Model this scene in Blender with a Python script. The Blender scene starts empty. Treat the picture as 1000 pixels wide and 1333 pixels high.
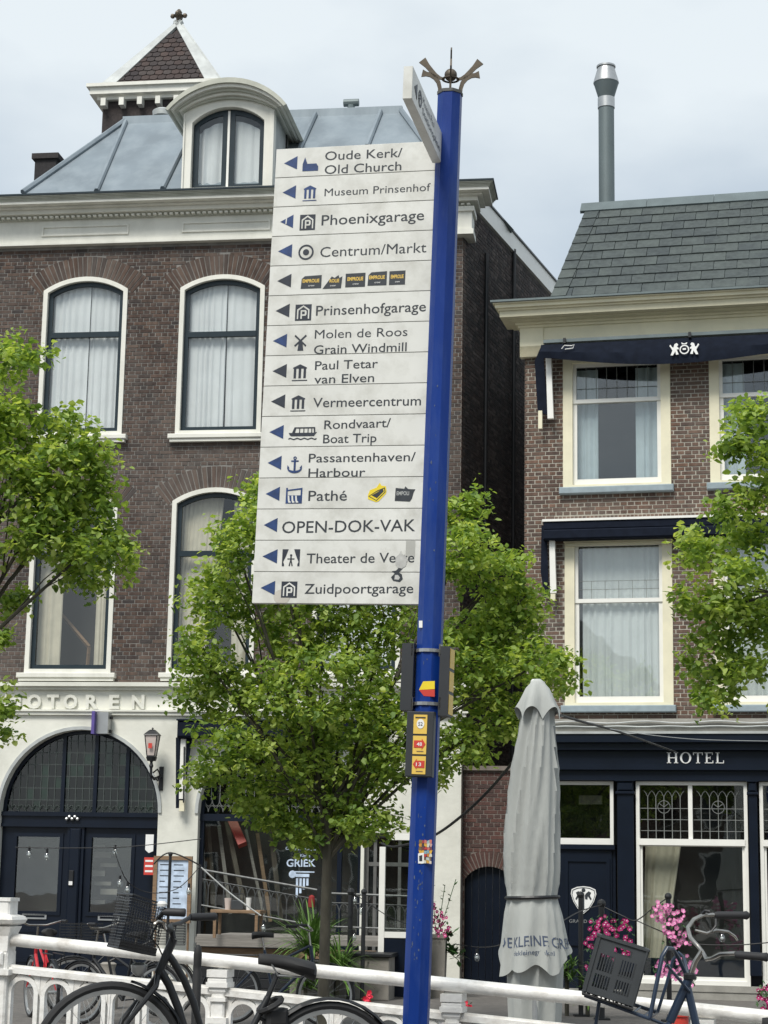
import bpy, math, random
import numpy as np
from mathutils import Vector, Matrix
from mathutils.geometry import tessellate_polygon
random.seed(7)
rng = np.random.default_rng(7)
SC = bpy.context.scene
COL = SC.collection
R_ = math.radians

# ------------------------------------------------------------------ camera, sky, sun, exposure
FPX, PITCH, ROLL = 2476.0, R_(10.91), R_(0.979)
EYE = Vector((0, 0, 1.6))
_f = Vector((0, math.cos(PITCH), math.sin(PITCH)))
_u = Vector((0, -math.sin(PITCH), math.cos(PITCH)))
_x = Vector((1, 0, 0))
CR = _x * math.cos(ROLL) + _u * math.sin(ROLL)
CU = -_x * math.sin(ROLL) + _u * math.cos(ROLL)
cam_d = bpy.data.cameras.new('camera')
cam = bpy.data.objects.new('camera', cam_d)
COL.objects.link(cam)
SC.camera = cam
cam_d.sensor_fit = 'VERTICAL'
cam_d.sensor_height = 24
cam_d.lens = 24 * FPX / 1333
cam_d.clip_end = 3000
cam.matrix_world = Matrix(((CR.x, CU.x, -_f.x, 0), (CR.y, CU.y, -_f.y, 0), (CR.z, CU.z, -_f.z, 1.6), (0, 0, 0, 1)))

W = bpy.data.worlds.new('World')
SC.world = W
W.use_nodes = True
nt = W.node_tree
nt.nodes.clear()
def N(t, kind, **kw):
    n = t.nodes.new(kind)
    for k, v in kw.items():
        setattr(n, k, v)
    return n
SUN_EL, SUN_AZ = R_(52), R_(205)
wo = N(nt, 'ShaderNodeOutputWorld')
bg = N(nt, 'ShaderNodeBackground')
bg.inputs['Strength'].default_value = 0.1
sky = N(nt, 'ShaderNodeTexSky')
sky.sky_type = 'NISHITA'
sky.sun_disc = False
sky.sun_elevation = SUN_EL
sky.sun_rotation = SUN_AZ
tc = N(nt, 'ShaderNodeTexCoord')
mp = N(nt, 'ShaderNodeMapping')
mp.inputs['Scale'].default_value = (1.0, 1.0, 2.2)
mp.inputs['Location'].default_value = (0.55, 0.2, 0.35)
nz = N(nt, 'ShaderNodeTexNoise')
nz.inputs['Scale'].default_value = 2.6
nz.inputs['Detail'].default_value = 7
nz.inputs['Roughness'].default_value = 0.48
rp = N(nt, 'ShaderNodeValToRGB')
rp.color_ramp.elements[0].position = 0.38
rp.color_ramp.elements[0].color = (3.5, 4.1, 4.7, 1)
rp.color_ramp.elements[1].position = 0.61
rp.color_ramp.elements[1].color = (5.9, 6.35, 6.55, 1)
mxs = N(nt, 'ShaderNodeMix', data_type='RGBA')
mxs.inputs[0].default_value = 0.9
L_ = nt.links.new
L_(tc.outputs['Generated'], mp.inputs[0])
L_(mp.outputs[0], nz.inputs['Vector'])
L_(nz.outputs['Fac'], rp.inputs[0])
L_(sky.outputs[0], mxs.inputs[6])
L_(rp.outputs[0], mxs.inputs[7])
L_(mxs.outputs[2], bg.inputs['Color'])
L_(bg.outputs[0], wo.inputs[0])
sd = bpy.data.lights.new('sun', 'SUN')
sd.energy = 2.3
sd.angle = R_(22)
sd.color = (1.0, 0.965, 0.9)
so = bpy.data.objects.new('sun', sd)
COL.objects.link(so)
# sun direction: azimuth measured clockwise from +Y
_sv = Vector((math.sin(SUN_AZ) * math.cos(SUN_EL), math.cos(SUN_AZ) * math.cos(SUN_EL), math.sin(SUN_EL)))
so.rotation_euler = _sv.to_track_quat('Z', 'Y').to_euler()
SC.view_settings.view_transform = 'Standard'
SC.view_settings.look = 'None'
SC.view_settings.gamma = 1
SC.view_settings.use_curve_mapping = False
SC.view_settings.exposure = 0.58

# ------------------------------------------------------------------ helpers
def ray(px, py):
    return (_f + CR * ((px - 500) / FPX) - CU * ((py - 666.5) / FPX))
def at_depth(px, py, d):
    """world point seen at photo position px,py, d metres along the viewing axis"""
    return EYE + ray(px, py) * d

class Frame:
    """a local frame: x to the right along the thing, y away from the street, z up"""
    def __init__(s, o, yaw=0.0, M=None):
        s.o = Vector(o)
        if M is None:
            M = Matrix.Rotation(-R_(yaw), 3, 'Z')
        s.M = M
        s.Mi = M.transposed()
    def at(s, px, py, k=0.0):
        d = s.Mi @ ray(px, py)
        p = s.Mi @ (EYE - s.o)
        t = (k - p.y) / d.y
        q = p + d * t
        return q.x, q.z
    def u(s, px, py, k=0.0):
        return s.at(px, py, k)[0]
    def z(s, px, py, k=0.0):
        return s.at(px, py, k)[1]
    def on_z(s, px, py, z):
        d = s.Mi @ ray(px, py)
        p = s.Mi @ (EYE - s.o)
        t = (z - p.z) / d.z
        q = p + d * t
        return q.x, q.y
    def place(s, ob):
        ob.matrix_world = Matrix.Translation(s.o) @ s.M.to_4x4()
    def w(s, p):
        return s.o + s.M @ Vector(p)

def tag(o, label=None, cat=None, group=None, kind=None):
    if label: o['label'] = label
    if cat: o['category'] = cat
    if group: o['group'] = group
    if kind: o['kind'] = kind
    return o
def empty(name, loc=(0, 0, 0), label=None, cat=None, group=None, frame=None):
    o = bpy.data.objects.new(name, None)
    o.empty_display_size = 0.2
    COL.objects.link(o)
    o.location = loc
    if frame: frame.place(o)
    tag(o, label, cat, group)
    return o
def inst(name, me, parent=None, loc=(0, 0, 0), rot=(0, 0, 0), scale=(1, 1, 1)):
    o = bpy.data.objects.new(name, me)
    COL.objects.link(o)
    o.parent = parent
    o.location = loc
    o.rotation_euler = rot
    o.scale = scale
    return o

class MB:
    def __init__(s):
        s.v = []
        s.f = []
    def add(s, vs, fs):
        b = len(s.v)
        s.v += [tuple(p) for p in vs]
        s.f += [tuple(i + b for i in f) for f in fs]
        return s
    def box(s, x0, x1, y0, y1, z0, z1):
        return s.add([(x0, y0, z0), (x1, y0, z0), (x1, y1, z0), (x0, y1, z0), (x0, y0, z1), (x1, y0, z1), (x1, y1, z1), (x0, y1, z1)],
                     [(3, 2, 1, 0), (4, 5, 6, 7), (0, 1, 5, 4), (1, 2, 6, 5), (2, 3, 7, 6), (3, 0, 4, 7)])
    def cbox(s, x0, x1, y0, y1, z0, z1, c=0.006):
        """box with a bevelled front (y0) face"""
        vs = [(x0, y0 + c, z0), (x1, y0 + c, z0), (x1, y0 + c, z1), (x0, y0 + c, z1),
              (x0 + c, y0, z0 + c), (x1 - c, y0, z0 + c), (x1 - c, y0, z1 - c), (x0 + c, y0, z1 - c),
              (x0, y1, z0), (x1, y1, z0), (x1, y1, z1), (x0, y1, z1)]
        return s.add(vs, [(4, 5, 6, 7), (0, 1, 5, 4), (1, 2, 6, 5), (2, 3, 7, 6), (3, 0, 4, 7), (8, 9, 1, 0), (9, 10, 2, 1), (10, 11, 3, 2), (11, 8, 0, 3), (11, 10, 9, 8)])
    def prism(s, pts, y0, y1):
        """polygon in x,z extruded from y0 to y1"""
        n = len(pts)
        vs = [(p[0], y0, p[1]) for p in pts] + [(p[0], y1, p[1]) for p in pts]
        tri = tessellate_polygon([[Vector((p[0], p[1], 0)) for p in pts]])
        fs = [tuple(t) for t in tri] + [tuple(i + n for i in reversed(t)) for t in tri]
        fs += [(i, i + n, (i + 1) % n + n, (i + 1) % n) for i in range(n)]
        return s.add(vs, fs)
    def sheet(s, pts, y, holes=()):
        loops = [[Vector((p[0], p[1], 0)) for p in l] for l in [pts] + list(holes)]
        allp = [p for l in loops for p in l]
        tri = tessellate_polygon(loops)
        return s.add([(p.x, y, p.y) for p in allp], [tuple(t) for t in tri])
    def ring(s, o, i, y0, y1):
        n = len(o)
        vs = [(p[0], y0, p[1]) for p in o] + [(p[0], y0, p[1]) for p in i] + [(p[0], y1, p[1]) for p in o] + [(p[0], y1, p[1]) for p in i]
        fs = []
        for a in range(n):
            b = (a + 1) % n
            fs += [(a, b, b + n, a + n), (a + n, b + n, b + 3 * n, a + 3 * n), (b, a, a + 2 * n, b + 2 * n), (b + 2 * n, a + 2 * n, a + 3 * n, b + 3 * n)]
        return s.add(vs, fs)
    def tube(s, pts, r, n=8, cap=True, closed=False):
        pts = [Vector(p) for p in pts]
        rs = r if isinstance(r, (list, tuple)) else [r] * len(pts)
        vs = []
        m = len(pts)
        prev = None
        for k, p in enumerate(pts):
            if closed:
                t = pts[(k + 1) % m] - pts[k - 1]
            else:
                t = pts[min(k + 1, m - 1)] - pts[max(k - 1, 0)]
            t.normalize()
            if prev is None:
                a = t.cross(Vector((0, 0, 1)))
                if a.length < 0.2: a = t.cross(Vector((1, 0, 0)))
            else:
                a = prev - t * prev.dot(t)
            a.normalize()
            prev = a
            b = t.cross(a)
            for j in range(n):
                an = 2 * math.pi * j / n
                vs.append(p + a * (rs[k] * math.cos(an)) + b * (rs[k] * math.sin(an)))
        fs = []
        for k in range(m if closed else m - 1):
            k2 = (k + 1) % m
            for j in range(n):
                fs.append((k * n + j, k * n + (j + 1) % n, k2 * n + (j + 1) % n, k2 * n + j))
        if cap and not closed:
            fs += [tuple(reversed(range(n))), tuple(range((m - 1) * n, m * n))]
        return s.add(vs, fs)
    def lathe(s, prof, c=(0, 0, 0), n=16, cap=True):
        """prof: list of (radius, z)"""
        vs = []
        for r, z in prof:
            for j in range(n):
                a = 2 * math.pi * j / n + math.pi / n
                vs.append((c[0] + r * math.cos(a), c[1] + r * math.sin(a), c[2] + z))
        fs = []
        for k in range(len(prof) - 1):
            for j in range(n):
                fs.append((k * n + j, k * n + (j + 1) % n, (k + 1) * n + (j + 1) % n, (k + 1) * n + j))
        if cap:
            fs += [tuple(reversed(range(n))), tuple(range((len(prof) - 1) * n, len(prof) * n))]
        return s.add(vs, fs)
    def ball(s, c, r, n=8, m=6, sc=(1, 1, 1)):
        pr = []
        vs = []
        for k in range(m + 1):
            ph = math.pi * k / m
            for j in range(n):
                a = 2 * math.pi * j / n
                q = max(math.sin(ph), 0.02)
                vs.append((c[0] + r * sc[0] * q * math.cos(a), c[1] + r * sc[1] * q * math.sin(a), c[2] - r * sc[2] * math.cos(ph)))
        fs = []
        for k in range(m):
            for j in range(n):
                fs.append((k * n + j, k * n + (j + 1) % n, (k + 1) * n + (j + 1) % n, (k + 1) * n + j))
        return s.add(vs, fs)
    def mesh(s, name, m=None, smooth=False):
        me = bpy.data.meshes.new(name)
        me.from_pydata(s.v, [], s.f)
        if m: me.materials.append(m)
        if smooth:
            me.polygons.foreach_set('use_smooth', [True] * len(me.polygons))
            try: me.set_sharp_from_angle(angle=R_(40))
            except Exception: pass
        me.update()
        return me
    def build(s, name, m, parent=None, smooth=False, kind=None, label=None, frame=None):
        o = inst(name, s.mesh(name, m, smooth), parent)
        if frame: frame.place(o)
        tag(o, label, None, None, kind)
        return o

# ------------------------------------------------------------------ materials
def mat(name, col, rough=0.6, metal=0.0, var=0.12, scale=6.0, bump=0.0, bscale=60.0, dirt=None, dscale=1.5, damt=0.5, stretch=(1, 1, 1), rnd=0.0, cols=None, spec=0.5, coat=0, world=False):
    m = bpy.data.materials.new(name)
    m.use_nodes = True
    t = m.node_tree
    b = t.nodes['Principled BSDF']
    b.inputs['Roughness'].default_value = rough
    b.inputs['Metallic'].default_value = metal
    b.inputs['Specular IOR Level'].default_value = spec
    if coat: b.inputs['Coat Weight'].default_value = coat
    tcn = N(t, 'ShaderNodeTexCoord')
    mpn = N(t, 'ShaderNodeMapping')
    mpn.inputs['Scale'].default_value = stretch
    if world:
        gpos = N(t, 'ShaderNodeNewGeometry')
        t.links.new(gpos.outputs['Position'], mpn.inputs[0])
    else:
        t.links.new(tcn.outputs['Object'], mpn.inputs[0])
    vec = mpn.outputs[0]
    if rnd:
        oi = N(t, 'ShaderNodeObjectInfo')
        ad = N(t, 'ShaderNodeVectorMath', operation='ADD')
        t.links.new(mpn.outputs[0], ad.inputs[0])
        sc_ = N(t, 'ShaderNodeVectorMath', operation='SCALE')
        sc_.inputs[3].default_value = 37.0
        cx = N(t, 'ShaderNodeCombineXYZ')
        for i in range(3): t.links.new(oi.outputs['Random'], cx.inputs[i])
        t.links.new(cx.outputs[0], sc_.inputs[0])
        t.links.new(sc_.outputs[0], ad.inputs[1])
        vec = ad.outputs[0]
    no = N(t, 'ShaderNodeTexNoise')
    no.inputs['Scale'].default_value = scale
    no.inputs['Detail'].default_value = 5
    t.links.new(vec, no.inputs['Vector'])
    mr = N(t, 'ShaderNodeMapRange')
    mr.inputs[1].default_value = 0.3
    mr.inputs[2].default_value = 0.7
    mr.inputs[3].default_value = 1 - var
    mr.inputs[4].default_value = 1 + var
    t.links.new(no.outputs['Fac'], mr.inputs[0])
    base = None
    if cols:
        # one colour per brick or tile: island random plus object random
        geo = N(t, 'ShaderNodeNewGeometry')
        oi2 = N(t, 'ShaderNodeObjectInfo')
        am = N(t, 'ShaderNodeMath', operation='ADD')
        t.links.new(geo.outputs['Random Per Island'], am.inputs[0])
        t.links.new(oi2.outputs['Random'], am.inputs[1])
        fr = N(t, 'ShaderNodeMath', operation='FRACT')
        t.links.new(am.outputs[0], fr.inputs[0])
        cr = N(t, 'ShaderNodeValToRGB')
        e = cr.color_ramp.elements
        while len(e) < len(cols): e.new(0.5)
        for i, c in enumerate(cols):
            e[i].position = i / (len(cols) - 1)
            e[i].color = (*c, 1)
        t.links.new(fr.outputs[0], cr.inputs[0])
        base = cr.outputs[0]
    vm = N(t, 'ShaderNodeVectorMath', operation='SCALE')
    if base: t.links.new(base, vm.inputs[0])
    else: vm.inputs[0].default_value = col
    t.links.new(mr.outputs[0], vm.inputs[3])
    out = vm.outputs[0]
    if dirt:
        n2 = N(t, 'ShaderNodeTexNoise')
        n2.inputs['Scale'].default_value = dscale
        n2.inputs['Detail'].default_value = 7
        n2.inputs['Roughness'].default_value = 0.65
        t.links.new(vec, n2.inputs['Vector'])
        r2 = N(t, 'ShaderNodeMapRange')
        r2.inputs[1].default_value = 0.45
        r2.inputs[2].default_value = 0.72
        r2.inputs[3].default_value = 0
        r2.inputs[4].default_value = damt
        t.links.new(n2.outputs['Fac'], r2.inputs[0])
        mx = N(t, 'ShaderNodeMix', data_type='RGBA')
        t.links.new(r2.outputs[0], mx.inputs[0])
        t.links.new(out, mx.inputs[6])
        mx.inputs[7].default_value = (*dirt, 1)
        out = mx.outputs[2]
    t.links.new(out, b.inputs['Base Color'])
    if bump:
        n3 = N(t, 'ShaderNodeTexNoise')
        n3.inputs['Scale'].default_value = bscale
        n3.inputs['Detail'].default_value = 4
        t.links.new(vec, n3.inputs['Vector'])
        bm = N(t, 'ShaderNodeBump')
        bm.inputs['Strength'].default_value = bump
        bm.inputs['Distance'].default_value = 0.01
        t.links.new(n3.outputs['Fac'], bm.inputs['Height'])
        t.links.new(bm.outputs[0], b.inputs['Normal'])
    return m

M = {}
M['brick_l'] = mat('dark brown brick', None, 0.88, var=0.28, scale=14, bump=0.5, dirt=(0.165, 0.145, 0.13), dscale=0.9, damt=0.6, world=True, spec=0.3, stretch=(1, 1, .4),
                   cols=[(0.060, 0.040, 0.033), (0.10, 0.066, 0.051), (0.048, 0.037, 0.034), (0.082, 0.055, 0.044), (0.118, 0.082, 0.064), (0.043, 0.037, 0.036)])
M['mortar_l'] = mat('grey mortar', (0.21, 0.20, 0.185), 0.95, var=0.25, scale=5, bump=0.4, world=True)
M['brick_r'] = mat('red brown brick', None, 0.88, var=0.25, scale=14, bump=0.5, dirt=(0.19, 0.165, 0.14), dscale=0.9, damt=0.45, world=True, spec=0.3, stretch=(1, 1, .4),
                   cols=[(0.115, 0.068, 0.050), (0.165, 0.098, 0.070), (0.082, 0.056, 0.047), (0.135, 0.087, 0.067), (0.10, 0.070, 0.058), (0.175, 0.108, 0.078)])
M['mortar_r'] = mat('pale mortar', (0.40, 0.375, 0.32), 0.95, var=0.25, scale=5, bump=0.4, world=True)
M['brick_side'] = mat('shade dark brick', None, 0.95, var=0.3, scale=20, bump=0.5, dirt=(0.02, 0.022, 0.026), dscale=0.5, damt=0.7,
                   cols=[(0.045, 0.036, 0.034), (0.08, 0.058, 0.052), (0.035, 0.031, 0.031), (0.06, 0.046, 0.042), (0.13, 0.105, 0.095), (0.04, 0.035, 0.034)])  # alley shade is put into these dark brick colours
M['mortar_side'] = mat('shade dark mortar', (0.11, 0.105, 0.10), 0.95, var=0.4, scale=3)  # mortar tone darkened with the same alley shade
M['brick_gate'] = mat('wine red brick', None, 0.85, var=0.2, scale=30, bump=0.5, world=True,
                   cols=[(0.08, 0.038, 0.032), (0.11, 0.052, 0.042), (0.06, 0.036, 0.032), (0.09, 0.05, 0.04)])
M['mortar_gate'] = mat('brown mortar', (0.2, 0.17, 0.15), 0.95, var=0.2)
M['white'] = mat('white painted trim', (0.74, 0.73, 0.66), 0.5, var=0.05, scale=3, bump=0.15, dirt=(0.42, 0.42, 0.36), dscale=2.5, damt=0.35, stretch=(1, 1, 0.4))
M['crown'] = mat('weathered grey green crown', (0.46, 0.465, 0.40), 0.7, var=0.12, scale=5, dirt=(0.30, 0.31, 0.26), damt=0.5)
M['cream'] = mat('cream paint', (0.77, 0.72, 0.53), 0.5, var=0.05, scale=3, bump=0.1, dirt=(0.45, 0.43, 0.33), dscale=2.2, damt=0.3)
M['sash_white'] = mat('white sash paint', (0.80, 0.79, 0.74), 0.4, var=0.03)
M['sash_dark'] = mat('dark blue green sash paint', (0.016, 0.028, 0.036), 0.35, var=0.1, spec=0.35)
M['sill_blue'] = mat('blue grey stone sill', (0.27, 0.33, 0.36), 0.7, var=0.12, scale=8)
M['navy'] = mat('navy gloss paint', (0.0045, 0.0085, 0.018), 0.35, var=0.15, scale=3, spec=0.3)
M['navy_cloth'] = mat('navy awning cloth', (0.0085, 0.012, 0.022), 0.9, var=0.2, scale=10, bump=0.3, bscale=15, spec=0.15)
M['stone'] = mat('grey stone', (0.30, 0.29, 0.26), 0.85, var=0.15, scale=5, bump=0.4, dirt=(0.14, 0.14, 0.12), damt=0.5)
M['zinc'] = mat('zinc sheet', (0.22, 0.26, 0.29), 0.5, 0.3, var=0.16, scale=1.3, dirt=(0.31, 0.35, 0.375), dscale=2.6, damt=0.5, stretch=(1, 1, 0.22), bump=0.3, bscale=3)
M['lead'] = mat('pale lead flashing', (0.46, 0.48, 0.47), 0.6, 0.2, var=0.15, scale=4, dirt=(0.25, 0.26, 0.26), damt=0.5)
M['slate'] = mat('slate', None, 0.75, var=0.22, scale=14, bump=0.4, dirt=(0.105, 0.125, 0.115), dscale=1.6, damt=0.6, spec=0.3,
                 cols=[(0.056, 0.067, 0.068), (0.066, 0.078, 0.077), (0.050, 0.061, 0.064), (0.073, 0.085, 0.082)], rnd=1)
M['tile'] = mat('brown clay tile', None, 0.85, var=0.25, scale=30, bump=0.3, spec=0.25, cols=[(0.050, 0.038, 0.036), (0.072, 0.052, 0.047), (0.038, 0.032, 0.033), (0.064, 0.053, 0.050)])
M['render_white'] = mat('white painted masonry', (0.72, 0.715, 0.64), 0.75, var=0.06, scale=2.5, bump=0.5, bscale=9, dirt=(0.42, 0.42, 0.36), dscale=1.6, damt=0.45)
M['room'] = mat('room wall darkened for shade', (0.04, 0.04, 0.038), 0.9, var=0.5, scale=1.5)  # near black colour stands in for the shade inside the rooms
M['dull_red'] = mat('dull red paper', (0.24, 0.02, 0.02), 0.8, var=0.2)
M['curtain'] = mat('white net curtain', (0.86, 0.88, 0.88), 0.9, var=0.06, scale=3)
M['curtain_blue'] = mat('pale blue curtain', (0.50, 0.57, 0.61), 0.9, var=0.06)
M['curtain_cream'] = mat('cream curtain', (0.52, 0.48, 0.38), 0.9, var=0.08)
M['leading'] = mat('lead came', (0.20, 0.21, 0.20), 0.6, 0.2)
M['leading_dark'] = mat('dark lead came', (0.07, 0.085, 0.08), 0.6, 0.2)
M['black'] = mat('black iron', (0.012, 0.013, 0.015), 0.45, 0.0, var=0.2)
M['rubber'] = mat('black rubber', (0.016, 0.016, 0.017), 0.7, var=0.2)
M['chrome'] = mat('scratched chrome', (0.42, 0.395, 0.36), 0.25, 1.0, var=0.2, scale=20)
M['steel'] = mat('dull steel', (0.45, 0.46, 0.46), 0.4, 0.8, var=0.12)
M['flue'] = mat('grey painted flue', (0.13, 0.16, 0.165), 0.55, 0.3, var=0.12, scale=4, stretch=(1, 1, 0.3))
M['pole_blue'] = mat('royal blue gloss paint', (0.004, 0.032, 0.205), 0.38, var=0.14, scale=7, dirt=(0.045, 0.085, 0.25), dscale=9, damt=0.55, stretch=(1, 1, 0.2), spec=0.25, bump=0.2, bscale=30)
M['board'] = mat('off white enamel board', (0.70, 0.70, 0.66), 0.42, var=0.05, scale=5, dirt=(0.40, 0.39, 0.34), dscale=7, damt=0.55, rnd=1)
M['board_edge'] = mat('board edge', (0.40, 0.40, 0.37), 0.6)
M['board_gap'] = mat('grey joint strip', (0.10, 0.10, 0.095), 0.8)
M['ink'] = mat('dark grey lettering', (0.028, 0.034, 0.042), 0.5, var=0.2, scale=30)
M['ink_blue'] = mat('faded blue print', (0.015, 0.045, 0.15), 0.5, var=0.25, scale=30)
M['ink_dark'] = mat('blackened blue print', (0.02, 0.026, 0.04), 0.5, var=0.25, scale=30)
M['bronze'] = mat('weathered bronze', (0.105, 0.085, 0.062), 0.55, 0.4, var=0.25, scale=25)
M['yellow'] = mat('yellow print', (0.74, 0.50, 0.10), 0.45, var=0.06)
M['yellow_bright'] = mat('bright yellow print', (0.80, 0.62, 0.03), 0.45, var=0.06)
M['red'] = mat('red print', (0.56, 0.05, 0.035), 0.45, var=0.08)
M['white_print'] = mat('white print', (0.80, 0.80, 0.78), 0.5, var=0.04)
M['grime'] = mat('glue residue', (0.46, 0.46, 0.44), 0.7, var=0.2, scale=30)
M['purple'] = mat('purple plastic', (0.10, 0.07, 0.28), 0.5)
M['frame_grey'] = mat('dull grey joinery', (0.12, 0.12, 0.115), 0.7, var=0.2)
M['faded_ink'] = mat('faded blue grey print', (0.075, 0.10, 0.16), 0.8, var=0.3, scale=30)
M['plank_dim'] = mat('dim old board', (0.11, 0.095, 0.075), 0.8, var=0.3, scale=5)
M['plastic_grey'] = mat('dark grey plastic', (0.045, 0.05, 0.055), 0.5, var=0.1, scale=12)
M['box_grey'] = mat('charcoal signal box', (0.028, 0.031, 0.036), 0.5, var=0.1)
M['rail_white'] = mat('white rail enamel', (0.80, 0.79, 0.76), 0.38, var=0.05, scale=6, dirt=(0.36, 0.32, 0.27), dscale=7, damt=0.65, spec=0.4, bump=0.25, bscale=45)
M['canvas'] = mat('grey parasol cloth', (0.45, 0.465, 0.445), 0.95, var=0.1, scale=5, bump=0.35, bscale=40, dirt=(0.25, 0.26, 0.245), dscale=2.5, damt=0.6, stretch=(1, 1, 0.3), spec=0.15)
M['wood'] = mat('brown wood', (0.22, 0.14, 0.08), 0.6, var=0.25, scale=8, stretch=(1, 1, 8))
M['wood_grey'] = mat('silvered wood', (0.23, 0.215, 0.195), 0.8, var=0.2, scale=8, stretch=(0.4, 1, 8), bump=0.3)
M['paper'] = mat('menu paper', (0.50, 0.60, 0.74), 0.5, var=0.25, scale=9)
M['concrete'] = mat('weathered concrete', (0.27, 0.25, 0.22), 0.9, var=0.15, scale=4, bump=0.4, dirt=(0.13, 0.125, 0.11), damt=0.5)
M['bark'] = mat('bark', (0.065, 0.06, 0.045), 0.95, var=0.35, scale=9, bump=0.8, bscale=30, stretch=(1, 1, 0.35))
M['red_paint'] = mat('red frame paint', (0.50, 0.02, 0.03), 0.3)
M['blue_paint'] = mat('dark blue frame paint', (0.020, 0.035, 0.065), 0.3, spec=0.6)
M['petal_pink'] = mat('pink petals', (0.78, 0.25, 0.50), 0.6, var=0.2, scale=40)
M['petal_magenta'] = mat('magenta petals', (0.52, 0.02, 0.18), 0.6, var=0.25, scale=40)
M['petal_red'] = mat('red petals', (0.72, 0.02, 0.06), 0.6, var=0.2, scale=40)
M['petal_heart'] = mat('pale flower throat', (0.75, 0.62, 0.66), 0.6)
M['leaf_dark'] = mat('dark plant leaf', (0.045, 0.11, 0.03), 0.5, var=0.3, scale=20)
M['leaf_spike'] = mat('sword leaf green', (0.10, 0.19, 0.035), 0.5, var=0.35, scale=12)
M['lamp_glass'] = mat('milky lamp glass', (0.55, 0.47, 0.43), 0.3, var=0.1)
M['cup_white'] = mat('white cup', (0.7, 0.7, 0.68), 0.3)
M['rubber_grip'] = mat('black grip', (0.02, 0.02, 0.022), 0.6)
M['pave'] = mat('pavers', (0.135, 0.125, 0.115), 0.9, var=0.2, scale=9, bump=0.5, dirt=(0.07, 0.068, 0.065), damt=0.5)
M['cable'] = mat('black cable', (0.015, 0.015, 0.016), 0.6)
M['cable_grey'] = mat('grey cable', (0.42, 0.43, 0.42), 0.5)
M['photo_sticker'] = mat('multicoloured sticker', None, 0.5, var=0.2, scale=60, cols=None) if False else None

def glass_mat(name, tint=(0.95, 0.97, 0.96), ior=1.75):
    m = bpy.data.materials.new(name)
    m.use_nodes = True
    t = m.node_tree
    t.nodes.clear()
    o = N(t, 'ShaderNodeOutputMaterial')
    tr = N(t, 'ShaderNodeBsdfTransparent')
    tr.inputs[0].default_value = (*tint, 1)
    gl = N(t, 'ShaderNodeBsdfGlossy')
    gl.inputs['Roughness'].default_value = 0.015
    fr = N(t, 'ShaderNodeFresnel')
    ge = N(t, 'ShaderNodeNewGeometry')
    mi = N(t, 'ShaderNodeMix', data_type='FLOAT')      # same reflectance from either side of the thin pane
    mi.inputs[2].default_value = ior
    mi.inputs[3].default_value = 1 / ior
    t.links.new(ge.outputs['Backfacing'], mi.inputs[0])
    t.links.new(mi.outputs[0], fr.inputs[0])
    nn = N(t, 'ShaderNodeTexNoise')
    nn.inputs['Scale'].default_value = 1.3
    bp = N(t, 'ShaderNodeBump')
    bp.inputs['Strength'].default_value = 0.06
    bp.inputs['Distance'].default_value = 0.05
    tcx = N(t, 'ShaderNodeTexCoord')
    t.links.new(tcx.outputs['Object'], nn.inputs['Vector'])
    t.links.new(nn.outputs['Fac'], bp.inputs['Height'])
    t.links.new(bp.outputs[0], gl.inputs['Normal'])
    mx = N(t, 'ShaderNodeMixShader')
    t.links.new(fr.outputs[0], mx.inputs[0])
    t.links.new(tr.outputs[0], mx.inputs[1])
    t.links.new(gl.outputs[0], mx.inputs[2])
    t.links.new(mx.outputs[0], o.inputs[0])
    return m
M['glass'] = glass_mat('window glass', ior=1.95)
M['glass_green'] = glass_mat('old green glass', (0.35, 0.5, 0.42), 1.7)
M['glass_bulb'] = glass_mat('bulb glass', (0.85, 0.88, 0.88), 2.6)
M['glass_screen'] = glass_mat('windscreen glass', (0.85, 0.88, 0.86), 1.8)

def net_mat(name, col, tr=0.35):
    m = mat(name, col, 0.95, var=0.05, scale=3, spec=0.1)
    t = m.node_tree
    b = t.nodes['Principled BSDF']
    o = [n for n in t.nodes if n.type == 'OUTPUT_MATERIAL'][0]
    tl = N(t, 'ShaderNodeBsdfTranslucent')
    tl.inputs[0].default_value = (*col, 1)
    mx = N(t, 'ShaderNodeMixShader')
    mx.inputs[0].default_value = tr
    t.links.new(b.outputs[0], mx.inputs[1])
    t.links.new(tl.outputs[0], mx.inputs[2])
    t.links.new(mx.outputs[0], o.inputs[0])
    return m
M['curtain'] = net_mat('white net curtain', (0.78, 0.80, 0.81), 0.15)
def leaf_mat(name, cols):
    m = bpy.data.materials.new(name)
    m.use_nodes = True
    t = m.node_tree
    t.nodes.clear()
    o = N(t, 'ShaderNodeOutputMaterial')
    at = N(t, 'ShaderNodeAttribute')
    at.attribute_name = 'tint'
    cr = N(t, 'ShaderNodeValToRGB')
    e = cr.color_ramp.elements
    while len(e) < len(cols): e.new(0.5)
    for i, c in enumerate(cols):
        e[i].position = i / (len(cols) - 1)
        e[i].color = (*c, 1)
    t.links.new(at.outputs['Fac'], cr.inputs[0])
    pb = N(t, 'ShaderNodeBsdfPrincipled')
    pb.inputs['Roughness'].default_value = 0.5
    pb.inputs['Specular IOR Level'].default_value = 0.35
    t.links.new(cr.outputs[0], pb.inputs['Base Color'])
    tl = N(t, 'ShaderNodeBsdfTranslucent')
    sc = N(t, 'ShaderNodeVectorMath', operation='MULTIPLY')
    sc.inputs[1].default_value = (1.6, 1.5, 0.7)
    t.links.new(cr.outputs[0], sc.inputs[0])
    t.links.new(sc.outputs[0], tl.inputs[0])
    mx = N(t, 'ShaderNodeMixShader')
    mx.inputs[0].default_value = 0.48
    t.links.new(pb.outputs[0], mx.inputs[1])
    t.links.new(tl.outputs[0], mx.inputs[2])
    t.links.new(mx.outputs[0], o.inputs[0])
    return m
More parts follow.
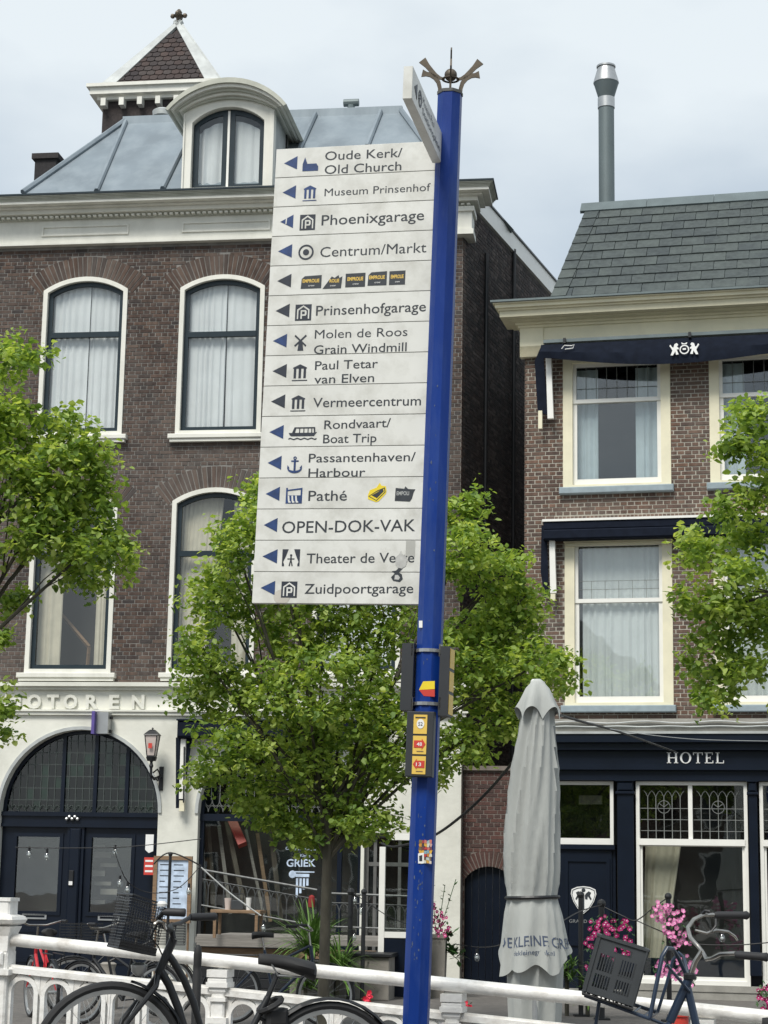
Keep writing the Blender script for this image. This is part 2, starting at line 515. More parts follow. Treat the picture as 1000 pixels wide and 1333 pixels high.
M['leaves'] = leaf_mat('tree leaves', [(0.11, 0.19, 0.05), (0.20, 0.31, 0.07), (0.33, 0.44, 0.11), (0.50, 0.59, 0.20)])  # leaf colours lifted so that sunlight is partly in the tint

# ------------------------------------------------------------------ text
_tcache = {}
def text_geo(s, bold=0.0, spacing=1.0):
    key = (s, bold, spacing)
    if key not in _tcache:
        c = bpy.data.curves.new('text', 'FONT')
        c.body = s
        c.size = 1.0
        c.offset = bold
        c.space_character = spacing
        c.resolution_u = 3
        c.fill_mode = 'FRONT'
        o = bpy.data.objects.new('text', c)
        COL.objects.link(o)
        dg = bpy.context.evaluated_depsgraph_get()
        me = o.evaluated_get(dg).to_mesh()
        v = [(p.co.x, p.co.y) for p in me.vertices]
        f = [tuple(p.vertices) for p in me.polygons]
        o.evaluated_get(dg).to_mesh_clear()
        bpy.data.objects.remove(o)
        bpy.data.curves.remove(c)
        x0 = min(p[0] for p in v)
        x1 = max(p[0] for p in v)
        _tcache[key] = ([((x - x0) / (x1 - x0), y) for x, y in v], f)
    return _tcache[key]
def add_text(mb, s, x0, z0, w, cap, y, bold=0.0, spacing=1.0, dz=0.0, thick=0.0):
    """text from x0 to x0+w, baseline z0 (+dz at the right end), capital height cap"""
    v, f = text_geo(s, bold, spacing)
    k = cap / 0.73
    vs = [(x0 + a * w, y, z0 + a * dz + b * k) for a, b in v]
    mb.add(vs, f)
    if thick:
        n = len(vs)
        edges = {}
        for q in f:
            for i in range(len(q)):
                e = (q[i], q[(i + 1) % len(q)])
                edges[e] = 1
        b0 = len(mb.v)
        mb.v += [(p[0], p[1] + thick, p[2]) for p in vs]
        base = b0 - n
        for (a, b) in edges:
            if (b, a) not in edges:
                mb.f.append((base + b, base + a, b0 + a, b0 + b))

# ------------------------------------------------------------------ brick laying
def spans(z, holes, a, b):
    """free intervals of a..b at height z outside the hole polygons"""
    cut = []
    for h in holes:
        xs = []
        n = len(h)
        for i in range(n):
            (x1, z1), (x2, z2) = h[i], h[(i + 1) % n]
            if (z1 <= z) != (z2 <= z):
                xs.append(x1 + (z - z1) / (z2 - z1) * (x2 - x1))
        xs.sort()
        for i in range(0, len(xs) - 1, 2):
            cut.append((xs[i], xs[i + 1]))
    cut.sort()
    out = []
    cur = a
    for c0, c1 in cut:
        if c0 > cur: out.append((cur, min(c0, b)))
        cur = max(cur, c1)
        if cur >= b: break
    if cur < b: out.append((cur, b))
    return [(p, q) for p, q in out if q - p > 0.02]
def lay_bricks(parent, frame, a, b, z0, z1, holes, ch, m, bl=0.215, j=0.010, y=0.0, proud=0.007, single=None, nmax=300, transform=None, top=None, jit=0.0025):
    """courses between z0 and z1. single(px-free test u,z)->priority or None for bricks to keep as separate objects"""
    cand = []
    allb = []
    n = int((z1 - z0) / ch)
    hl = (bl - j) / 2
    for k in range(n):
        za = z0 + k * ch + j / 2
        zb = za + ch - j
        zm = (za + zb) / 2
        bb = b if top is None else min(b, top(zm))
        aa = a
        mode = k % 2
        for (p, q) in spans(zm, holes, aa, bb):
            # bond position from the wall origin so courses run through
            if mode == 0:
                step = bl
                off = (0.0 if (k // 2) % 2 else bl / 2)
            else:
                step = bl / 2
                off = bl / 4
            i0 = math.floor((p - a - off) / step)
            x = a + off + i0 * step
            while x < q:
                xa = max(x + j / 2, p + 0.002)
                xb = min(x + step - j / 2, q - 0.002)
                if xb - xa > 0.025:
                    full = (xb - xa) > (step - j) * 0.98 and mode == 0
                    pr = None
                    if full and single:
                        pr = single((xa + xb) / 2, zm)
                    if pr is not None: cand.append((pr, xa, xb, za, zb))
                    else: allb.append((xa, xb, za, zb))
                x += step
    cand.sort()
    for c in cand[nmax:]: allb.append(c[1:])
    cand = cand[:nmax]
    mb = MB()
    for (xa, xb, za, zb) in allb:
        jj = random.uniform(-jit, jit)
        c = 0.003
        yf = y - proud + jj
        vs = [(xa, y + 0.01, za), (xb, y + 0.01, za), (xb, y + 0.01, zb), (xa, y + 0.01, zb), (xa + c, yf, za + c), (xb - c, yf, za + c), (xb - c, yf, zb - c), (xa + c, yf, zb - c)]
        mb.add(vs, [(4, 5, 6, 7), (0, 1, 5, 4), (1, 2, 6, 5), (2, 3, 7, 6), (3, 0, 4, 7)])
    if mb.v: 
        o = mb.build('brickwork', m, parent, kind='stuff')
    if cand:
        w, h = (bl - j) / 2, (ch - j) / 2
        me = MB().cbox(-w, w, -proud, 0.03, -h, h, 0.003).mesh('brick', m)
        for (pr, xa, xb, za, zb) in cand:
            inst('brick', me, parent, ((xa + xb) / 2, y + random.uniform(-jit, jit), (za + zb) / 2))

def seg_arch(u0, u1, z0, zs, rise, n=14, t=0.0):
    """opening with a segmental head, inset by t"""
    w = (u1 - u0) / 2
    cx = (u0 + u1) / 2
    if rise < 1e-4:
        return [(u0 + t, z0 + t), (u1 - t, z0 + t)] + [(u1 - t - (u1 - u0 - 2 * t) * i / n, zs - t) for i in range(n + 1)]
    r = (w * w + rise * rise) / (2 * rise)
    cz = zs + rise - r
    r2 = r - t
    a = math.asin(min(1, (w - t) / r2))
    pts = [(u0 + t, z0 + t), (u1 - t, z0 + t)]
    for i in range(n + 1):
        an = a - 2 * a * i / n
        pts.append((cx + r2 * math.sin(an), cz + r2 * math.cos(an)))
    return pts
def arch_ring(parent, u0, u1, zs, rise, th, m, mm, y=0.0, nb=24, splay=0.0, name='brick', proud=0.008):
    """radial bricks standing over an opening; returns the outline polygon"""
    w = (u1 - u0) / 2
    cx = (u0 + u1) / 2
    r = (w * w + rise * rise) / (2 * rise)
    cz = zs + rise - r
    a = math.asin(min(1.0, w / r)) + splay
    r0, r1 = r + 0.006, r + th
    for i in range(nb):
        a0 = -a + 2 * a * i / nb
        a1 = -a + 2 * a * (i + 1) / nb
        g = 0.0085
        def P(rr, an, s): return (cx + rr * math.sin(an) + s * g * math.cos(an), cz + rr * math.cos(an) - s * g * math.sin(an))
        pts = [P(r0, a0, 1), P(r0, a1, -1), P(r1, a1, -1), P(r1, a0, 1)]
        c = (sum(p[0] for p in pts) / 4, sum(p[1] for p in pts) / 4)
        me = MB().prism([(p[0] - c[0], p[1] - c[1]) for p in pts], -proud, 0.02).mesh('brick', m)
        inst(name, me, parent, (c[0], y + random.uniform(-.002, .002), c[1]))
    out = [(cx + r0 * math.sin(-a + 2 * a * i / 12), cz + r0 * math.cos(-a + 2 * a * i / 12)) for i in range(13)]
    out += [(cx + (r1 + 0.008) * math.sin(a - 2 * a * i / 12), cz + (r1 + 0.008) * math.cos(a - 2 * a * i / 12)) for i in range(13)]
    return out
def curtain_mb(mb, u0, u1, z0, z1, y, folds=9, amp=0.03, ph=0.0, top=None, lean=0.0, nz=6, sharp=1.0):
    n = folds * 8
    b = len(mb.v)
    folds = max(3, folds + random.randint(-2, 1))
    n = folds * 8
    rr = [random.uniform(0.25, 2.1) for _ in range(folds + 2)]
    wv = [random.uniform(-1, 1) for _ in range(4)]
    for k in range(nz + 1):
        t = k / nz
        for i in range(n + 1):
            s = i / n
            x = u0 + (u1 - u0) * s
            zt = z1 if top is None else min(z1, top(x))
            z = z0 + (zt - z0) * t
            a = 0.5 * amp * rr[int(s * folds)] 
            xx = x + lean * (1 - t) * (0.3 + s) 
            mb.v.append((xx, y + a * math.sin(s * folds * 2 * math.pi + ph + 0.9 * wv[0] * math.sin(t * 1.5 + s * 5 + wv[1] * 3) + 0.8 * math.sin(s * 9 + wv[2] * 4)) * (0.6 + 0.4 * (1 - t)), z))
    for k in range(nz):
        for i in range(n):
            q = b + k * (n + 1) + i
            mb.f.append((q, q + 1, q + n + 2, q + n + 1))
# ================================================================== LARGE STRUCTURE
# ------------------------------------------------------------------ ground
g = MB()
g.box(-150, 150, -60, 220, -0.3, 0.0)
tag(g.build('street', M['pave']), kind='structure')

# frames of the two houses
p = at_depth(594, 1240, 29.3)
LB = Frame((p.x, p.y, 0), 8.0)
p = at_depth(681, 1240, 27.6)
RB = Frame((p.x, p.y, 0), 13.9)

# ------------------------------------------------------------------ LEFT HOUSE
house = empty('townhouse', label='dark brown brick townhouse with arched windows, zinc roof dormer and white ground floor', cat='house', frame=LB)
UL = LB.u(-90, 700)                      # left end beyond the frame
UR = 0.0
zc = lambda py, k=0.0, px=175: LB.z(px, py, k)
z_fr = zc(318)                           # brick top under the frieze
z_band = zc(890)                         # brick bottom
z_eave = zc(249, -0.5)
# windows: (u0,u1,z_sill,z_spring,rise)
def wrect(x0, x1, ym, ys, yspr, yap, xm):
    u0, u1 = LB.u(x0, ym), LB.u(x1, ym)
    return [u0, u1, LB.z(xm, ys), LB.z(xm, yspr), LB.z(xm, yap) - LB.z(xm, yspr)]
W1 = wrect(53.1, 163.1, 470, 568, 378, 361, 108)
W2 = wrect(231.9, 342.5, 470, 566, 374, 358, 287)
pitch = W2[0] - W1[0]
W3 = [W2[0] + pitch, W2[1] + pitch] + W2[2:]
V1 = wrect(37.6, 149, 770, 877, 655, 638, 93)
V2 = wrect(220.6, 333, 770, 877, 652, 635, 278)
V3 = [V2[0] + pitch, V2[1] + pitch] + V2[2:]
W0 = [W1[0] - pitch, W1[1] - pitch] + W1[2:]
V0 = [V1[0] - pitch, V1[1] - pitch] + V1[2:]
wins = [(W1, 'net'), (W2, 'net'), (W3, 'net'), (V1, 'open'), (V2, 'side'), (V3, 'net')]
holes = []
rings = []
for (w, kind) in wins:
    holes.append(seg_arch(*w[:5]))
    rings.append(arch_ring(house, w[0] + 0.02, w[1] - 0.02, w[3], w[4], 0.36, M['brick_l'], None, nb=26, splay=0.10))
mb = MB()
mb.sheet([(UL, z_band), (UR, z_band), (UR, z_fr + 0.02), (UL, z_fr + 0.02)], 0.0, holes)
mb.build('mortar_wall', M['mortar_l'], house)
def vis_l(u, z):
    q = LB.w((u, 0, z)) - EYE
    c = q.dot(_f)
    px, py = 500 + FPX * q.dot(CR) / c, 666.5 - FPX * q.dot(CU) / c
    if px < 5 or px > 345 or py < 300: return None
    if px < 180 and 420 < py < 790: return None
    if 225 < px and py > 640: return None
    return abs(px - 200) + 0.15 * abs(py - 600)
lay_bricks(house, LB, UL, UR, z_band, z_fr, holes + rings, 0.0655, M['brick_l'], single=vis_l)

def window_l(w, kind, i):
    u0, u1, z0, zs, rise = w
    o = inst('window', MB().ring(seg_arch(*w, t=0), seg_arch(*w, t=0.075), -0.035, 0.14).mesh('window', M['white']), house)
    # sash
    s = MB()
    s.ring(seg_arch(*w, t=0.078), seg_arch(*w, t=0.15), 0.045, 0.10)
    zt = {0: LB.z(108, 435), 1: LB.z(287, 434), 2: LB.z(287, 434), 3: LB.z(93, 722), 4: LB.z(270, 720), 5: LB.z(270, 720)}[i]
    s.box(u0 + 0.14, u1 - 0.14, 0.03, 0.10, zt - 0.045, zt + 0.045)
    s.build('sash', M['sash_dark'], o)
    g_ = MB().sheet(seg_arch(*w, t=0.145), 0.075)
    g_.build('pane', M['glass'], o)
    # sill
    MB().cbox(u0 - 0.10, u1 + 0.10, -0.13, 0.10, z0 - 0.075, z0 + 0.004, 0.01).build('sill', M['white'], o)
    MB().box(u0 - 0.07, u1 + 0.07, -0.10, 0.0, z0 - 0.125, z0 - 0.078).build('sill_moulding', M['white'], o)
    r = (((u1 - u0) / 2) ** 2 + rise ** 2) / (2 * rise)
    cx, cz = (u0 + u1) / 2, zs + rise - r
    top = lambda x: cz + math.sqrt(max(0.01, (r - 0.1) ** 2 - (x - cx) ** 2))
    c = MB()
    if kind == 'net':
        m_ = (u0 + u1) / 2 + 0.05
        curtain_mb(c, u0 + 0.1, m_, z0 + 0.1, zs + 0.5, 0.15, 7, 0.028, top=top)
        curtain_mb(c, m_ + 0.005, u1 - 0.1, z0 + 0.1, zs + 0.5, 0.165, 6, 0.03, ph=1.0, top=top, lean=0.04 if i == 1 else 0)
        c.build('curtain', M['curtain'], o, smooth=True)
    elif kind == 'open':
        curtain_mb(c, u0 + 0.12, u0 + 0.52, z0 + 0.1, zs + 0.4, 0.22, 4, 0.02, top=top)
        curtain_mb(c, u1 - 0.36, u1 - 0.12, z0 + 0.1, zs + 0.4, 0.22, 3, 0.012, top=top)
        c.build('curtain', M['curtain_cream'], o, smooth=True)
        t = MB()   # gold frame leaning inside
        a, b = LB.at(80, 800, 0.6), LB.at(116, 842, 0.6)
        t.tube([(a[0], 0.6, a[1]), (b[0], 0.6, b[1])], 0.035, 4)
        t.tube([(b[0], 0.6, b[1]), (b[0] - 0.02, 0.6, b[1] - 0.5)], 0.03, 4)
        t.build('easel', M['wood'], o)
    else:
        nz = 6
        curtain_mb(c, u0 + 0.12, u0 + 0.82, z0 + 0.1, zs + 0.4, 0.22, 9, 0.025, top=top, lean=-0.2)
        curtain_mb(c, u1 - 0.45, u1 - 0.1, z0 + 0.1, zs + 0.4, 0.22, 5, 0.025, top=top, lean=0.1)
        c.build('curtain', M['curtain_cream'], o, smooth=True)
    return o
for i, (w, kind) in enumerate(wins):
    window_l(w, kind, i)

# cornice: stacked mouldings that turn the corner
def layer(mb, y0, y1, pr, ex=None, px=175):
    """moulding seen between photo heights y0 (top) and y1, projecting pr"""
    za, zb = LB.z(px, y1, -pr), LB.z(px, y0, -pr)
    e = pr if ex is None else ex
    mb.box(UL, e, -pr, 0.35, za, zb)
    return za, zb
frz = MB()
zf0, zf1 = LB.z(175, 318), LB.z(175, 284, -0.06)
frz.box(UL, 0.06, -0.06, 0.3, zf0 + 0.06, zf1)
frz.box(UL, 0.10, -0.10, 0.3, zf0 + 0.03, zf0 + 0.085)
frz.box(UL, 0.13, -0.13, 0.3, zf0 - 0.01, zf0 + 0.03)
for (a, b) in ((55, 168), (237, 352), (420, 534)):
    x0, x1 = LB.u(a, 300, -0.06), LB.u(b, 295, -0.06)
    zz0, zz1 = zf0 + 0.16, zf0 + 0.34
    frz.ring([(x0, zz0), (x1, zz0), (x1, zz1), (x0, zz1)], [(x0 + .03, zz0 + .03), (x1 - .03, zz0 + .03), (x1 - .03, zz1 - .03), (x0 + .03, zz1 - .03)], -0.085, -0.06)
frz.build('frieze', M['white'], house)
# end console on the frieze
ec = MB()
ec.box(-0.16, 0.16, -0.16, 0.3, zf0 - 0.02, zf1 - 0.05)
ec.box(-0.19, 0.20, -0.20, 0.3, zf1 - 0.10, zf1 - 0.02)
ec.box(-0.18, 0.19, -0.19, 0.3, zf0 - 0.05, zf0 + 0.04)
ec.build('console', M['white'], house)
dn = MB()
zd1 = LB.z(175, 277, -0.15)
zd0 = zf1 + 0.0
dn.box(UL, 0.12, -0.12, 0.3, zd0, zd1)
dn.build('dentil_band', M['crown'], house)
dn = MB()
x = UL + 0.02
while x < 0.1:
    dn.box(x, x + 0.055, -0.18, -0.12, zd0 + 0.012, zd1 - 0.02)
    x += 0.095
dn.build('dentils', M['white'], house, kind='stuff')
cr_ = MB()
z2 = LB.z(175, 270.5, -0.46)
cr_.box(UL, 0.26, -0.24, 0.35, zd1, zd1 + 0.07)
cr_.box(UL, 0.34, -0.32, 0.35, zd1 + 0.07, max(z2, zd1 + 0.1) + 0.0)
cr_.build('cornice_soffit', M['white'], house)
z2 = max(z2, zd1 + 0.1)
z3 = LB.z(175, 257.5, -0.46)
MB().box(UL, 0.46, -0.46, 0.35, z2 + 0.002, z3).build('cornice_board', M['white'], house)
z4 = LB.z(175, 250, -0.53)
cw = MB()
zz = z3
for q, (pr, hh) in enumerate(((0.475, .25), (0.49, .5), (0.51, .75), (0.53, 1.0))):
    t1 = z3 + (z4 - z3) * hh
    cw.box(UL, pr, -pr, 0.35, zz + 0.001, t1)
    zz = t1
cw.build('cornice_crown', M['crown'], house)
zE = z4
MB().box(UL, 0.55, -0.55, 0.4, zE + 0.001, zE + 0.03).build('gutter_edge', M['sash_dark'], house)

# side wall along the alley: direction 20 degrees right of the view axis
SW = Frame(LB.o, -70.0)                 # its local x runs back along the alley
sw_ = empty('alley_wall', label='brick side wall coloured dark for alley shade, with white sloping eave board above the alley', cat='wall', frame=SW)
SLEN = 6.5
def side_top(px): 
    return None
# height of the wall top taken from the photo line (615,270)-(722,385)
def sw_at(px, py):
    d = SW.Mi @ ray(px, py); q = SW.Mi @ (EYE - SW.o); t = -q.y / d.y; r = q + d * t
    return r.x, r.z
s0 = sw_at(617, 272); s1 = sw_at(719, 386)
zsw = lambda x: s0[1] + (s1[1] - s0[1]) * (x - s0[0]) / (s1[0] - s0[0])
mb = MB()
poly = [(0.02, 0), (SLEN, 0), (SLEN, zsw(SLEN)), (0.02, zsw(0.02))]
mb.sheet(poly, 0.0)
mb.build('mortar_wall', M['mortar_side'], sw_)
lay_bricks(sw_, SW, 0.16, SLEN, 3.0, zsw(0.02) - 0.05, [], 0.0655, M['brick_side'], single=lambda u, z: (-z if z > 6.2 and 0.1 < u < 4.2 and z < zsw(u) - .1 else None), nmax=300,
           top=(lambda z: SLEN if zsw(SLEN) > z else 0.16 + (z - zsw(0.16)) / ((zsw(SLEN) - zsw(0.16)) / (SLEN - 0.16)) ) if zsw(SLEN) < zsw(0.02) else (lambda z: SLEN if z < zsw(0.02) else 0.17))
# corner bricks of the front turning the corner
mb = MB()
k = 0
z = z_band
while z < z_fr:
    mb.box(0.0, 0.20 if k % 2 else 0.10, -0.008, 0.0, z + 0.005, z + 0.0605)
    z += 0.0655
    k += 1
mb.build('corner_brickwork', M['brick_l'], sw_, kind='stuff')
mb = MB()
hgt = 0.30
vs = []
for x in (0.05, SLEN):
    vs += [(x, -0.06, zsw(x) - 0.02), (x, -0.06, zsw(x) + hgt), (x, 0.25, zsw(x) + hgt), (x, 0.25, zsw(x) - 0.02)]
mb.add(vs, [(0, 1, 2, 3), (7, 6, 5, 4), (0, 4, 5, 1), (1, 5, 6, 2), (2, 6, 7, 3), (3, 7, 4, 0)])
mb.build('eave_board', M['sash_white'], sw_)
mb = MB()
vs = []
for x in (0.05, SLEN):
    vs += [(x, -0.09, zsw(x) + hgt), (x, -0.09, zsw(x) + hgt + 0.03), (x, 0.3, zsw(x) + hgt + 0.03), (x, 0.3, zsw(x) + hgt)]
mb.add(vs, [(0, 1, 2, 3), (7, 6, 5, 4), (0, 4, 5, 1), (1, 5, 6, 2), (2, 6, 7, 3), (3, 7, 4, 0)])
mb.build('eave_flashing', M['sash_dark'], sw_)
for (a, b) in ((630, 330), (666, 325)):
    x_, z_ = sw_at(a, b)
    MB().tube([(x_, -0.05, z_), (x_, -0.05, 3.0)], 0.035, 8).build('downpipe', M['black'], sw_)
# dark hipped bit of roof behind the eave board
mb = MB()
def lv(px, py, k): 
    u_, z_ = LB.at(px, py, k); return (u_, k, z_)
a, b, c, d = lv(634, 268, 1.6), lv(652, 280, 1.9), lv(669, 299, 2.4), lv(664, 305, 2.6)
e_, f_ = lv(640, 285, 3.2), lv(660, 310, 3.4)
mb.add([a, b, c, d, e_, f_], [(0, 1, 2, 3), (0, 3, 5, 4), (0, 4, 1), (1, 4, 5, 2), (2, 5, 3)])
mb.build('roof_hatch', M['flue'], house)

# body of the house behind the facade (keeps the rooms dark)
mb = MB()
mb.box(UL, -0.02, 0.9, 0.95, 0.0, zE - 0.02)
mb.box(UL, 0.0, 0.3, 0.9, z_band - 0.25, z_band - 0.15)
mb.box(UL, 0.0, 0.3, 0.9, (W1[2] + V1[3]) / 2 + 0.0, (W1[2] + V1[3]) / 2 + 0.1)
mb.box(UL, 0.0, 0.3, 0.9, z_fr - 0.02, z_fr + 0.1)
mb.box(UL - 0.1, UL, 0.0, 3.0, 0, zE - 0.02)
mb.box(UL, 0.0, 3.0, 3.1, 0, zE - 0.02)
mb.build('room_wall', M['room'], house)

# zinc roof: front slope from the gutter up to the ridge, set back
KE, KR = 0.0, 2.3
rf = MB()
eL = lv(30, 252, KE); eR = (0.3, KE, eL[2])
eave_z = eL[2]
rl = lv(165, 159, KR)
rr_ = lv(521, 142, KR)
rz = (rl[2] + rr_[2]) / 2
rl = (rl[0], KR, rz); rr_ = (rr_[0], KR, rz)
hr = lv(556, 200, KR * 0.45)
# right lower end of the hip
eR = (rr_[0] + (hr[0] - rr_[0]) / 0.55, KE, eave_z)
eR = (min(eR[0], 0.35), KE, eave_z)
depth2 = 5.0
rf.add([eL, eR, rr_, rl, (eL[0], depth2, eave_z), (eR[0], depth2, eave_z), (rr_[0], 3.4, rz), (rl[0], 3.4, rz)],
       [(0, 1, 2, 3), (3, 2, 6, 7), (1, 5, 6, 2), (4, 0, 3, 7), (5, 4, 7, 6)])
rfo = rf.build('zinc_roof', M['zinc'], house)
def on_roof(px, py):
    """where the sight line through a photo point meets the front slope"""
    n = Vector((0, -(rz - eave_z), (KR - KE))).normalized()
    d = LB.Mi @ ray(px, py); q = LB.Mi @ (EYE - LB.o)
    p0 = Vector((0, KE, eave_z))
    t = (p0 - q).dot(n) / d.dot(n)
    return q + d * t
def seam(a, b, r=0.045, m='zinc'):
    A, B = Vector(a), Vector(b)
    MB().tube([A + Vector((0, -0.02, 0.02)), B + Vector((0, -0.02, 0.02))], r, 6).build('roof_seam', M[m], rfo)
for (x0, y0, x1, y1) in ((164, 160, 126, 250), (247, 175, 212, 247), (411, 150, 390, 196), (497, 144, 478, 192)):
    seam(on_roof(x0, y0), on_roof(x1, y1))
seam(eL, rl, 0.05); seam(eR, rr_, 0.05)
rd = MB()
rd.box(rl[0] - 0.05, rr_[0] + 0.05, KR - 0.10, KR + 0.12, rz - 0.12, rz + 0.05)
rd.build('ridge_capping', M['zinc'], rfo)
# chimney stack at the far left
ch = MB()
c0 = lv(44, 240, 1.5); c1 = lv(80, 240, 1.5)
ct = LB.z(60, 207, 1.5)
ch.box(c0[0], c1[0] - 0.12, 1.5, 2.2, eave_z - 1.0, ct)
ch.build('chimney', M['brick_side'], house)
MB().box(c0[0] - 0.05, c1[0] - 0.07, 1.45, 2.25, ct, ct + 0.10).build('chimney_cap', M['brick_side'], house)
# vents
v = MB()
vb = lv(211, 168, 2.4)
v.lathe([(0.10, 0), (0.09, 0.22), (0.18, 0.24), (0.19, 0.34), (0.13, 0.38)], vb, 12)
v.build('roof_vent', M['lead'], house, smooth=True)
v = MB()
vb = lv(457, 152, 2.4)
v.lathe([(0.07, 0), (0.07, 0.22)], vb, 10)
v.tube([(vb[0] - 0.14, vb[1], vb[2] + 0.27), (vb[0] + 0.14, vb[1], vb[2] + 0.27)], 0.07, 10)
v.build('roof_vent', M['flue'], house)

# dormer
D = empty('dormer')
D.parent = house
KD = -0.12
du0, du1 = LB.u(238, 200, KD), LB.u(356, 200, KD)
dz0 = LB.z(295, 243, KD)
dzs = LB.z(295, 143, KD)
dri = LB.z(295, 128, KD) - dzs
fr_ = MB()
ou = [du0 - 0.0, du1 + 0.0]
iu0, iu1 = LB.u(249, 200, KD), LB.u(343, 200, KD)
izs = LB.z(295, 158, KD)
iri = LB.z(295, 139, KD) - izs
fr_.ring(seg_arch(du0, du1, dz0 - 0.3, dzs, dri, 16), [(iu0, dz0), (iu1, dz0)] + seg_arch(iu0, iu1, dz0, izs, iri, 16)[2:], KD, KD + 0.16)
fr_.box(du0 - 0.0, iu0 - 0.12, KD - 0.03, KD, dz0 - 0.1, dzs - 0.05)
fr_.box(iu1 + 0.10, du1, KD - 0.03, KD, dz0 - 0.1, dzs - 0.05)
fr_.build('dormer_front', M['white'], D)
# curved hood
for q, (t0, t1, pr) in enumerate(((0.0, 0.05, 0.06), (0.05, 0.10, 0.12), (0.10, 0.15, 0.18), (0.15, 0.21, 0.25), (0.21, 0.26, 0.30))):
    o_ = seg_arch(du0 - t1, du1 + t1, dz0, dzs - t0 * 0.3, dri + t1 * 1.2, 18)[2:]
    i_ = seg_arch(du0 - t0 - 0.0, du1 + t0, dz0, dzs - t0 * 0.3 - 0.03, dri + t0 * 1.2, 18)[2:]
    mbh = MB()
    mbh.prism(o_ + i_[::-1], KD - pr, KD + 2.3)
    mbh.build('hood_moulding', M['crown'] if q in (0, 2, 4) else M['white'], D)
for cx_ in (du0 + 0.02, du1 - 0.06):
    MB().box(cx_, cx_ + .04, KD + 0.16, 2.2, dz0 - 0.3, dzs).build('dormer_cheek', M['lead'], D)
mb = MB().box(du0, du1, 1.0, 1.05, dz0 - 0.3, dzs + 0.4)
mb.build('dormer_back', M['room'], D)
mid = (iu0 + iu1) / 2 - 0.02
r = (((iu1 - iu0) / 2) ** 2 + iri ** 2) / (2 * iri)
icx, icz = (iu0 + iu1) / 2, izs + iri - r
dt = lambda x, t=0: icz + math.sqrt(max(0.001, (r - t) ** 2 - (x - icx) ** 2))
for s_ in (0, 1):
    a, b = (iu0 + 0.01, mid - 0.015) if s_ == 0 else (mid + 0.03, iu1 - 0.01)
    nn = 8
    f = 0.085
    o_ = [(a, dz0 + 0.01), (b, dz0 + 0.01)] + [(b + (a - b) * i / nn, dt(b + (a - b) * i / nn, 0.01)) for i in range(nn + 1)]
    i_ = [(a + f, dz0 + f), (b - f, dz0 + f)] + [((b - f) + (a - b + 2 * f) * i / nn, dt((b - f) + (a - b + 2 * f) * i / nn, 0.01) - f) for i in range(nn + 1)]
    cs = MB().ring(o_, i_, 0.0, 0.05).build('casement', M['sash_dark'], D)
    cs.location = (0, 0, 0)
    g_ = MB().sheet(i_, 0.02).build('pane', M['glass'], D)
    c_ = MB()
    curtain_mb(c_, a + 0.04, b - 0.03, dz0 + 0.05, dzs + 0.3, 0.11, 4, 0.035, ph=s_, top=lambda x: dt(x, 0.05) - 0.12)
    c_.build('curtain', M['curtain'], D, smooth=True)
MB().box(mid - 0.012, mid + 0.027, -0.01, 0.05, dz0 + 0.02, dt(mid) - 0.03).build('meeting_bead', M['sash_white'], D)

# ------------------------------------------------------------------ TOWER behind the left house
KT = 5.0
tw = empty('stair_tower', label='small square tower with scaly clay tiled pyramid roof and finial, rising behind the zinc roof', cat='tower', frame=LB)
tu0 = LB.u(133, 160, KT); tu1 = LB.u(283, 150, KT)
tzt = LB.z(200, 130, KT)
ts = tu1 - tu0
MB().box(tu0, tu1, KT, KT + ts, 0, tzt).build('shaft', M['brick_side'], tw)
tz1 = LB.z(200, 126, KT - 0.2)
cn = MB()
cn.box(tu0 - 0.10, tu1 + 0.1, KT - 0.1, KT + ts + 0.1, tzt, tzt + 0.08)
cn.box(tu0 - 0.22, tu1 + 0.22, KT - 0.22, KT + ts + 0.22, tzt + 0.08, tzt + 0.22)
cn.box(tu0 - 0.28, tu1 + 0.28, KT - 0.28, KT + ts + 0.28, tzt + 0.22, tzt + 0.29)
cn.build('tower_cornice', M['white'], tw)
for i in range(7):
    x = tu0 + 0.06 + (ts - 0.12) * i / 6
    MB().box(x - 0.05, x + 0.05, KT - 0.2, KT, tzt - 0.16, tzt).build('bracket', M['white'], tw)
ztp = tzt + 0.29
tc_ = ((tu0 + tu1) / 2, KT + ts / 2)
ap = LB.z(233, 30, KT + ts / 2)
hb = ts / 2 + 0.05
base = [(tc_[0] - hb, tc_[1] - hb, ztp), (tc_[0] + hb, tc_[1] - hb, ztp), (tc_[0] + hb, tc_[1] + hb, ztp), (tc_[0] - hb, tc_[1] + hb, ztp)]
apx = (tc_[0], tc_[1], ap)
MB().add(base + [apx], [(0, 1, 4), (1, 2, 4), (2, 3, 4), (3, 0, 4), (3, 2, 1, 0)]).build('pyramid', M['tile'], tw)
# lead hips as flat bands
for i in range(4):
    a = Vector(base[i]); b = Vector(apx)
    for (o1) in ((i + 1) % 4, (i - 1) % 4):
        e = (Vector(base[o1]) - a).normalized()
        nrm = (b - a).cross(e).normalized()
        cen = Vector((tc_[0], tc_[1], ztp))
        if nrm.dot(a - cen) < 0: nrm = -nrm
        wv = e * 0.29
        o = nrm * 0.065
        mb = MB()
        mb.add([a + o, a + wv + o, b + wv * 0.35 + o, b + o, a - o, a + wv, b + wv * 0.35, b - o], [(0, 1, 2, 3), (0, 4, 5, 1), (1, 5, 6, 2), (3, 2, 6, 7), (0, 3, 7, 4)])
        mb.build('lead_hip', M['lead'], tw)
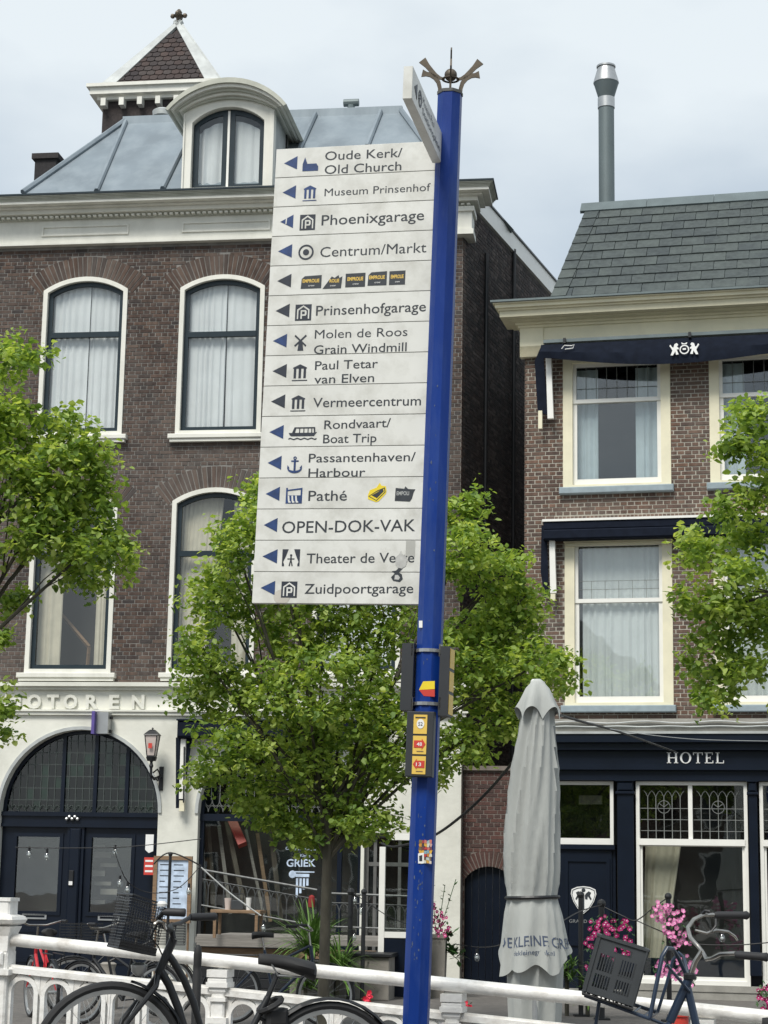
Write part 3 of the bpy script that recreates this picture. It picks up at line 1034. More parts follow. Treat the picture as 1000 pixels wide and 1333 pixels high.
# tiles on the two faces in view
a, b, c = Vector(base[0]), Vector(base[1]), Vector(apx)
for (a, b) in ((Vector(base[0]), Vector(base[1])), (Vector(base[1]), Vector(base[2]))):
    e = (b - a).normalized()
    mid_ = (a + b) / 2
    up = (c - mid_)
    H = up.length
    up.normalize()
    nrm = e.cross(up).normalized()
    Wd = (b - a).length
    rows = 11
    th = H * 0.80 / rows
    tw_ = 0.17
    pts = [(-tw_ / 2, th), (-tw_ / 2, 0.03)] + [(tw_ / 2 * math.sin(t), 0.03 - 0.055 * math.cos(t) ) for t in (-1.2, -0.6, 0, 0.6, 1.2)] + [(tw_ / 2, 0.03), (tw_ / 2, th)]
    pts = [(p[0] * 0.94, p[1]) for p in pts]
    me = MB().prism(pts, -0.018, 0.0).mesh('roof_tile', M['tile'])
    rotm = Matrix((e, -nrm, up)).transposed()
    tilt = Matrix.Rotation(R_(-6), 3, 'X')
    for k in range(rows):
        s = k * th
        half = Wd / 2 * (1 - s / H) - 0.15
        n = int(half / tw_)
        offs = 0 if k % 2 else 0.5
        for i in range(-n - 1, n + 2):
            x = (i + offs) * tw_
            if abs(x) + tw_ * 0.25 > half * (1 - 0.0) : continue
            o = inst('roof_tile', me, tw)
            o.matrix_local = Matrix.Translation(mid_ + e * x + up * s + nrm * 0.03) @ (rotm @ tilt).to_4x4()
fn = MB()
fn.lathe([(0.10, -0.15), (0.09, 0.0), (0.05, 0.08), (0.06, 0.12), (0.12, 0.16), (0.06, 0.20), (0.07, 0.24), (0.03, 0.30)], apx, 10)
for an in range(4):
    q = an * math.pi / 2
    fn.ball((apx[0] + 0.13 * math.cos(q), apx[1] + 0.13 * math.sin(q), apx[2] + 0.16), 0.055, 6, 4)
fn.build('finial', M['bronze'], tw)

# ------------------------------------------------------------------ white ground floor of the left house
gz = lambda py, px=150, k=0.0: LB.z(px, py, k)
A1c, A1r = LB.u(104, 1050), 0.0
A1r = (LB.u(207, 1055) - LB.u(1, 1055)) / 2
A1z = LB.z(104, 1057)
A2c = LB.u(365, 1050)
def semi(c, r, zs, n=24, zb=0.0):
    return [(c - r, zb), (c + r, zb)] + [(c + r * math.cos(math.pi * i / n), zs + r * math.sin(math.pi * i / n)) for i in range(n + 1)]
h1 = semi(A1c, A1r, A1z)
h2 = semi(A2c, A1r, A1z)
x3a, x3b = LB.u(474, 1150), LB.u(562, 1150)
z3a, z3b = 0.0, LB.z(500, 1085)
h3 = [(x3a, z3a), (x3b, z3a), (x3b, z3b), (x3a, z3b)]
GY = -0.06
mb = MB()
mb.sheet([(UL, 0), (UR + 0.06, 0), (UR + 0.06, z_band), (UL, z_band)], GY, [[(p[0], max(p[1], 0.0005)) for p in h] for h in (h1, h2, h3)])
mb.box(0.0, 0.06, GY + 0.001, 0.4, 0, z_band - 0.001)
for h in (h1, h2, h3):
    n = len(h)
    vs = [(p[0], GY, p[1]) for p in h] + [(p[0], 0.25, p[1]) for p in h]
    mb.add(vs, [(i, (i + 1) % n, (i + 1) % n + n, i + n) for i in range(1, n)])
gf = mb.build('painted_ground_floor', M['render_white'], house)
# string courses of the lettered band
b1 = MB()
zt_, zb_ = gz(890, 120, -0.16), gz(929, 120, -0.12)
b1.box(UL, 0.22, -0.20, 0.0, z_band - 0.06, z_band + 0.005)
b1.box(UL, 0.15, -0.13, 0.0, z_band - 0.11, z_band - 0.06)
b1.box(UL, 0.13, -0.115, 0.0, zb_ - 0.02, zb_ + 0.035)
b1.box(UL, 0.17, -0.145, 0.0, zb_ + 0.035, zb_ + 0.065)
b1.build('string_course', M['render_white'], house)
lz = gz(922, 120, -0.09)
caph = gz(904, 120, -0.09) - lz
for ch_, px in zip('MOTOREN', (17, 45, 69, 92, 120, 149, 180)):
    w_ = {'T': 0.20, 'E': 0.17, 'M': 0.27, 'O': 0.23, 'R': 0.21, 'N': 0.21}[ch_]
    uc = LB.u(px, 912, -0.09)
    lt = MB()
    add_text(lt, ch_, uc - w_ / 2, lz, w_, caph, -0.105, bold=0.035, thick=0.045)
    lt.build('raised_letter', M['render_white'], house)
# archivolts
for c_, dd in ((A1c, 1), (A2c, 2)):
    nn = 28
    o_ = [(c_ + (A1r + 0.055) * math.cos(math.pi * i / nn), A1z + (A1r + 0.055) * math.sin(math.pi * i / nn)) for i in range(nn + 1)]
    i_ = [(c_ + (A1r + 0.002) * math.cos(math.pi * i / nn), A1z + (A1r + 0.002) * math.sin(math.pi * i / nn)) for i in range(nn + 1)]
    MB().prism(o_ + i_[::-1], GY - 0.03, GY).build('archivolt', M['lead'], house)
# ---- arch 1: fanlight and double door
fy = 0.12
dn_ = empty("double_door"); dn_.parent = house
arc = [(A1c + (A1r - 0.0) * math.cos(math.pi * i / 24), A1z + A1r * math.sin(math.pi * i / 24)) for i in range(25)]
arci = [(A1c + (A1r - 0.055) * math.cos(math.pi * i / 24), A1z + (A1r - 0.055) * math.sin(math.pi * i / 24)) for i in range(25)]
MB().prism(arc + arci[::-1], fy - 0.03, fy + 0.06).build('fanlight_frame', M['navy'], dn_)
MB().sheet(arci, fy + 0.02).build('fanlight_glass', M['glass_green'], dn_)
fl = MB()
for px in (83, 125, 166):
    x = LB.u(px, 1010, fy)
    h = math.sqrt(max(0, (A1r - 0.05) ** 2 - (x - A1c) ** 2))
    fl.box(x - 0.03, x + 0.03, fy - 0.02, fy + 0.03, A1z, A1z + h)
fl.build('fanlight_mullion', M['navy'], dn_)
ld = MB()
x = A1c - A1r + 0.02
while x < A1c + A1r:
    h = math.sqrt(max(0, (A1r - 0.05) ** 2 - (x - A1c) ** 2))
    if h > 0.03: ld.box(x - 0.005, x + 0.005, fy + 0.008, fy + 0.016, A1z, A1z + h)
    x += 0.117
for k in range(1, 8):
    z = A1z + 0.19 * k
    if z < A1z + A1r - 0.07:
        h = math.sqrt((A1r - 0.05) ** 2 - (z - A1z) ** 2)
        ld.box(A1c - h, A1c + h, fy + 0.007, fy + 0.015, z - 0.005, z + 0.005)
ld.build('leading', M['leading_dark'], dn_)
sc_ = MB()
n = int(2 * A1r / 0.12)
for i in range(n):
    x = A1c - A1r + 0.06 + i * 0.12
    pts = [(x + 0.055 * math.cos(t), fy, A1z + 0.03 + 0.075 * math.sin(t)) for t in np.linspace(0, math.pi, 7)]
    sc_.tube(pts, 0.006, 4)
    pts = [(x + 0.06 + 0.05 * math.cos(t), fy, A1z + 0.11 - 0.065 * math.sin(t)) for t in np.linspace(0, math.pi, 7)]
    sc_.tube(pts, 0.005, 4)
sc_.build('scroll_leading', M['leading_dark'], dn_)
# stained glass squares
sg = MB()
rs_ = random.Random(3)
for i in range(46):
    x = A1c - A1r + 0.02 + 0.117 * rs_.randint(1, int(2 * A1r / 0.117) - 2)
    z = A1z + 0.19 * rs_.randint(0, 5)
    if (abs(x - A1c) + 0.12) ** 2 + (z + 0.19 - A1z) ** 2 < (A1r - 0.06) ** 2:
        sg.box(x + .008, x + 0.11, fy + 0.024, fy + 0.027, z + 0.008, z + 0.182)
sg.build('stained_pane', mat('clouded green glass', (0.045, 0.07, 0.055), 0.3, var=0.5, scale=10), dn_)
zl = gz(1077, 100, fy)
lb = MB()
lb.box(A1c - A1r, A1c + A1r, fy - 0.06, fy + 0.08, zl, A1z - 0.0)
lb.box(A1c - A1r, A1c + A1r, fy - 0.10, fy - 0.06, A1z - 0.07, A1z - 0.01)
lb.box(A1c - A1r, A1c + A1r, fy - 0.085, fy - 0.06, zl, zl + 0.05)
lb.build('lintel', M['navy'], dn_)
lc = LB.u(97, 1150, fy)
MB().box(lc - 0.14, lc + 0.14, fy - 0.05, fy + 0.08, 0, zl).cbox(lc - 0.09, lc + 0.09, fy - 0.10, fy - 0.05, 0, zl - 0.02, .02).build('centre_post', M['navy'], dn_)
orn = MB()
ox, oz = LB.at(94, 1066, fy - 0.1)
for i in range(5):
    orn.ball((ox + (i - 2) * 0.045, fy - 0.10, oz + (0.035 if i % 2 else 0.0)), 0.03, 6, 4)
orn.build('carved_ornament', M['steel'], dn_)
for side in (0, 1):
    a, b = (A1c - A1r, lc - 0.14) if side == 0 else (lc + 0.14, A1c + A1r)
    g0, g1 = (LB.u(20, 1140, fy), LB.u(76, 1140, fy)) if side == 0 else (LB.u(118, 1140, fy), LB.u(170, 1140, fy))
    zg0, zg1 = gz(1187, 100, fy), gz(1090, 100, fy)
    dl = MB()
    dl.ring([(a, 0.02), (b, 0.02), (b, zl), (a, zl)], [(g0, zg0), (g1, zg0), (g1, zg1), (g0, zg1)], fy + 0.0, fy + 0.06)
    dl.ring([(g0 - .06, zg0 - .06), (g1 + .06, zg0 - .06), (g1 + .06, zg1 + .06), (g0 - .06, zg1 + .06)], [(g0, zg0), (g1, zg0), (g1, zg1), (g0, zg1)], fy - 0.02, fy)
    q0 = zg0 - 0.16
    dl.ring([(a + .14, 0.2), (b - .14, 0.2), (b - .14, q0 - .12), (a + .14, q0 - .12)], [(a + .19, 0.25), (b - .19, 0.25), (b - .19, q0 - .17), (a + .19, q0 - .17)], fy - 0.015, fy)
    leaf = dl.build('door_leaf', M['navy'], dn_)
    MB().box(g0 - .01, g1 + .01, fy + 0.02, fy + 0.026, zg0 - .01, zg1 + .01).build('door_glass', M['glass'], dn_)
    la, lb2 = (LB.u(29, 1193, fy), LB.u(61, 1193, fy)) if side == 0 else (LB.u(128, 1194, fy), LB.u(156, 1194, fy))
    zq = gz(1193, 45, fy)
    sl = MB().ring([(la, zq - .04), (lb2, zq - .04), (lb2, zq + .045), (la, zq + .045)], [(la + .03, zq - .015), (lb2 - .03, zq - .015), (lb2 - .03, zq + .02), (la + .03, zq + .02)], fy - 0.02, fy)
    sl.build('letter_slot', M['steel'], dn_)
x0, z0 = LB.at(93, 1143, fy - .1)
MB().cbox(x0 - 0.04, x0 + 0.04, fy - 0.13, fy - 0.10, z0 - 0.12, z0 + 0.12, .01).build('doorbell_panel', M['black'], dn_)
MB().box(x0 - 0.03, x0 + 0.03, fy - 0.135, fy - 0.13, z0 - 0.11, z0 - 0.05).build('name_plate', M['white_print'], dn_)
x0, z0 = LB.at(196, 1098, 0.0)
nt_ = MB().prism([(x0 - .06, z0 - .10), (x0, z0 - .15), (x0 + .07, z0 - .12), (x0 + .07, z0 + .14), (x0 - .06, z0 + .14)], -0.085, -0.07)
tag(nt_.build('notice', M['white_print'], None, frame=LB), 'white paper notice on the navy door jamb beside the arched fanlight', 'notice')
# things dimly inside the right door: shelf lights
ins = MB()
for i in range(7):
    a, b = LB.at(124 + (i % 3) * 8, 1102 + i * 12, 0.5)
    ins.box(a - 0.12, a + 0.16, 0.5, 0.55, b - 0.03, b + 0.03 + 0.03 * (i % 2))
ins.build('display_shelf', M['concrete'], dn_)
MB().box(A1c - A1r, A1c + A1r, 0.75, 0.8, 0, A1z + A1r).build('hall_wall', M['room'], dn_)

# ---- arch 2: restaurant window
sh = empty('shop_window'); sh.parent = house
arc = [(A2c + (A1r - 0.0) * math.cos(math.pi * i / 24), A1z + A1r * math.sin(math.pi * i / 24)) for i in range(25)]
arci = [(A2c + (A1r - 0.055) * math.cos(math.pi * i / 24), A1z + (A1r - 0.055) * math.sin(math.pi * i / 24)) for i in range(25)]
MB().prism(arc + arci[::-1], fy - 0.03, fy + 0.06).build('fanlight_frame', M['navy'], sh)
MB().sheet(arci, fy + 0.02).build('fanlight_glass', M['glass_green'], sh)
MB().box(A2c - A1r, A2c + A1r, fy - 0.05, fy + 0.06, A1z - 0.11, A1z).build('transom', M['navy'], sh)
sc_ = MB()
for i in range(n):
    x = A2c - A1r + 0.06 + i * 0.12
    for (cx, cz, s_) in ((x, A1z + 0.03, 1), (x + .06, A1z + .22, -1)):
        sc_.tube([(cx + 0.06 * math.cos(t), fy, cz + s_ * 0.10 * math.sin(t)) for t in np.linspace(0, math.pi, 7)], 0.006, 4)
x = A2c - A1r + 0.02
while x < A2c + A1r:
    h = math.sqrt(max(0, (A1r - 0.05) ** 2 - (x - A2c) ** 2))
    if h > 0.25: sc_.box(x - 0.005, x + 0.005, fy + 0.008, fy + 0.016, A1z + 0.22, A1z + h)
    x += 0.14
sc_.build('leading', M['leading'], sh)
zs0 = 0.55
fw = MB()
for x in (A2c - A1r + 0.03, A2c + 0.95, A2c + A1r - 0.03):
    fw.box(x - 0.035, x + 0.035, fy - 0.03, fy + 0.05, 0, A1z - 0.11)
fw.box(A2c - A1r, A2c + A1r, fy - 0.03, fy + 0.05, 0, zs0)
fw.build('window_frame', M['navy'], sh)
MB().box(A2c - A1r, A2c + A1r, fy + 0.02, fy + 0.026, zs0, A1z - 0.1).build('pane', M['glass'], sh)
# leaning boards in the window
lw = [(270, 1072, 280, 1200, 'plank_dim', .045), (285, 1075, 300, 1190, 'wood_grey', .04), (295, 1070, 318, 1180, 'plank_dim', .05), (302, 1068, 316, 1100, 'red', .10),
      (320, 1080, 345, 1200, 'wood_grey', .03), (335, 1085, 352, 1200, 'wood', .04), (352, 1075, 366, 1200, 'plank_dim', .04), (262, 1064, 268, 1190, 'wood_grey', .03)]
for (xa, ya, xb, yb, mm_, w_) in lw:
    a = LB.at(xa, ya, 0.5); b = LB.at(xb, yb, 0.35)
    mb = MB().tube([(a[0], 0.5, a[1]), (b[0], 0.35, b[1])], w_, 4)
    mb.build('leaning_board', M[mm_], sh)
gt = MB()
yy = fy + 0.01
def ltext(mb, F, s, xa, ya, xb, yb, cap_px, k, bold=0.0, spacing=1.0):
    """text whose baseline runs from photo point a to b on plane k of frame F"""
    a = F.at(xa, ya, k); b = F.at(xb, yb, k)
    c = F.at(xa, ya - cap_px, k)
    add_text(mb, s, a[0], a[1], b[0] - a[0], c[1] - a[1], k, bold=bold, spacing=spacing, dz=b[1] - a[1])
ltext(gt, LB, 'Ouzo Restaurant', 372, 1106, 415, 1108, 4, yy)
ltext(gt, LB, 'De Kleine', 383, 1115, 404, 1116, 4, yy)
ltext(gt, LB, 'GRIEK', 373, 1128, 411, 1128, 10, yy, bold=0.02)
gt.build('window_lettering', M['paper'], sh)
gt2 = MB()
x0, z0 = LB.at(385, 1134, yy); x1, z1 = LB.at(397, 1160, yy)
gt2.ball((x0 - 0.05, yy, z0 - 0.05), 0.06, 8, 5, (1, .1, 1))
gt2.box(x0 - 0.04, x0 + 0.30, yy - .002, yy, z0 - 0.02, z0 + 0.0)
gt2.box(x0, x0 + 0.22, yy - .002, yy, z0 - 0.09, z0 - 0.04)
for q in range(4):
    gt2.box(x0 + 0.01 + q * 0.055, x0 + 0.045 + q * 0.055, yy - .002, yy, z0 - (0.40 - q * 0.06), z0 - 0.11)
gt2.build('column_print', M['paper'], sh)
MB().box(A2c - A1r, A2c + A1r, 0.75, 0.8, 0, A1z + A1r).build('interior_wall', M['room'], sh)
# ---- opening 3: glazed side door with slatted panes
sd3 = empty('side_window'); sd3.parent = house
s3 = MB()
s3.ring(h3, [(x3a + .06, .5), (x3b - .06, .5), (x3b - .06, z3b - .06), (x3a + .06, z3b - .06)], 0.05, 0.12)
s3.build('window_frame', M['frame_grey'], sd3)
s3 = MB()
for px in (488, 520):
    x = LB.u(px, 1150, 0.06); s3.box(x - .025, x + .025, 0.05, 0.11, 0.5, z3b - .06)
z = LB.z(500, 1125, 0.06); s3.box(x3a + .06, x3b - .06, 0.045, 0.11, z - .03, z + .03)
s3.build('glazing_bar', M['frame_grey'], sd3)
MB().box(x3a, x3b, 0.09, 0.095, 0.5, z3b).build('pane', M['glass'], sd3)
MB().box(x3a, x3b, 0.6, 0.65, 0.0, z3b).build('interior_wall', M['room'], sd3)

# ------------------------------------------------------------------ ALLEY GATE
gate = empty('gate_wall', label='low wine red brick wall with an arched navy door closing the alley', cat='wall', frame=LB)
ga, gb = 0.07, LB.u(700, 1150, 0.2)
gzt = LB.z(630, 1003, 0.2)
dga, dgb = LB.u(594, 1200, 0.2), LB.u(668, 1200, 0.2)
dga = max(dga, ga + 0.03)
gzs = LB.z(630, 1145, 0.2); gri = LB.z(630, 1128, 0.2) - gzs
gh = seg_arch(dga, dgb, 0.002, gzs, gri, 12)
MB().sheet([(ga, 0), (gb, 0), (gb, gzt), (ga, gzt)], 0.2, [gh]).build('mortar_wall', M['mortar_gate'], gate)
MB().box(ga, gb, 0.22, 0.45, gh[2][1] + 0.3, gzt).build('wall_core', M['mortar_gate'], gate)
rg = arch_ring(gate, dga, dgb, gzs, gri, 0.24, M['brick_gate'], None, y=0.2, nb=18, splay=0.0)
lay_bricks(gate, LB, ga, gb, 0.0, gzt, [gh, rg], 0.0655, M['brick_gate'], y=0.2, single=lambda u, z: -z if z > 1.5 else None)
MB().box(ga, gb, 0.14, 0.5, gzt, gzt + 0.07).build('coping', M['mortar_gate'], gate)
nb_ = 7
for i in range(nb_):
    a = dga + (dgb - dga) * i / nb_ + 0.004; b = dga + (dgb - dga) * (i + 1) / nb_ - 0.004
    cx = (dga + dgb) / 2; w_ = (dgb - dga) / 2; r = (w_ * w_ + gri * gri) / (2 * gri); cz = gzs + gri - r
    ft = lambda x: cz + math.sqrt(r * r - (x - cx) ** 2)
    MB().prism([(a, 0), (b, 0), (b, ft(b)), (a, ft(a))], 0.30, 0.34).build('door_board', M['navy'], gate)
# ------------------------------------------------------------------ RIGHT HOUSE (hotel)
hotel = empty('hotel_building', label='red brown brick hotel with cream cornice, slate mansard roof, navy awnings and navy ground floor', cat='hotel', frame=RB)
HU0 = 0.0
HU1 = RB.u(1075, 700)
rz_ = lambda px, py, k=0.0: RB.z(px, py, k)
zb0 = rz_(800, 936)                       # bottom of brick
zb1 = rz_(800, 452)                       # brick top under the frieze
def rwin(x0, x1, ym, xm, ybot, ytop):
    return [RB.u(x0, ym), RB.u(x1, ym), rz_(xm, ybot), rz_(xm, ytop)]
RW1 = rwin(733.2, 873.2, 555, 803, 634, 463)
RV1 = rwin(735.5, 876, 815, 806, 919, 697)
rp_ = RB.u(924, 555) - RW1[0]
RW2 = [RW1[0] + rp_, RW1[1] + rp_] + RW1[2:]
RV2 = [RV1[0] + rp_, RV1[1] + rp_] + RV1[2:]
rwins = [RW1, RW2, RV1, RV2]
rect = lambda w, t=0.0: [(w[0] + t, w[2] + t), (w[1] - t, w[2] + t), (w[1] - t, w[3] - t), (w[0] + t, w[3] - t)]
rholes = [rect(w) for w in rwins]
MB().sheet([(HU0, zb0), (HU1, zb0), (HU1, zb1), (HU0, zb1)], 0.0, rholes).build('mortar_wall', M['mortar_r'], hotel)
# soldier course above the lower awning
sold = []
zs_ = rz_(803, 672)
ua, ub = RB.u(722, 672), RB.u(880, 672)
sold.append([(ua, zs_ - 0.06), (HU1, zs_ - 0.06), (HU1, zs_ + 0.02), (ua, zs_ + 0.02)])
def vis_r(u, z):
    q = RB.w((u, 0, z)) - EYE
    c = q.dot(_f)
    px, py = 500 + FPX * q.dot(CR) / c, 666.5 - FPX * q.dot(CU) / c
    if px > 995 or py < 445: return None
    if px > 880 and py > 560: return None
    if px < 735 and py > 700: return None
    return abs(px - 820) * 0.4 + abs(py - 620) * 0.6
lay_bricks(hotel, RB, HU0, HU1, zb0, zb1, rholes + sold, 0.0625, M['brick_r'], single=vis_r, j=0.012, nmax=300)
mb = MB()
x = ua
while x < HU1 - 0.06:
    mb.box(x + 0.005, x + 0.052, -0.006, 0.01, zs_ - 0.055, zs_ + 0.016)
    x += 0.06
mb.build('soldier_course', M['brick_r'], hotel, kind='stuff')
# left flank and back of the hotel
mb = MB()
zroof = rz_(800, 385)
mb.box(0.0, 0.02, 0.0, 7.0, 0, zroof - 0.35)
mb.box(0.0, HU1, 7.0, 7.1, 0, zroof - 0.35)
mb.box(HU1 - 0.02, HU1, 0.0, 7.0, 0, zroof - 0.35)
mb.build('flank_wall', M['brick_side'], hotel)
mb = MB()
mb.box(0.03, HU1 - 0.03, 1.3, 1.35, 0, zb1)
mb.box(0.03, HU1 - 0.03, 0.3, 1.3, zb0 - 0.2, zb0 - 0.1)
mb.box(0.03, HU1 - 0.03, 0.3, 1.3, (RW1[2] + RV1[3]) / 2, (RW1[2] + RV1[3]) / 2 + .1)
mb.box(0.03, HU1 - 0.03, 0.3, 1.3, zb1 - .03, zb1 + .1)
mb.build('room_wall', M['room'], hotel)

def window_r(w, upper):
    u0, u1, z0, z1 = w
    o = inst('window', MB().ring(rect(w), [(u0 + .145, z0 + .05), (u1 - .145, z0 + .05), (u1 - .145, z1 - .09), (u0 + .145, z1 - .09)], -0.02, 0.10).mesh('window', M['cream']), hotel)
    sh_ = 0.135
    wz = rz_(803, 520) if upper else rz_(806, 781)
    s = MB()
    a, b = u0 + sh_ + 0.012, u1 - sh_ - 0.012
    zb_, zt_ = z0 + .045, z1 - .085
    s.ring([(a - .01, zb_), (b + .01, zb_), (b + .01, wz + .03), (a - .01, wz + .03)], [(a + .06, zb_ + .10), (b - .06, zb_ + .10), (b - .06, wz - .035), (a + .06, wz - .035)], 0.05, 0.10)
    s.ring([(a - .01, wz - .03), (b + .01, wz - .03), (b + .01, zt_), (a - .01, zt_)], [(a + .05, wz + .03), (b - .05, wz + .03), (b - .05, zt_ - .06), (a + .05, zt_ - .06)], 0.03, 0.08)
    s.build('sash', M['sash_white'], o)
    MB().box(a, b, 0.075, 0.08, zb_ + .02, zt_ - .02).build('pane', M['glass'], o)
    l = MB()
    if upper:
        for q in range(1, 8):
            x = a + .04 + (b - a - .08) * q / 8
            l.box(x - .004, x + .004, 0.062, 0.068, wz + .03, zt_ - .06)
        z = wz + 0.20
        l.box(a + .04, b - .04, 0.061, 0.067, z - .004, z + .004)
    else:
        for q in range(1, 6):
            x = a + .04 + (b - a - .08) * q / 6
            l.box(x - .003, x + .003, 0.062, 0.068, wz + .03, wz + 0.30)
        l.box(a + .04, b - .04, 0.061, 0.067, wz + .17, wz + .176)
        l.box(a + .04, b - .04, 0.061, 0.067, wz + .297, wz + .303)
    l.build('leading', M['leading'], o)
    c = MB()
    if upper:
        curtain_mb(c, a + .03, a + 0.36, z0 + .15, z1 - .15, 0.22, 4, 0.03)
        curtain_mb(c, b - 0.40, b - 0.03, z0 + .15, z1 - .15, 0.22, 5, 0.03)
        c.build('curtain', M['curtain_blue'], o, smooth=True)
    else:
        curtain_mb(c, a + .10, b - .06, z0 + .15, z1 - .15, 0.15, 9, 0.03)
        c.build('curtain', M['curtain'], o, smooth=True)
    MB().cbox(u0 - 0.05, u1 + 0.04, -0.11, 0.02, z0 - 0.10, z0 + 0.003, .012).build('sill', M['sill_blue'], o)
    if not upper:
        MB().box(u0 - 0.01, u1 + 0.01, -0.07, -0.02, z1 - 0.10, z1 + 0.02).box(u0 + .03, u1 - .03, -0.05, -0.02, z1 - 0.155, z1 - 0.11).build('blind_box', M['cream'], o)
for i, w in enumerate(rwins): window_r(w, i < 2)

# cornice of the hotel
PX = 820
kz = lambda py, k: RB.z(PX, py, k)
ln = lambda y640, y1000: y640 + (y1000 - y640) * (PX - 640) / 360
zcr = kz(ln(393, 374), -0.55)
z_f0 = kz(ln(452, 437), -0.08)
z_f1 = kz(ln(430, 410), -0.1)
# left end of the crown is seen at photo x=641
cn = MB()
eU = RB.u(643, 394, -0.5)
ex = min(0.55, -eU)
cn.box(-0.06, HU1, -0.08, 0.2, z_f0, z_f1)
cn.box(-0.06, 0.30, -0.10, -0.08, z_f0 - 0.17, z_f1)
cn.box(-0.06, 0.30, -0.10, 0.02, z_f0 - 0.17, z_f0)
cn.build('frieze', M['cream'], hotel)
steps = [(0.12, 0.0, 0.13, 'cream'), (0.17, 0.13, 0.24, 'cream'), (0.30, 0.24, 0.30, 'cream_shade'), (0.44, 0.30, 0.62, 'cream_shade'), (0.47, 0.62, 0.72, 'cream'), (0.52, 0.72, 0.90, 'cream'), (0.56, 0.90, 0.96, 'cream')]
M['cream_shade'] = mat('cream paint with recess shade', (0.62, 0.58, 0.42), 0.55, var=0.06)  # darker cream that paints the shade of the cornice recess
Hh = zcr - z_f1
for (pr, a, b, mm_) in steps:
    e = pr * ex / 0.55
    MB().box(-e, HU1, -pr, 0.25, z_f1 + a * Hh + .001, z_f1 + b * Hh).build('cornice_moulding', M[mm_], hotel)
MB().box(-ex - .04, HU1, -0.60, 0.3, zcr - 0.04 * Hh + .001, zcr + 0.02).build('gutter_edge', M['flue'], hotel)

# slate roof
KS0, KS1 = -0.05, 2.2
def rv(px, py, k):
    u_, z_ = RB.at(px, py, k)
    return Vector((u_, k, z_))
sl0 = rv(717, 389, KS0); sl1 = rv(765, 270, KS1)
sz1 = (sl1.z + rv(1000, 253, KS1).z) / 2
sl1.z = sz1
sz0 = sl0.z
up_v = Vector((0, KS1 - KS0, sz1 - sz0)); SL = up_v.length; up_v.normalize()
nrm_s = Vector((0, -up_v.z, up_v.y))
mb = MB()
far_u = HU1 + 0.3
mb.add([sl0, (far_u, KS0, sz0), (far_u, KS1, sz1), sl1, (sl0.x, 7.0, sz0), (sl1.x, 5.0, sz1), (far_u, 7.0, sz0), (far_u, 5.0, sz1)],
       [(0, 1, 2, 3), (4, 0, 3, 5), (3, 2, 7, 5), (1, 6, 7, 2), (6, 4, 5, 7)])
mb.build('roof_deck', M['flue'], hotel)
rows = 10
rh = (SL - 0.22) / rows
swid = 0.355
def hipx(s): return sl0.x + (sl1.x - sl0.x) * s / SL
def clip_poly(u0, u1, s0, s1, off=0.0):
    a0, a1 = hipx(s0) + off, hipx(s1) + off
    p = [(max(u0, a0), s0), (u1, s0), (u1, s1), (max(u0, a1), s1)]
    if max(u0, a0) >= u1 and max(u0, a1) >= u1: return None
    if u1 < a1: return None
    return p
for k in range(rows):
    s0_, s1_ = k * rh, (k + 1) * rh
    off = hipx(0) - 5 + (swid / 2 if k % 2 else 0)
    i = 0
    while off + i * swid < far_u:
        u0 = off + i * swid
        i += 1
        pp = clip_poly(u0 + 0.005, u0 + swid - 0.005, s0_, s1_ - .004, 0.24)
        if pp is None or u0 > far_u - .3: continue
        c = Vector((u0 + swid / 2, 0, 0))
        def S(u, s, h): 
            q = Vector((u, KS0, sz0)) + up_v * s + nrm_s * h
            return (q.x, q.y, q.z)
        j = random.uniform(0, 0.006)
        b = [S(p[0], p[1] + random.uniform(-.004, .004) * (p[1] == s0_), 0.036 + j if p[1] == s0_ else 0.018 + j) for p in pp]
        t = [S(p[0], p[1], 0.0) for p in pp]
        mb = MB().add(b + t, [(0, 1, 2, 3), (0, 4, 5, 1), (1, 5, 6, 2), (3, 2, 6, 7), (0, 3, 7, 4)])
        mb.build('slate', M['slate'], hotel)
# cut slates along the hip
for k in range(rows):
    s0_, s1_ = k * rh, (k + 1) * rh
    b = [S(hipx(s0_), s0_, .045), S(hipx(s0_) + .235, s0_, .05), S(hipx(s1_) + .235, s1_, .03), S(hipx(s1_), s1_, .03)]
    t = [S(hipx(s0_), s0_, 0), S(hipx(s0_) + .235, s0_, 0), S(hipx(s1_) + .235, s1_, 0), S(hipx(s1_), s1_, 0)]
    MB().add(b + t, [(0, 1, 2, 3), (0, 4, 5, 1), (1, 5, 6, 2), (3, 2, 6, 7), (0, 3, 7, 4)]).build('hip_slate', M['slate'], hotel)
n = 6
wseg = 1.1
x = sl1.x - 0.1
while x < far_u:
    a = [S(x, SL - 0.24, .05), S(x + wseg - .006, SL - 0.24, .05), S(x + wseg - .006, SL + .03, .06), S(x, SL + .03, .06)]
    b = [S(x, SL - 0.24, 0), S(x + wseg - .006, SL - 0.24, 0), S(x + wseg - .006, SL + .03, -.1), S(x, SL + .03, -.1)]
    MB().add(a + b, [(0, 1, 2, 3), (0, 4, 5, 1), (1, 5, 6, 2), (3, 2, 6, 7), (0, 3, 7, 4)]).build('ridge_flashing', M['slate_pale'] if 'slate_pale' in M else M['flue'], hotel)
    x += wseg
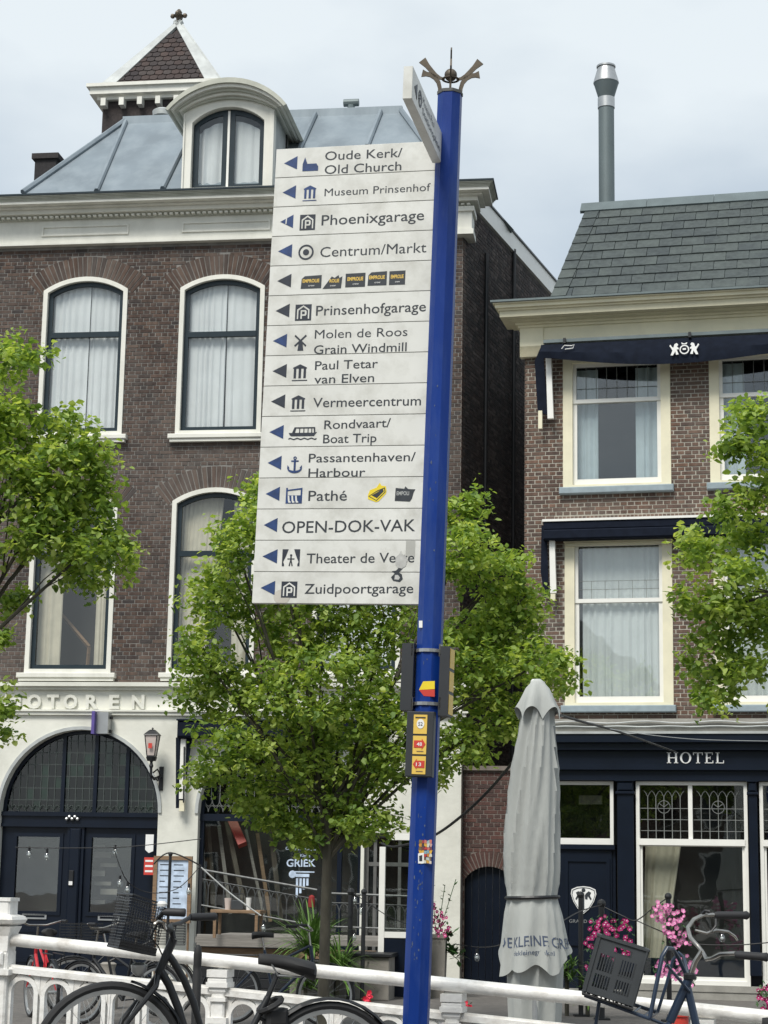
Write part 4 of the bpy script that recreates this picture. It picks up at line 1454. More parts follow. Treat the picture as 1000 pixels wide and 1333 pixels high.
# flue on the roof
fb = rv(790, 262, 2.6)
fl_ = empty('roof_flue'); fl_.parent = hotel
zt = lambda py: RB.z(791, py, 2.6)
fr0 = 11.2 / 84
MB().lathe([(fr0, fb.z - 0.8), (fr0, zt(141))], (fb.x, 2.6, 0), 20).build('flue_pipe', M['flue'], fl_, smooth=True)
MB().lathe([(fr0 + .012, zt(141)), (fr0 + .012, zt(128))], (fb.x, 2.6, 0), 20).build('flue_collar', M['steel'], fl_, smooth=True)
MB().lathe([(fr0 + .0, zt(128)), (fr0 + 0.08, zt(108.5))], (fb.x, 2.6, 0), 20).build('flue_cowl_lower', M['flue'], fl_, smooth=True)
MB().lathe([(fr0 + .085, zt(108.5)), (fr0 + .085, zt(107)), (fr0 + 0.01, zt(88))], (fb.x, 2.6, 0), 20).build('flue_cowl_upper', M['steel'], fl_, smooth=True)
MB().lathe([(fr0 + .03, zt(88)), (fr0 + 0.03, zt(86))], (fb.x, 2.6, 0), 20).build('flue_rim', M['steel'], fl_, smooth=True)

# navy awnings -------------------------------------------------
def awn_crest(mb, F, px, py, k, s):
    """generic crest: two upright beasts holding a round shield, scroll under it"""
    cx, cz = F.at(px, py, k)
    an = np.linspace(0, 2 * math.pi, 17)[:-1]
    mb.ring([(cx + s * .36 * math.cos(a), cz + s * .36 * math.sin(a)) for a in an], [(cx + s * .27 * math.cos(a), cz + s * .27 * math.sin(a)) for a in an], k - .006, k)
    mb.box(cx - .12 * s, cx + .12 * s, k - .006, k, cz - .03 * s, cz + .1 * s)
    mb.prism([(cx - .18 * s, cz + .40 * s), (cx + .18 * s, cz + .40 * s), (cx + .22 * s, cz + .55 * s), (cx, cz + .46 * s), (cx - .22 * s, cz + .55 * s)], k - .006, k)
    for d in (-1, 1):
        beast = [(.42, -.35), (.62, -.38), (.66, -.1), (.85, -.42), (1.02, -.40), (.88, -.05), (.98, .15), (1.1, .32), (1.02, .42), (.9, .22), (.8, .18), (.72, .45), (.55, .52), (.44, .38), (.55, .25), (.4, .12), (.44, .02), (.56, .05), (.5, -.15)]
        mb.prism([(cx + d * x * s, cz + z * s) for x, z in (beast if d > 0 else beast[::-1])], k - .006, k)
aw = empty('roller_awning', label='upper navy roller awning with white crest and sagging front edge, under the cream cornice', cat='awning', group=None, frame=RB)
kA = -0.42
mb = MB()
xs = np.linspace(703, 1085, 24)
def awn_top(px): return 449 - (px - 704) * (14 / 296.0)
def awn_bot(px):
    t = (px - 714) / 286
    return 466 - 6 * t + 11 * math.sin(max(0, min(1, t)) * math.pi)
vs = []
n_ = len(xs)
for px in xs:
    tu, tz = RB.at(px, awn_top(px), kA + 0.12)
    mu, mz = RB.at(px, (awn_top(px) + awn_bot(px)) / 2, kA - .03)
    bu, bz = RB.at(px, awn_bot(px), kA)
    x = RB.u(px, 455, kA)
    vs += [(x, kA + .12, tz), (x, kA - .02 + .015 * math.sin(px), mz), (x, kA, bz), (x, kA + .06, bz + .03)]
for i in range(n_ - 1):
    for q in range(3):
        mb.f.append((i * 4 + q, i * 4 + q + 1, i * 4 + q + 5, i * 4 + q + 4))
mb.v = vs
mb.build('valance', M['navy_cloth'], aw, smooth=True)
x0 = RB.u(706, 450, kA); zt_ = RB.z(850, 441, kA + .1)
MB().box(x0, HU1, kA + 0.1, -0.1, zt_ + .02, zt_ + .07).build('cassette', M['flue'], aw)
for px in (735, 898):
    a = RB.at(px, awn_top(px) - 2, kA + .08)
    MB().box(a[0] - .02, a[0] + .02, kA + .05, kA + .12, a[1] - .02, a[1] + .06).build('clip', M['black'], aw)
cr = MB()
awn_crest(cr, RB, 891, 455, kA - .045, 0.20)
cr.build('crest', M['white_print'], aw)
cr = MB()
a = RB.at(739, 452, kA - .035)
cr.tube([(a[0] - .09, kA - .035, a[1] - .02), (a[0] - .05, kA - .035, a[1] + .03), (a[0] + .06, kA - .035, a[1] + .02), (a[0] + .1, kA - .035, a[1] + .04), (a[0] + .08, kA - .035, a[1] - .02), (a[0] - .04, kA - .035, a[1] - .03)], .008, 4)
cr.build('scroll_mark', M['white_print'], aw)
# left arm and cheek cloth
def arm(par, pts_cloth, pts_bar, pts_end, F, k0, name_):
    u_z = lambda p, k: F.at(p[0], p[1], k)
    mb = MB()
    mb.prism([u_z(p, k0) for p in pts_cloth], k0, k0 + .02)
    mb.build('cheek_cloth', M['navy_cloth'], par)
    mb = MB()
    a, b = u_z(pts_bar[0], k0 - .03), u_z(pts_bar[1], k0 - .03)
    mb.add([(a[0] - .04, k0 - .05, a[1]), (a[0] + .04, k0 - .05, a[1]), (a[0] + .04, k0 + .03, a[1]), (a[0] - .04, k0 + .03, a[1]), (b[0] - .045, k0 - .05, b[1]), (b[0] + .045, k0 - .05, b[1]), (b[0] + .045, k0 + .03, b[1]), (b[0] - .045, k0 + .03, b[1])],
           [(0, 1, 2, 3), (7, 6, 5, 4), (0, 4, 5, 1), (1, 5, 6, 2), (2, 6, 7, 3), (3, 7, 4, 0)])
    mb.build('awning_arm', M['sash_white'], par)
    mb = MB()
    a = u_z(pts_end[0], k0 - .02)
    b = u_z(pts_end[1], k0 - .02)
    mb.box(min(a[0], b[0]), max(a[0], b[0]), k0 - .04, k0 + .02, min(a[1], b[1]), max(a[1], b[1]))
    mb.build('arm_bracket', M['cream'], par)
arm(aw, [(704, 452), (707, 452), (713, 540), (700, 536), (696, 470)], [(714, 462), (717, 545)], [(701, 535), (706, 558)], RB, -0.16, 'a')
aw2 = empty('roller_awning', label='lower navy roller awning, folded flat beneath a white rail between the hotel floors', cat='awning', frame=RB)
x0, x1 = RB.u(705, 690, -0.3), HU1
zt_ = RB.z(800, 677, -0.2); zb_2 = RB.z(800, 700, -0.3)
MB().box(x0, x1, -0.24, 0.0, zt_, zt_ + .035).build('cover_rail', M['sash_white'], aw2)
MB().cbox(x0 + .01, x1, -0.22, -.01, zt_ - 0.13, zt_ - .001, .02).build('rolled_cloth', M['navy_cloth'], aw2)
MB().cbox(x0 + .02, x1, -0.30, -.1, zb_2, zt_ - .135, .02).build('front_bar', M['navy_cloth'], aw2)
arm(aw2, [(705, 684), (712, 684), (714, 772), (709, 780), (704, 745)], [(718.5, 690), (720.5, 772)], [(717, 772), (723, 782)], RB, -0.14, 'b')

# ------------------------------------------------------------------ hotel ground floor
HX = 860
hz = lambda py, k=0.0: RB.z(HX, py, k)
z940, z953 = hz(940.5, -.06), hz(953.5, -0.28)
mb = MB()
mb.box(0.0, HU1, -0.05, 0.1, z953, zb0 + .0)
mb.box(0.0, HU1, -0.10, -0.05, hz(943, -.1), zb0 - .02)
mb.build('stone_band', M['stone'], hotel)
MB().box(0.0, HU1, -0.32, 0.0, z953 - .02, z953 + .015).build('flashing', M['lead'], hotel)
fs = MB()
zz = [953.5, 966, 976, 995, 1002, 1016]
pr = [0.30, 0.22, 0.12, 0.17, 0.10]
zcur = z953 - .021
for a, p_ in zip(zz[1:], pr):
    zn = hz(a, -p_)
    fs.box(0.0, HU1, -p_, 0.1, zn, zcur - .001)
    zcur = zn
fs.build('fascia', M['navy'], hotel)
zft = zcur
ht = MB()
a = RB.at(868, 993.5, -.125); b = RB.at(944, 994.5, -.125); c = RB.at(868, 979.5, -.125)
mbt = MB()
# serif capitals built from strokes
def serif(mb, ch_, x, z, w, h, k):
    t = .16 * h; s = .06 * h
    B = lambda a, b, c, d: mb.box(x + a * w, x + b * w, k - .012, k, z + c * h, z + d * h)
    if ch_ == 'H':
        B(.12, .28, 0, 1); B(.72, .88, 0, 1); B(.28, .72, .46, .54)
        for q in (.2, .8): B(q - .18, q + .18, 0, .06); B(q - .18, q + .18, .94, 1)
    if ch_ == 'O':
        an = np.linspace(0, 2 * math.pi, 21)[:-1]
        mb.ring([(x + w * (.5 + .5 * math.cos(q)), z + h * (.5 + .53 * math.sin(q))) for q in an], [(x + w * (.5 + .32 * math.cos(q)), z + h * (.5 + .46 * math.sin(q))) for q in an], k - .012, k)
    if ch_ == 'T':
        B(.42, .58, 0, 1); B(.3, .7, 0, .06); B(.02, .98, .93, 1); B(.02, .1, .76, .93); B(.9, .98, .76, .93)
    if ch_ == 'E':
        B(.14, .32, 0, 1); B(.02, .9, 0, .07); B(.02, .86, .93, 1); B(.32, .62, .46, .54); B(.84, .92, 0, .24); B(.8, .87, .78, 1); B(.58, .63, .36, .64)
    if ch_ == 'L':
        B(.14, .32, 0, 1); B(.02, .9, 0, .07); B(.02, .46, .94, 1); B(.84, .92, 0, .26)
x = a[0]
tot = b[0] - a[0]
hgt_ = c[1] - a[1]
for ch_, w_ in zip('HOTEL', (.21, .20, .18, .165, .16)):
    l_ = MB(); serif(l_, ch_, x, a[1], w_ * tot * .97, hgt_, -.125)
    l_.build('sign_letter', M['white_print'], hotel)
    x += tot * (w_ + .021)

# door bay
kd = 0.05
dx0, dx1 = 0.12, RB.u(801, 1100, 0)
zd_t0, zd_t1 = hz(1095, kd), zft
db = empty('hotel_door'); db.parent = hotel
wv = MB()
x0, x1 = RB.u(722, 1055, kd), RB.u(799, 1055, kd)
x0 = min(x0, RB.u(716, 1055, kd))
wv.ring([(x0, zd_t0 - .06), (x1, zd_t0 - .06), (x1, zd_t1 - .01), (x0, zd_t1 - .01)], [(x0 + .06, zd_t0 + .03), (x1 - .05, zd_t0 + .03), (x1 - .05, zd_t1 - .06), (x0 + .06, zd_t1 - .06)], kd - .03, kd + .06)
wv.build('transom_window', M['sash_white'], db)
MB().box(x0, x1, kd + .02, kd + .025, zd_t0, zd_t1 - .02).build('transom_pane', M['glass'], db)
ind = MB().box(x0, x1, 0.9, 0.95, 0, zd_t1).build('hall_wall', M['room'], db)
li = RB.at(769, 1040, 0.6)
MB().box(li[0] - .17, li[0] + .17, .55, .65, li[1] - .08, li[1] + .05).build('hall_lamp', M['concrete'], db)
MB().box(0.02, dx1, 0.02, 0.2, 0, zd_t0 - .061).box(0.02, x0 - .001, .02, .2, zd_t0 - .06, zft - .001).build('door_surround', M['navy'], db)
d0, d1 = RB.u(725, 1180, 0), RB.u(797, 1180, 0)
dl = MB()
dl.box(d0, d1, -0.01, 0.02, 0.1, zd_t0 - .12)
e0, e1, ez0, ez1 = RB.u(740, 1180), RB.u(790, 1180), 0.75, hz(1123)
dl.ring([(e0 - .05, ez0 - .05), (e1 + .05, ez0 - .05), (e1 + .05, ez1 + .05), (e0 - .05, ez1 + .05)], [(e0, ez0), (e1, ez0), (e1, ez1), (e0, ez1)], -.035, -.01)
dl.build('door_leaf', M['navy'], db)
MB().box(dx0, dx1, -0.06, 0.02, zd_t0 - .13, zd_t0 - .062).build('door_head', M['navy'], db)
# shield emblem
em = MB()
ex_, ez_ = RB.at(759.5, 1172, -.05)
sw, shh = 0.185, 0.20
def shield(s): 
    return [(ex_ + sw * s * x, ez_ + shh * s * z) for x, z in [(-1, .45), (-.93, .78), (-.5, .95), (0, 1.0), (.5, .95), (.93, .78), (1, .45), (.8, -.1), (.45, -.6), (0, -.95), (-.45, -.6), (-.8, -.1)]]
em.prism(shield(1.0)[::-1], -.030, -.012)
emo = em.build('emblem_shield', M['white_print'], db)
em = MB().ring(shield(.93), shield(.88), -.034, -.031)
for d in (-1, 1):
    em.prism([(ex_ + d * sw * x, ez_ + shh * z) for x, z in [(.12, .1), (.3, .05), (.34, .3), (.55, .02), (.64, .1), (.5, .35), (.6, .55), (.4, .65), (.2, .5), (.1, .35)]][::d], -.034, -.031)
em.ball((ex_, -.033, ez_ + shh * .72), .03, 8, 4, (1, .1, 1))
em.box(ex_ - .012, ex_ + .012, -.034, -.031, ez_ - shh * .7, ez_ + shh * .5)
em.build('emblem_mark', M['ink'], db)
tx = MB()
a = RB.at(741, 1201, -.013); b = RB.at(779, 1202, -.013)
add_text(tx, 'GRAND BAR', a[0], a[1], b[0] - a[0], .05, -.013)
tx.build('door_lettering', M['steel'], db)

def pilaster(xa, xb, ym):
    a, b = RB.u(xa, ym, -.08), RB.u(xb, ym, -.08)
    m_ = MB()
    m_.box(a + .02, b - .02, -.08, .1, 0.55, zft - .001)
    m_.box(a, b, -.12, .1, 0.35, 0.65)
    zc0 = hz(1034, -.1); zc1 = hz(1018, -.1)
    m_.cbox(a + .0, b - .0, -.115, -.08, zc0, zc0 + .04, .01)
    m_.cbox(a + .03, b - .03, -.11, -.08, zc0 + .05, zc1, .015)
    m_.cbox(a - .01, b + .01, -.13, -.08, zc1 + .01, zft - .001, .01)
    m_.build('pilaster', M['navy'], hotel)
    return a, b
p1 = pilaster(802, 827, 1100)
p2 = pilaster(974, 989, 1120)
def shop(x0, x1, zt, first=True):
    """ground floor window with leaded toplights"""
    wz0 = hz(1275, 0)
    wzm = hz(1096, 0)
    o = inst('window', MB().ring([(x0, wz0 - .06), (x1, wz0 - .06), (x1, zt), (x0, zt)], [(x0 + .05, wz0 + .0), (x1 - .05, wz0 + .0), (x1 - .05, zt - .05), (x0 + .05, zt - .05)], -0.02, 0.10).mesh('window', M['sash_white']), hotel)
    s = MB()
    s.box(x0 + .04, x1 - .04, -.04, .08, wzm - .045, wzm + .045)
    mx_ = x0 + (x1 - x0) * 0.49
    s.box(mx_ - .03, mx_ + .03, 0.0, .07, wzm, zt - .04)
    s.ring([(x0 + .04, wz0), (x1 - .04, wz0), (x1 - .04, wzm - .03), (x0 + .04, wzm - .03)], [(x0 + .085, wz0 + .05), (x1 - .085, wz0 + .05), (x1 - .085, wzm - .06), (x0 + .085, wzm - .06)], 0.01, 0.06)
    s.build('sash', M['sash_white'], o)
    MB().box(x0 + .04, x1 - .04, 0.04, 0.045, wz0, zt - .03).build('pane', M['glass'], o)
    l = MB()
    for (a, b) in ((x0 + .05, mx_ - .03), (mx_ + .03, x1 - .05)):
        for q in range(1, 6):
            x = a + (b - a) * q / 6
            l.box(x - .005, x + .005, .028, .034, wzm + .04, zt - .22)
            l.tube([(x, .031, zt - .22), (x + .03, .031, zt - .16), (x + .05, .031, zt - .14), (x + (b - a) / 12, .031, zt - .13)], .005, 4)
            l.tube([(x, .031, zt - .22), (x - .03, .031, zt - .16), (x - .05, .031, zt - .14), (x - (b - a) / 12, .031, zt - .13)], .005, 4)
        for z in (wzm + .16, wzm + .32, wzm + .48):
            l.box(a, b, .029, .035, z - .004, z + .004)
        cx, cz = (a + b) / 2, (wzm + .50)
        l.tube([(cx + .09 * math.cos(t), .028, cz + .09 * math.sin(t)) for t in np.linspace(0, 2 * math.pi, 15)[:-1]], .005, 4, closed=True)
        for t in (-math.pi / 2, math.pi * .2, math.pi * .8):
            l.tube([(cx, .028, cz), (cx + .09 * math.cos(t), .028, cz + .09 * math.sin(t))], .005, 4)
    l.build('leading', M['leading'], o)
    c = MB()
    curtain_mb(c, x0 + .1, x0 + .62, wz0 + .05, wzm, 0.3, 5, 0.04, lean=-.22 if first else 0)
    c.build('curtain', M['curtain_cream'], o, smooth=True)
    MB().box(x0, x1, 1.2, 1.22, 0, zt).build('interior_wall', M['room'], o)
    return o
x0, x1 = RB.u(829, 1150, 0), RB.u(975, 1150, 0)
so_ = shop(x0, x1, zft - .01)
shop(p2[1] + .01, p2[1] + .01 + (x1 - x0), zft - .01, False)
pt = RB.at(945, 1262, .35)
MB().lathe([(.10, 0), (.15, .14), (.16, .16)], (pt[0], .35, pt[1] - .05), 12).build('window_pot', M['cup_white'], so_)
bw = MB()
zsl = hz(1275, 0) - .06
bw.box(p1[1], HU1, -.06, .1, zsl - .09, zsl - .001)
bw.box(p1[1], HU1, -.02, .1, 0, zsl - .09)
bw.box(p1[1], HU1, -.045, -.02, 0.12, zsl - .22)
bw.build('stone_plinth', M['stone'], hotel)
MB().box(0, HU1, .10, .16, 0.0, .55).build('base_wall', M['navy'], hotel)
# entrance step
MB().box(0.1, dx1 + .1, -.35, 0.0, 0, .1).build('door_step', M['stone'], hotel)
# cables strung along the stone band
def cable(name, pts, r, m, lab, cat='cable', group=None):
    """hanging cable through world points"""
    mb = MB().tube(pts, r, 6)
    o = mb.build(name, M[m], None, smooth=True)
    tag(o, lab, cat, group)
    return o
pts = []
for i, px in enumerate(np.linspace(722, 1060, 26)):
    pts.append(RB.w((RB.u(px, 940, -.13), -.13, hz(940, -.13) + .015 * math.sin(i * .9))))
cable('facade_cable', pts, .011, 'cable_grey', 'grey cable running just under the brickwork along the hotel stone band')
pts = [RB.w((RB.u(px, 946, -.15), -.15, hz(945.5, -.15) + .006 * math.sin(i * 1.3))) for i, px in enumerate(np.linspace(722, 1060, 26))]
cable('facade_cable', pts, .010, 'lead', 'paler lower cable of the pair clipped along the hotel stone band')
#@@PART4
# ================================================================== NEAR GROUND, RAILING
P0 = at_depth(5, 1213, 10.1)
P1 = at_depth(1000, 1314, 9.03)
dv = P1 - P0
RF = Frame((P0.x, P0.y, 0), math.degrees(math.atan2(-dv.y, dv.x)))
RLEN = math.hypot(dv.x, dv.y)
rsl = dv.z / RLEN
rtop = lambda x: P0.z + rsl * x
deckz = lambda x: rtop(x) - 0.92
mb = MB()
xs = [-9, 0, RLEN, 8.0]
vs = []
for x in xs:
    z = max(deckz(x), 0.01)
    vs += [(x, 0.22, z), (x, -14, z), (x, 0.22, -0.2), (x, -14, -0.2)]
mb.v = vs
for i in range(3):
    a, b = i * 4, i * 4 + 4
    mb.f += [(a, b, b + 1, a + 1), (a, a + 2, b + 2, b), (a + 1, b + 1, b + 3, a + 3)]
tag(mb.build('bridge_deck', M['pave'], frame=RF), kind='structure')

rail = empty('bridge_railing', label='white cast iron bridge railing with round handrail and arched infill in the foreground', cat='railing', frame=RF)
RX0, RX1 = -2.4, RLEN + 1.6
MB().tube([(x, 0, rtop(x) - 0.036) for x in np.linspace(0.05, RX1, 24)], 0.034, 14).build('handrail', M['rail_white'], rail, smooth=True)
MB().tube([(x, 0, rtop(x) - 0.036) for x in np.linspace(RX0, -0.06, 8)], 0.036, 14).build('handrail', M['rail_white'], rail, smooth=True)
for (dz, hh, wd) in ((0.205, 0.030, 0.030), (0.80, 0.03, 0.03)):
    mb = MB()
    for (a, b) in ((RX0, RX1),):
        mb.add([(a, -wd, rtop(a) - dz), (b, -wd, rtop(b) - dz), (b, wd, rtop(b) - dz), (a, wd, rtop(a) - dz), (a, -wd, rtop(a) - dz + hh), (b, -wd, rtop(b) - dz + hh), (b, wd, rtop(b) - dz + hh), (a, wd, rtop(a) - dz + hh)],
               [(3, 2, 1, 0), (4, 5, 6, 7), (0, 1, 5, 4), (1, 2, 6, 5), (2, 3, 7, 6), (3, 0, 4, 7)])
    mb.add([(a, -0.012, rtop(a) - dz + hh), (b, -0.012, rtop(b) - dz + hh), (b, .012, rtop(b) - dz + hh), (a, .012, rtop(a) - dz + hh), (a, -0.012, rtop(a) - dz + hh + .012), (b, -.012, rtop(b) - dz + hh + .012), (b, .012, rtop(b) - dz + hh + .012), (a, .012, rtop(a) - dz + hh + .012)],
               [(4, 5, 6, 7), (0, 1, 5, 4), (2, 3, 7, 6)])
    mb.build('lower_rail' if dz < 0.5 else 'bottom_rail', M['rail_white'], rail)
bay = (RF.u(915, 1290) - RF.u(5, 1213)) / 3
pw = 0.036
pm = MB()
pm.cbox(-pw, pw, -pw, pw, -0.94, -0.10, .008)
pm.lathe([(0.05, -0.10), (0.072, -0.125), (0.072, -0.150), (0.060, -0.165), (0.062, -0.185), (0.050, -0.20)][::-1], (0, 0, 0), 4)
pm.box(-0.055, 0.055, -0.055, 0.055, -0.115, -0.078)
pm.box(-0.058, 0.058, -0.055, 0.055, -0.165, -0.140)
pm.box(-0.048, 0.048, -0.048, 0.048, -0.235, -0.215)
pm.box(-0.056, 0.056, -0.052, 0.052, -0.345, -0.315)
pm.box(-0.062, 0.062, -0.06, 0.06, -0.94, -0.86)
pme = pm.mesh('post', M['rail_white'])
posts = []
k = -1
while k * bay < RX1:
    x = k * bay
    if k != 0:
        inst('post', pme, rail, (x, 0, rtop(x)))
    k += 1
nw = MB()
nw.cbox(-0.050, 0.050, -0.050, 0.050, 0.075, 0.17, .01)
nw.box(-0.056, 0.056, -0.056, 0.056, 0.16, 0.178)
nw.lathe([(0.065, 0.03), (0.115, 0.045), (0.128, 0.065), (0.115, 0.082), (0.07, 0.092)], (0, 0, 0), 4)
nw.lathe([(0.07, -0.10), (0.075, -0.02), (0.10, 0.03)], (0, 0, 0), 4)
nw.cbox(-0.052, 0.052, -0.052, 0.052, -1.2, -0.10, .01)
nw.cbox(-0.035, 0.035, -0.075, -0.06, -0.17, -0.10, .01)
nw.box(-0.075, 0.075, -0.075, 0.075, -0.22, -0.19)
nwo = nw.build('newel_post', M['rail_white'], rail)
nwo.location = (0, 0, rtop(0))
# arches between the posts
npitch = 6
pit = (bay - 0.075) / npitch
am = MB()
rr = pit / 2 - 0.007
n_ = 12
cz = -0.20 - rr - 0.012
for sgn in (1,):
    o_ = [((rr) * math.cos(math.pi * i / n_), cz + rr * math.sin(math.pi * i / n_)) for i in range(n_ + 1)]
    i_ = [((rr - .024) * math.cos(math.pi * i / n_), cz + (rr - .024) * math.sin(math.pi * i / n_)) for i in range(n_ + 1)]
    o2 = [(rr, -0.80)] + o_ + [(-rr, -0.80)]
    i2 = [(rr - .024, -0.80)] + i_ + [(-rr + .024, -0.80)]
    am.prism(o2 + i2[::-1], -0.017, 0.017)
    am.prism([(rr + .006, cz + rr + .012), (rr + .006, cz - .02), (rr - .004, cz + .02), (rr * .7, cz + rr * .8), (rr * .4, cz + rr + .01)], -0.01, 0.01)
    am.prism([(-rr - .006, cz + rr + .012), (-rr * .4, cz + rr + .01), (-rr * .7, cz + rr * .8), (-rr + .004, cz + .02), (-rr - .006, cz - .02)], -0.01, 0.01)
ame = am.mesh('arch', M['rail_white'])
k = -1
while k * bay < RX1:
    for i in range(npitch):
        x = k * bay + 0.0375 + (i + 0.5) * pit
        if x < RX1: inst('arch', ame, rail, (x, 0, rtop(x)))
    k += 1

# ================================================================== SIGNPOST
Pb = at_depth(541.5, 1333, 8.95)
SY = 13.9
U0 = Vector((math.cos(R_(SY)), -math.sin(R_(SY)), 0))
N0 = Vector((math.sin(R_(SY)), math.cos(R_(SY)), 0))
rt_ = ray(586, 122)
tt = (Pb - EYE).dot(N0) / rt_.dot(N0)
Pt = EYE + rt_ * tt
ZA = (Pt - Pb).normalized()
XA = (U0 - ZA * U0.dot(ZA)).normalized()
YA = ZA.cross(XA)
PL = (Pt - Pb).length
zdk = Pb.z
# foot on the deck
foot = Pb - ZA * ((Pb.z - 0.22) / ZA.z)
SF = Frame(foot, M=Matrix((XA, YA, ZA)).transposed())
sp = empty('signpost', label='tall royal blue octagonal signpost carrying a stack of white direction boards and a bronze crown', cat='signpost', frame=SF)
zt0 = SF.z(586, 122)
pr_ = 0.064
MB().lathe([(pr_, -0.1), (pr_, zt0 - 0.008), (pr_ - .006, zt0)], (0, 0, 0), 8).build('pole', M['pole_blue'], sp)
MB().lathe([(pr_ + .004, zt0 - .01), (pr_ + .004, zt0 + .006)], (0, 0, 0), 8).build('pole_cap', M['board_gap'], sp)
MB().lathe([(pr_ * 1.9, 0), (pr_ * 1.9, .02), (pr_ * 1.2, .03)], (0, 0, 0), 8).build('base_flange', M['pole_blue'], sp)
# boards
tl = SF.at(361, 196); bl_ = SF.at(330.5, 787)
tr = SF.at(566, 185.5); br = SF.at(546, 787)
ztop = (tl[1] + tr[1]) / 2; zbot = (bl_[1] + br[1]) / 2
uL = (tl[0] + bl_[0]) / 2
KB = -0.020
print('BOARD', tl, bl_, tr, br, 'pole r', pr_, 'zt0', zt0)
bh = (ztop - zbot) / 15
rows_ = [
 dict(lab='top board of the stack, with a church icon, reading Oude Kerk / Old Church', T=[('Oude Kerk/', 423.1, 208.7, 523.6, 204.1, 12), ('Old Church', 422.4, 226.7, 522.5, 221.4, 12)], ic='church', ib=(393.7, 204, 415, 223), ar=(370, 387, 214.5), blue=1),
 dict(lab='board with a museum icon, reading Museum Prinsenhof', T=[('Museum Prinsenhof', 422.4, 255.4, 560.4, 248.3, 10.3)], ic='museum', ib=(394, 241, 413, 262), ar=(368, 385, 252.7), blue=1, thin=1),
 dict(lab='board with a car park icon, reading Phoenixgarage', T=[('Phoenixgarage', 418.5, 293.4, 552, 286.3, 14)], ic='park', ib=(390, 279, 411, 300), ar=(365, 381.7, 291), blue=1, idark=1, scratch=1),
 dict(lab='board with a target ring icon, reading Centrum/Markt', T=[('Centrum/Markt', 416.7, 334.8, 555, 328.3, 13.8)], ic='ring', ib=(388, 318, 409, 338.7), ar=(362, 380, 330.6), blue=1, idark=1),
 dict(lab='board pasted with five black stickers', T=[], ic=None, ib=None, ar=(361, 379, 368), blue=0),
 dict(lab='board with a car park icon, reading Prinsenhofgarage', T=[('Prinsenhofgarage', 411.3, 410.9, 554.4, 405, 13.5)], ic='park', ib=(384, 396, 406, 417.6), ar=(358.9, 376.8, 407.3), blue=0),
 dict(lab='cleaner board with a windmill icon, reading Molen de Roos / Grain Windmill', T=[('Molen de Roos', 409.7, 440.8, 530.4, 437.2, 12), ('Grain Windmill', 408.5, 461, 529.3, 457, 12)], ic='mill', ib=(383, 436, 399.3, 456.7), ar=(355.4, 373.3, 447), blue=1, idark=1, clean=1),
 dict(lab='board with a museum icon, reading Paul Tetar van Elven', T=[('Paul Tetar', 410, 481.5, 491.8, 478.6, 12), ('van Elven', 409, 499.5, 487, 497, 12)], ic='museum', ib=(380, 474, 401, 496), ar=(355, 373, 485.7), blue=0),
 dict(lab='board with a museum icon, reading Vermeercentrum', T=[('Vermeercentrum', 407.4, 530.3, 548, 527.5, 13)], ic='museum', ib=(378, 514.4, 398.6, 535.6), ar=(353, 371, 525), blue=0),
 dict(lab='board with a tour boat icon, reading Rondvaart / Boat Trip', T=[('Rondvaart/', 422, 558.6, 508.6, 555.8, 12), ('Boat Trip', 420.5, 577, 490, 575.4, 12)], ic='boat', ib=(375.6, 555, 413, 572.4), ar=(350.8, 369, 565), blue=1, idark=1),
 dict(lab='board with an anchor icon, reading Passantenhaven / Harbour', T=[('Passantenhaven/', 401.8, 602, 541, 600, 12), ('Harbour', 401.3, 621.2, 475.5, 620, 12)], ic='anchor', ib=(373.7, 594, 394, 616), ar=(348.5, 366.3, 605), blue=1),
 dict(lab='board with a cinema icon and a yellow and a dark sticker', T=[('Pathé', 401.3, 652, 451.5, 651.5, 14)], ic='cinema', ib=(371.8, 635, 394, 655.5), ar=(346, 364, 646), blue=1),
 dict(lab='board without an icon, reading OPEN-DOK-VAK in capitals', T=[('OPEN-DOK-VAK', 367, 694, 540.5, 691.3, 16)], ic=None, ib=None, ar=(343.5, 361, 686), blue=1),
 dict(lab='board with a stage curtain icon and a smeared last word', T=[('Theater de Veste', 399, 733.3, 539.3, 732, 13.5)], ic='theatre', ib=(367, 715, 391, 737), ar=(341.8, 361, 726), blue=1, idark=1),
 dict(lab='bottom board of the stack, with a car park icon, reading Zuidpoortgarage', T=[('Zuidpoortgarage', 396.3, 772.9, 538, 772, 13.5)], ic='park', ib=(365.8, 757, 387.4, 778), ar=(339.4, 357.9, 768), blue=1, idark=1),
]
kf = KB - 0.0028
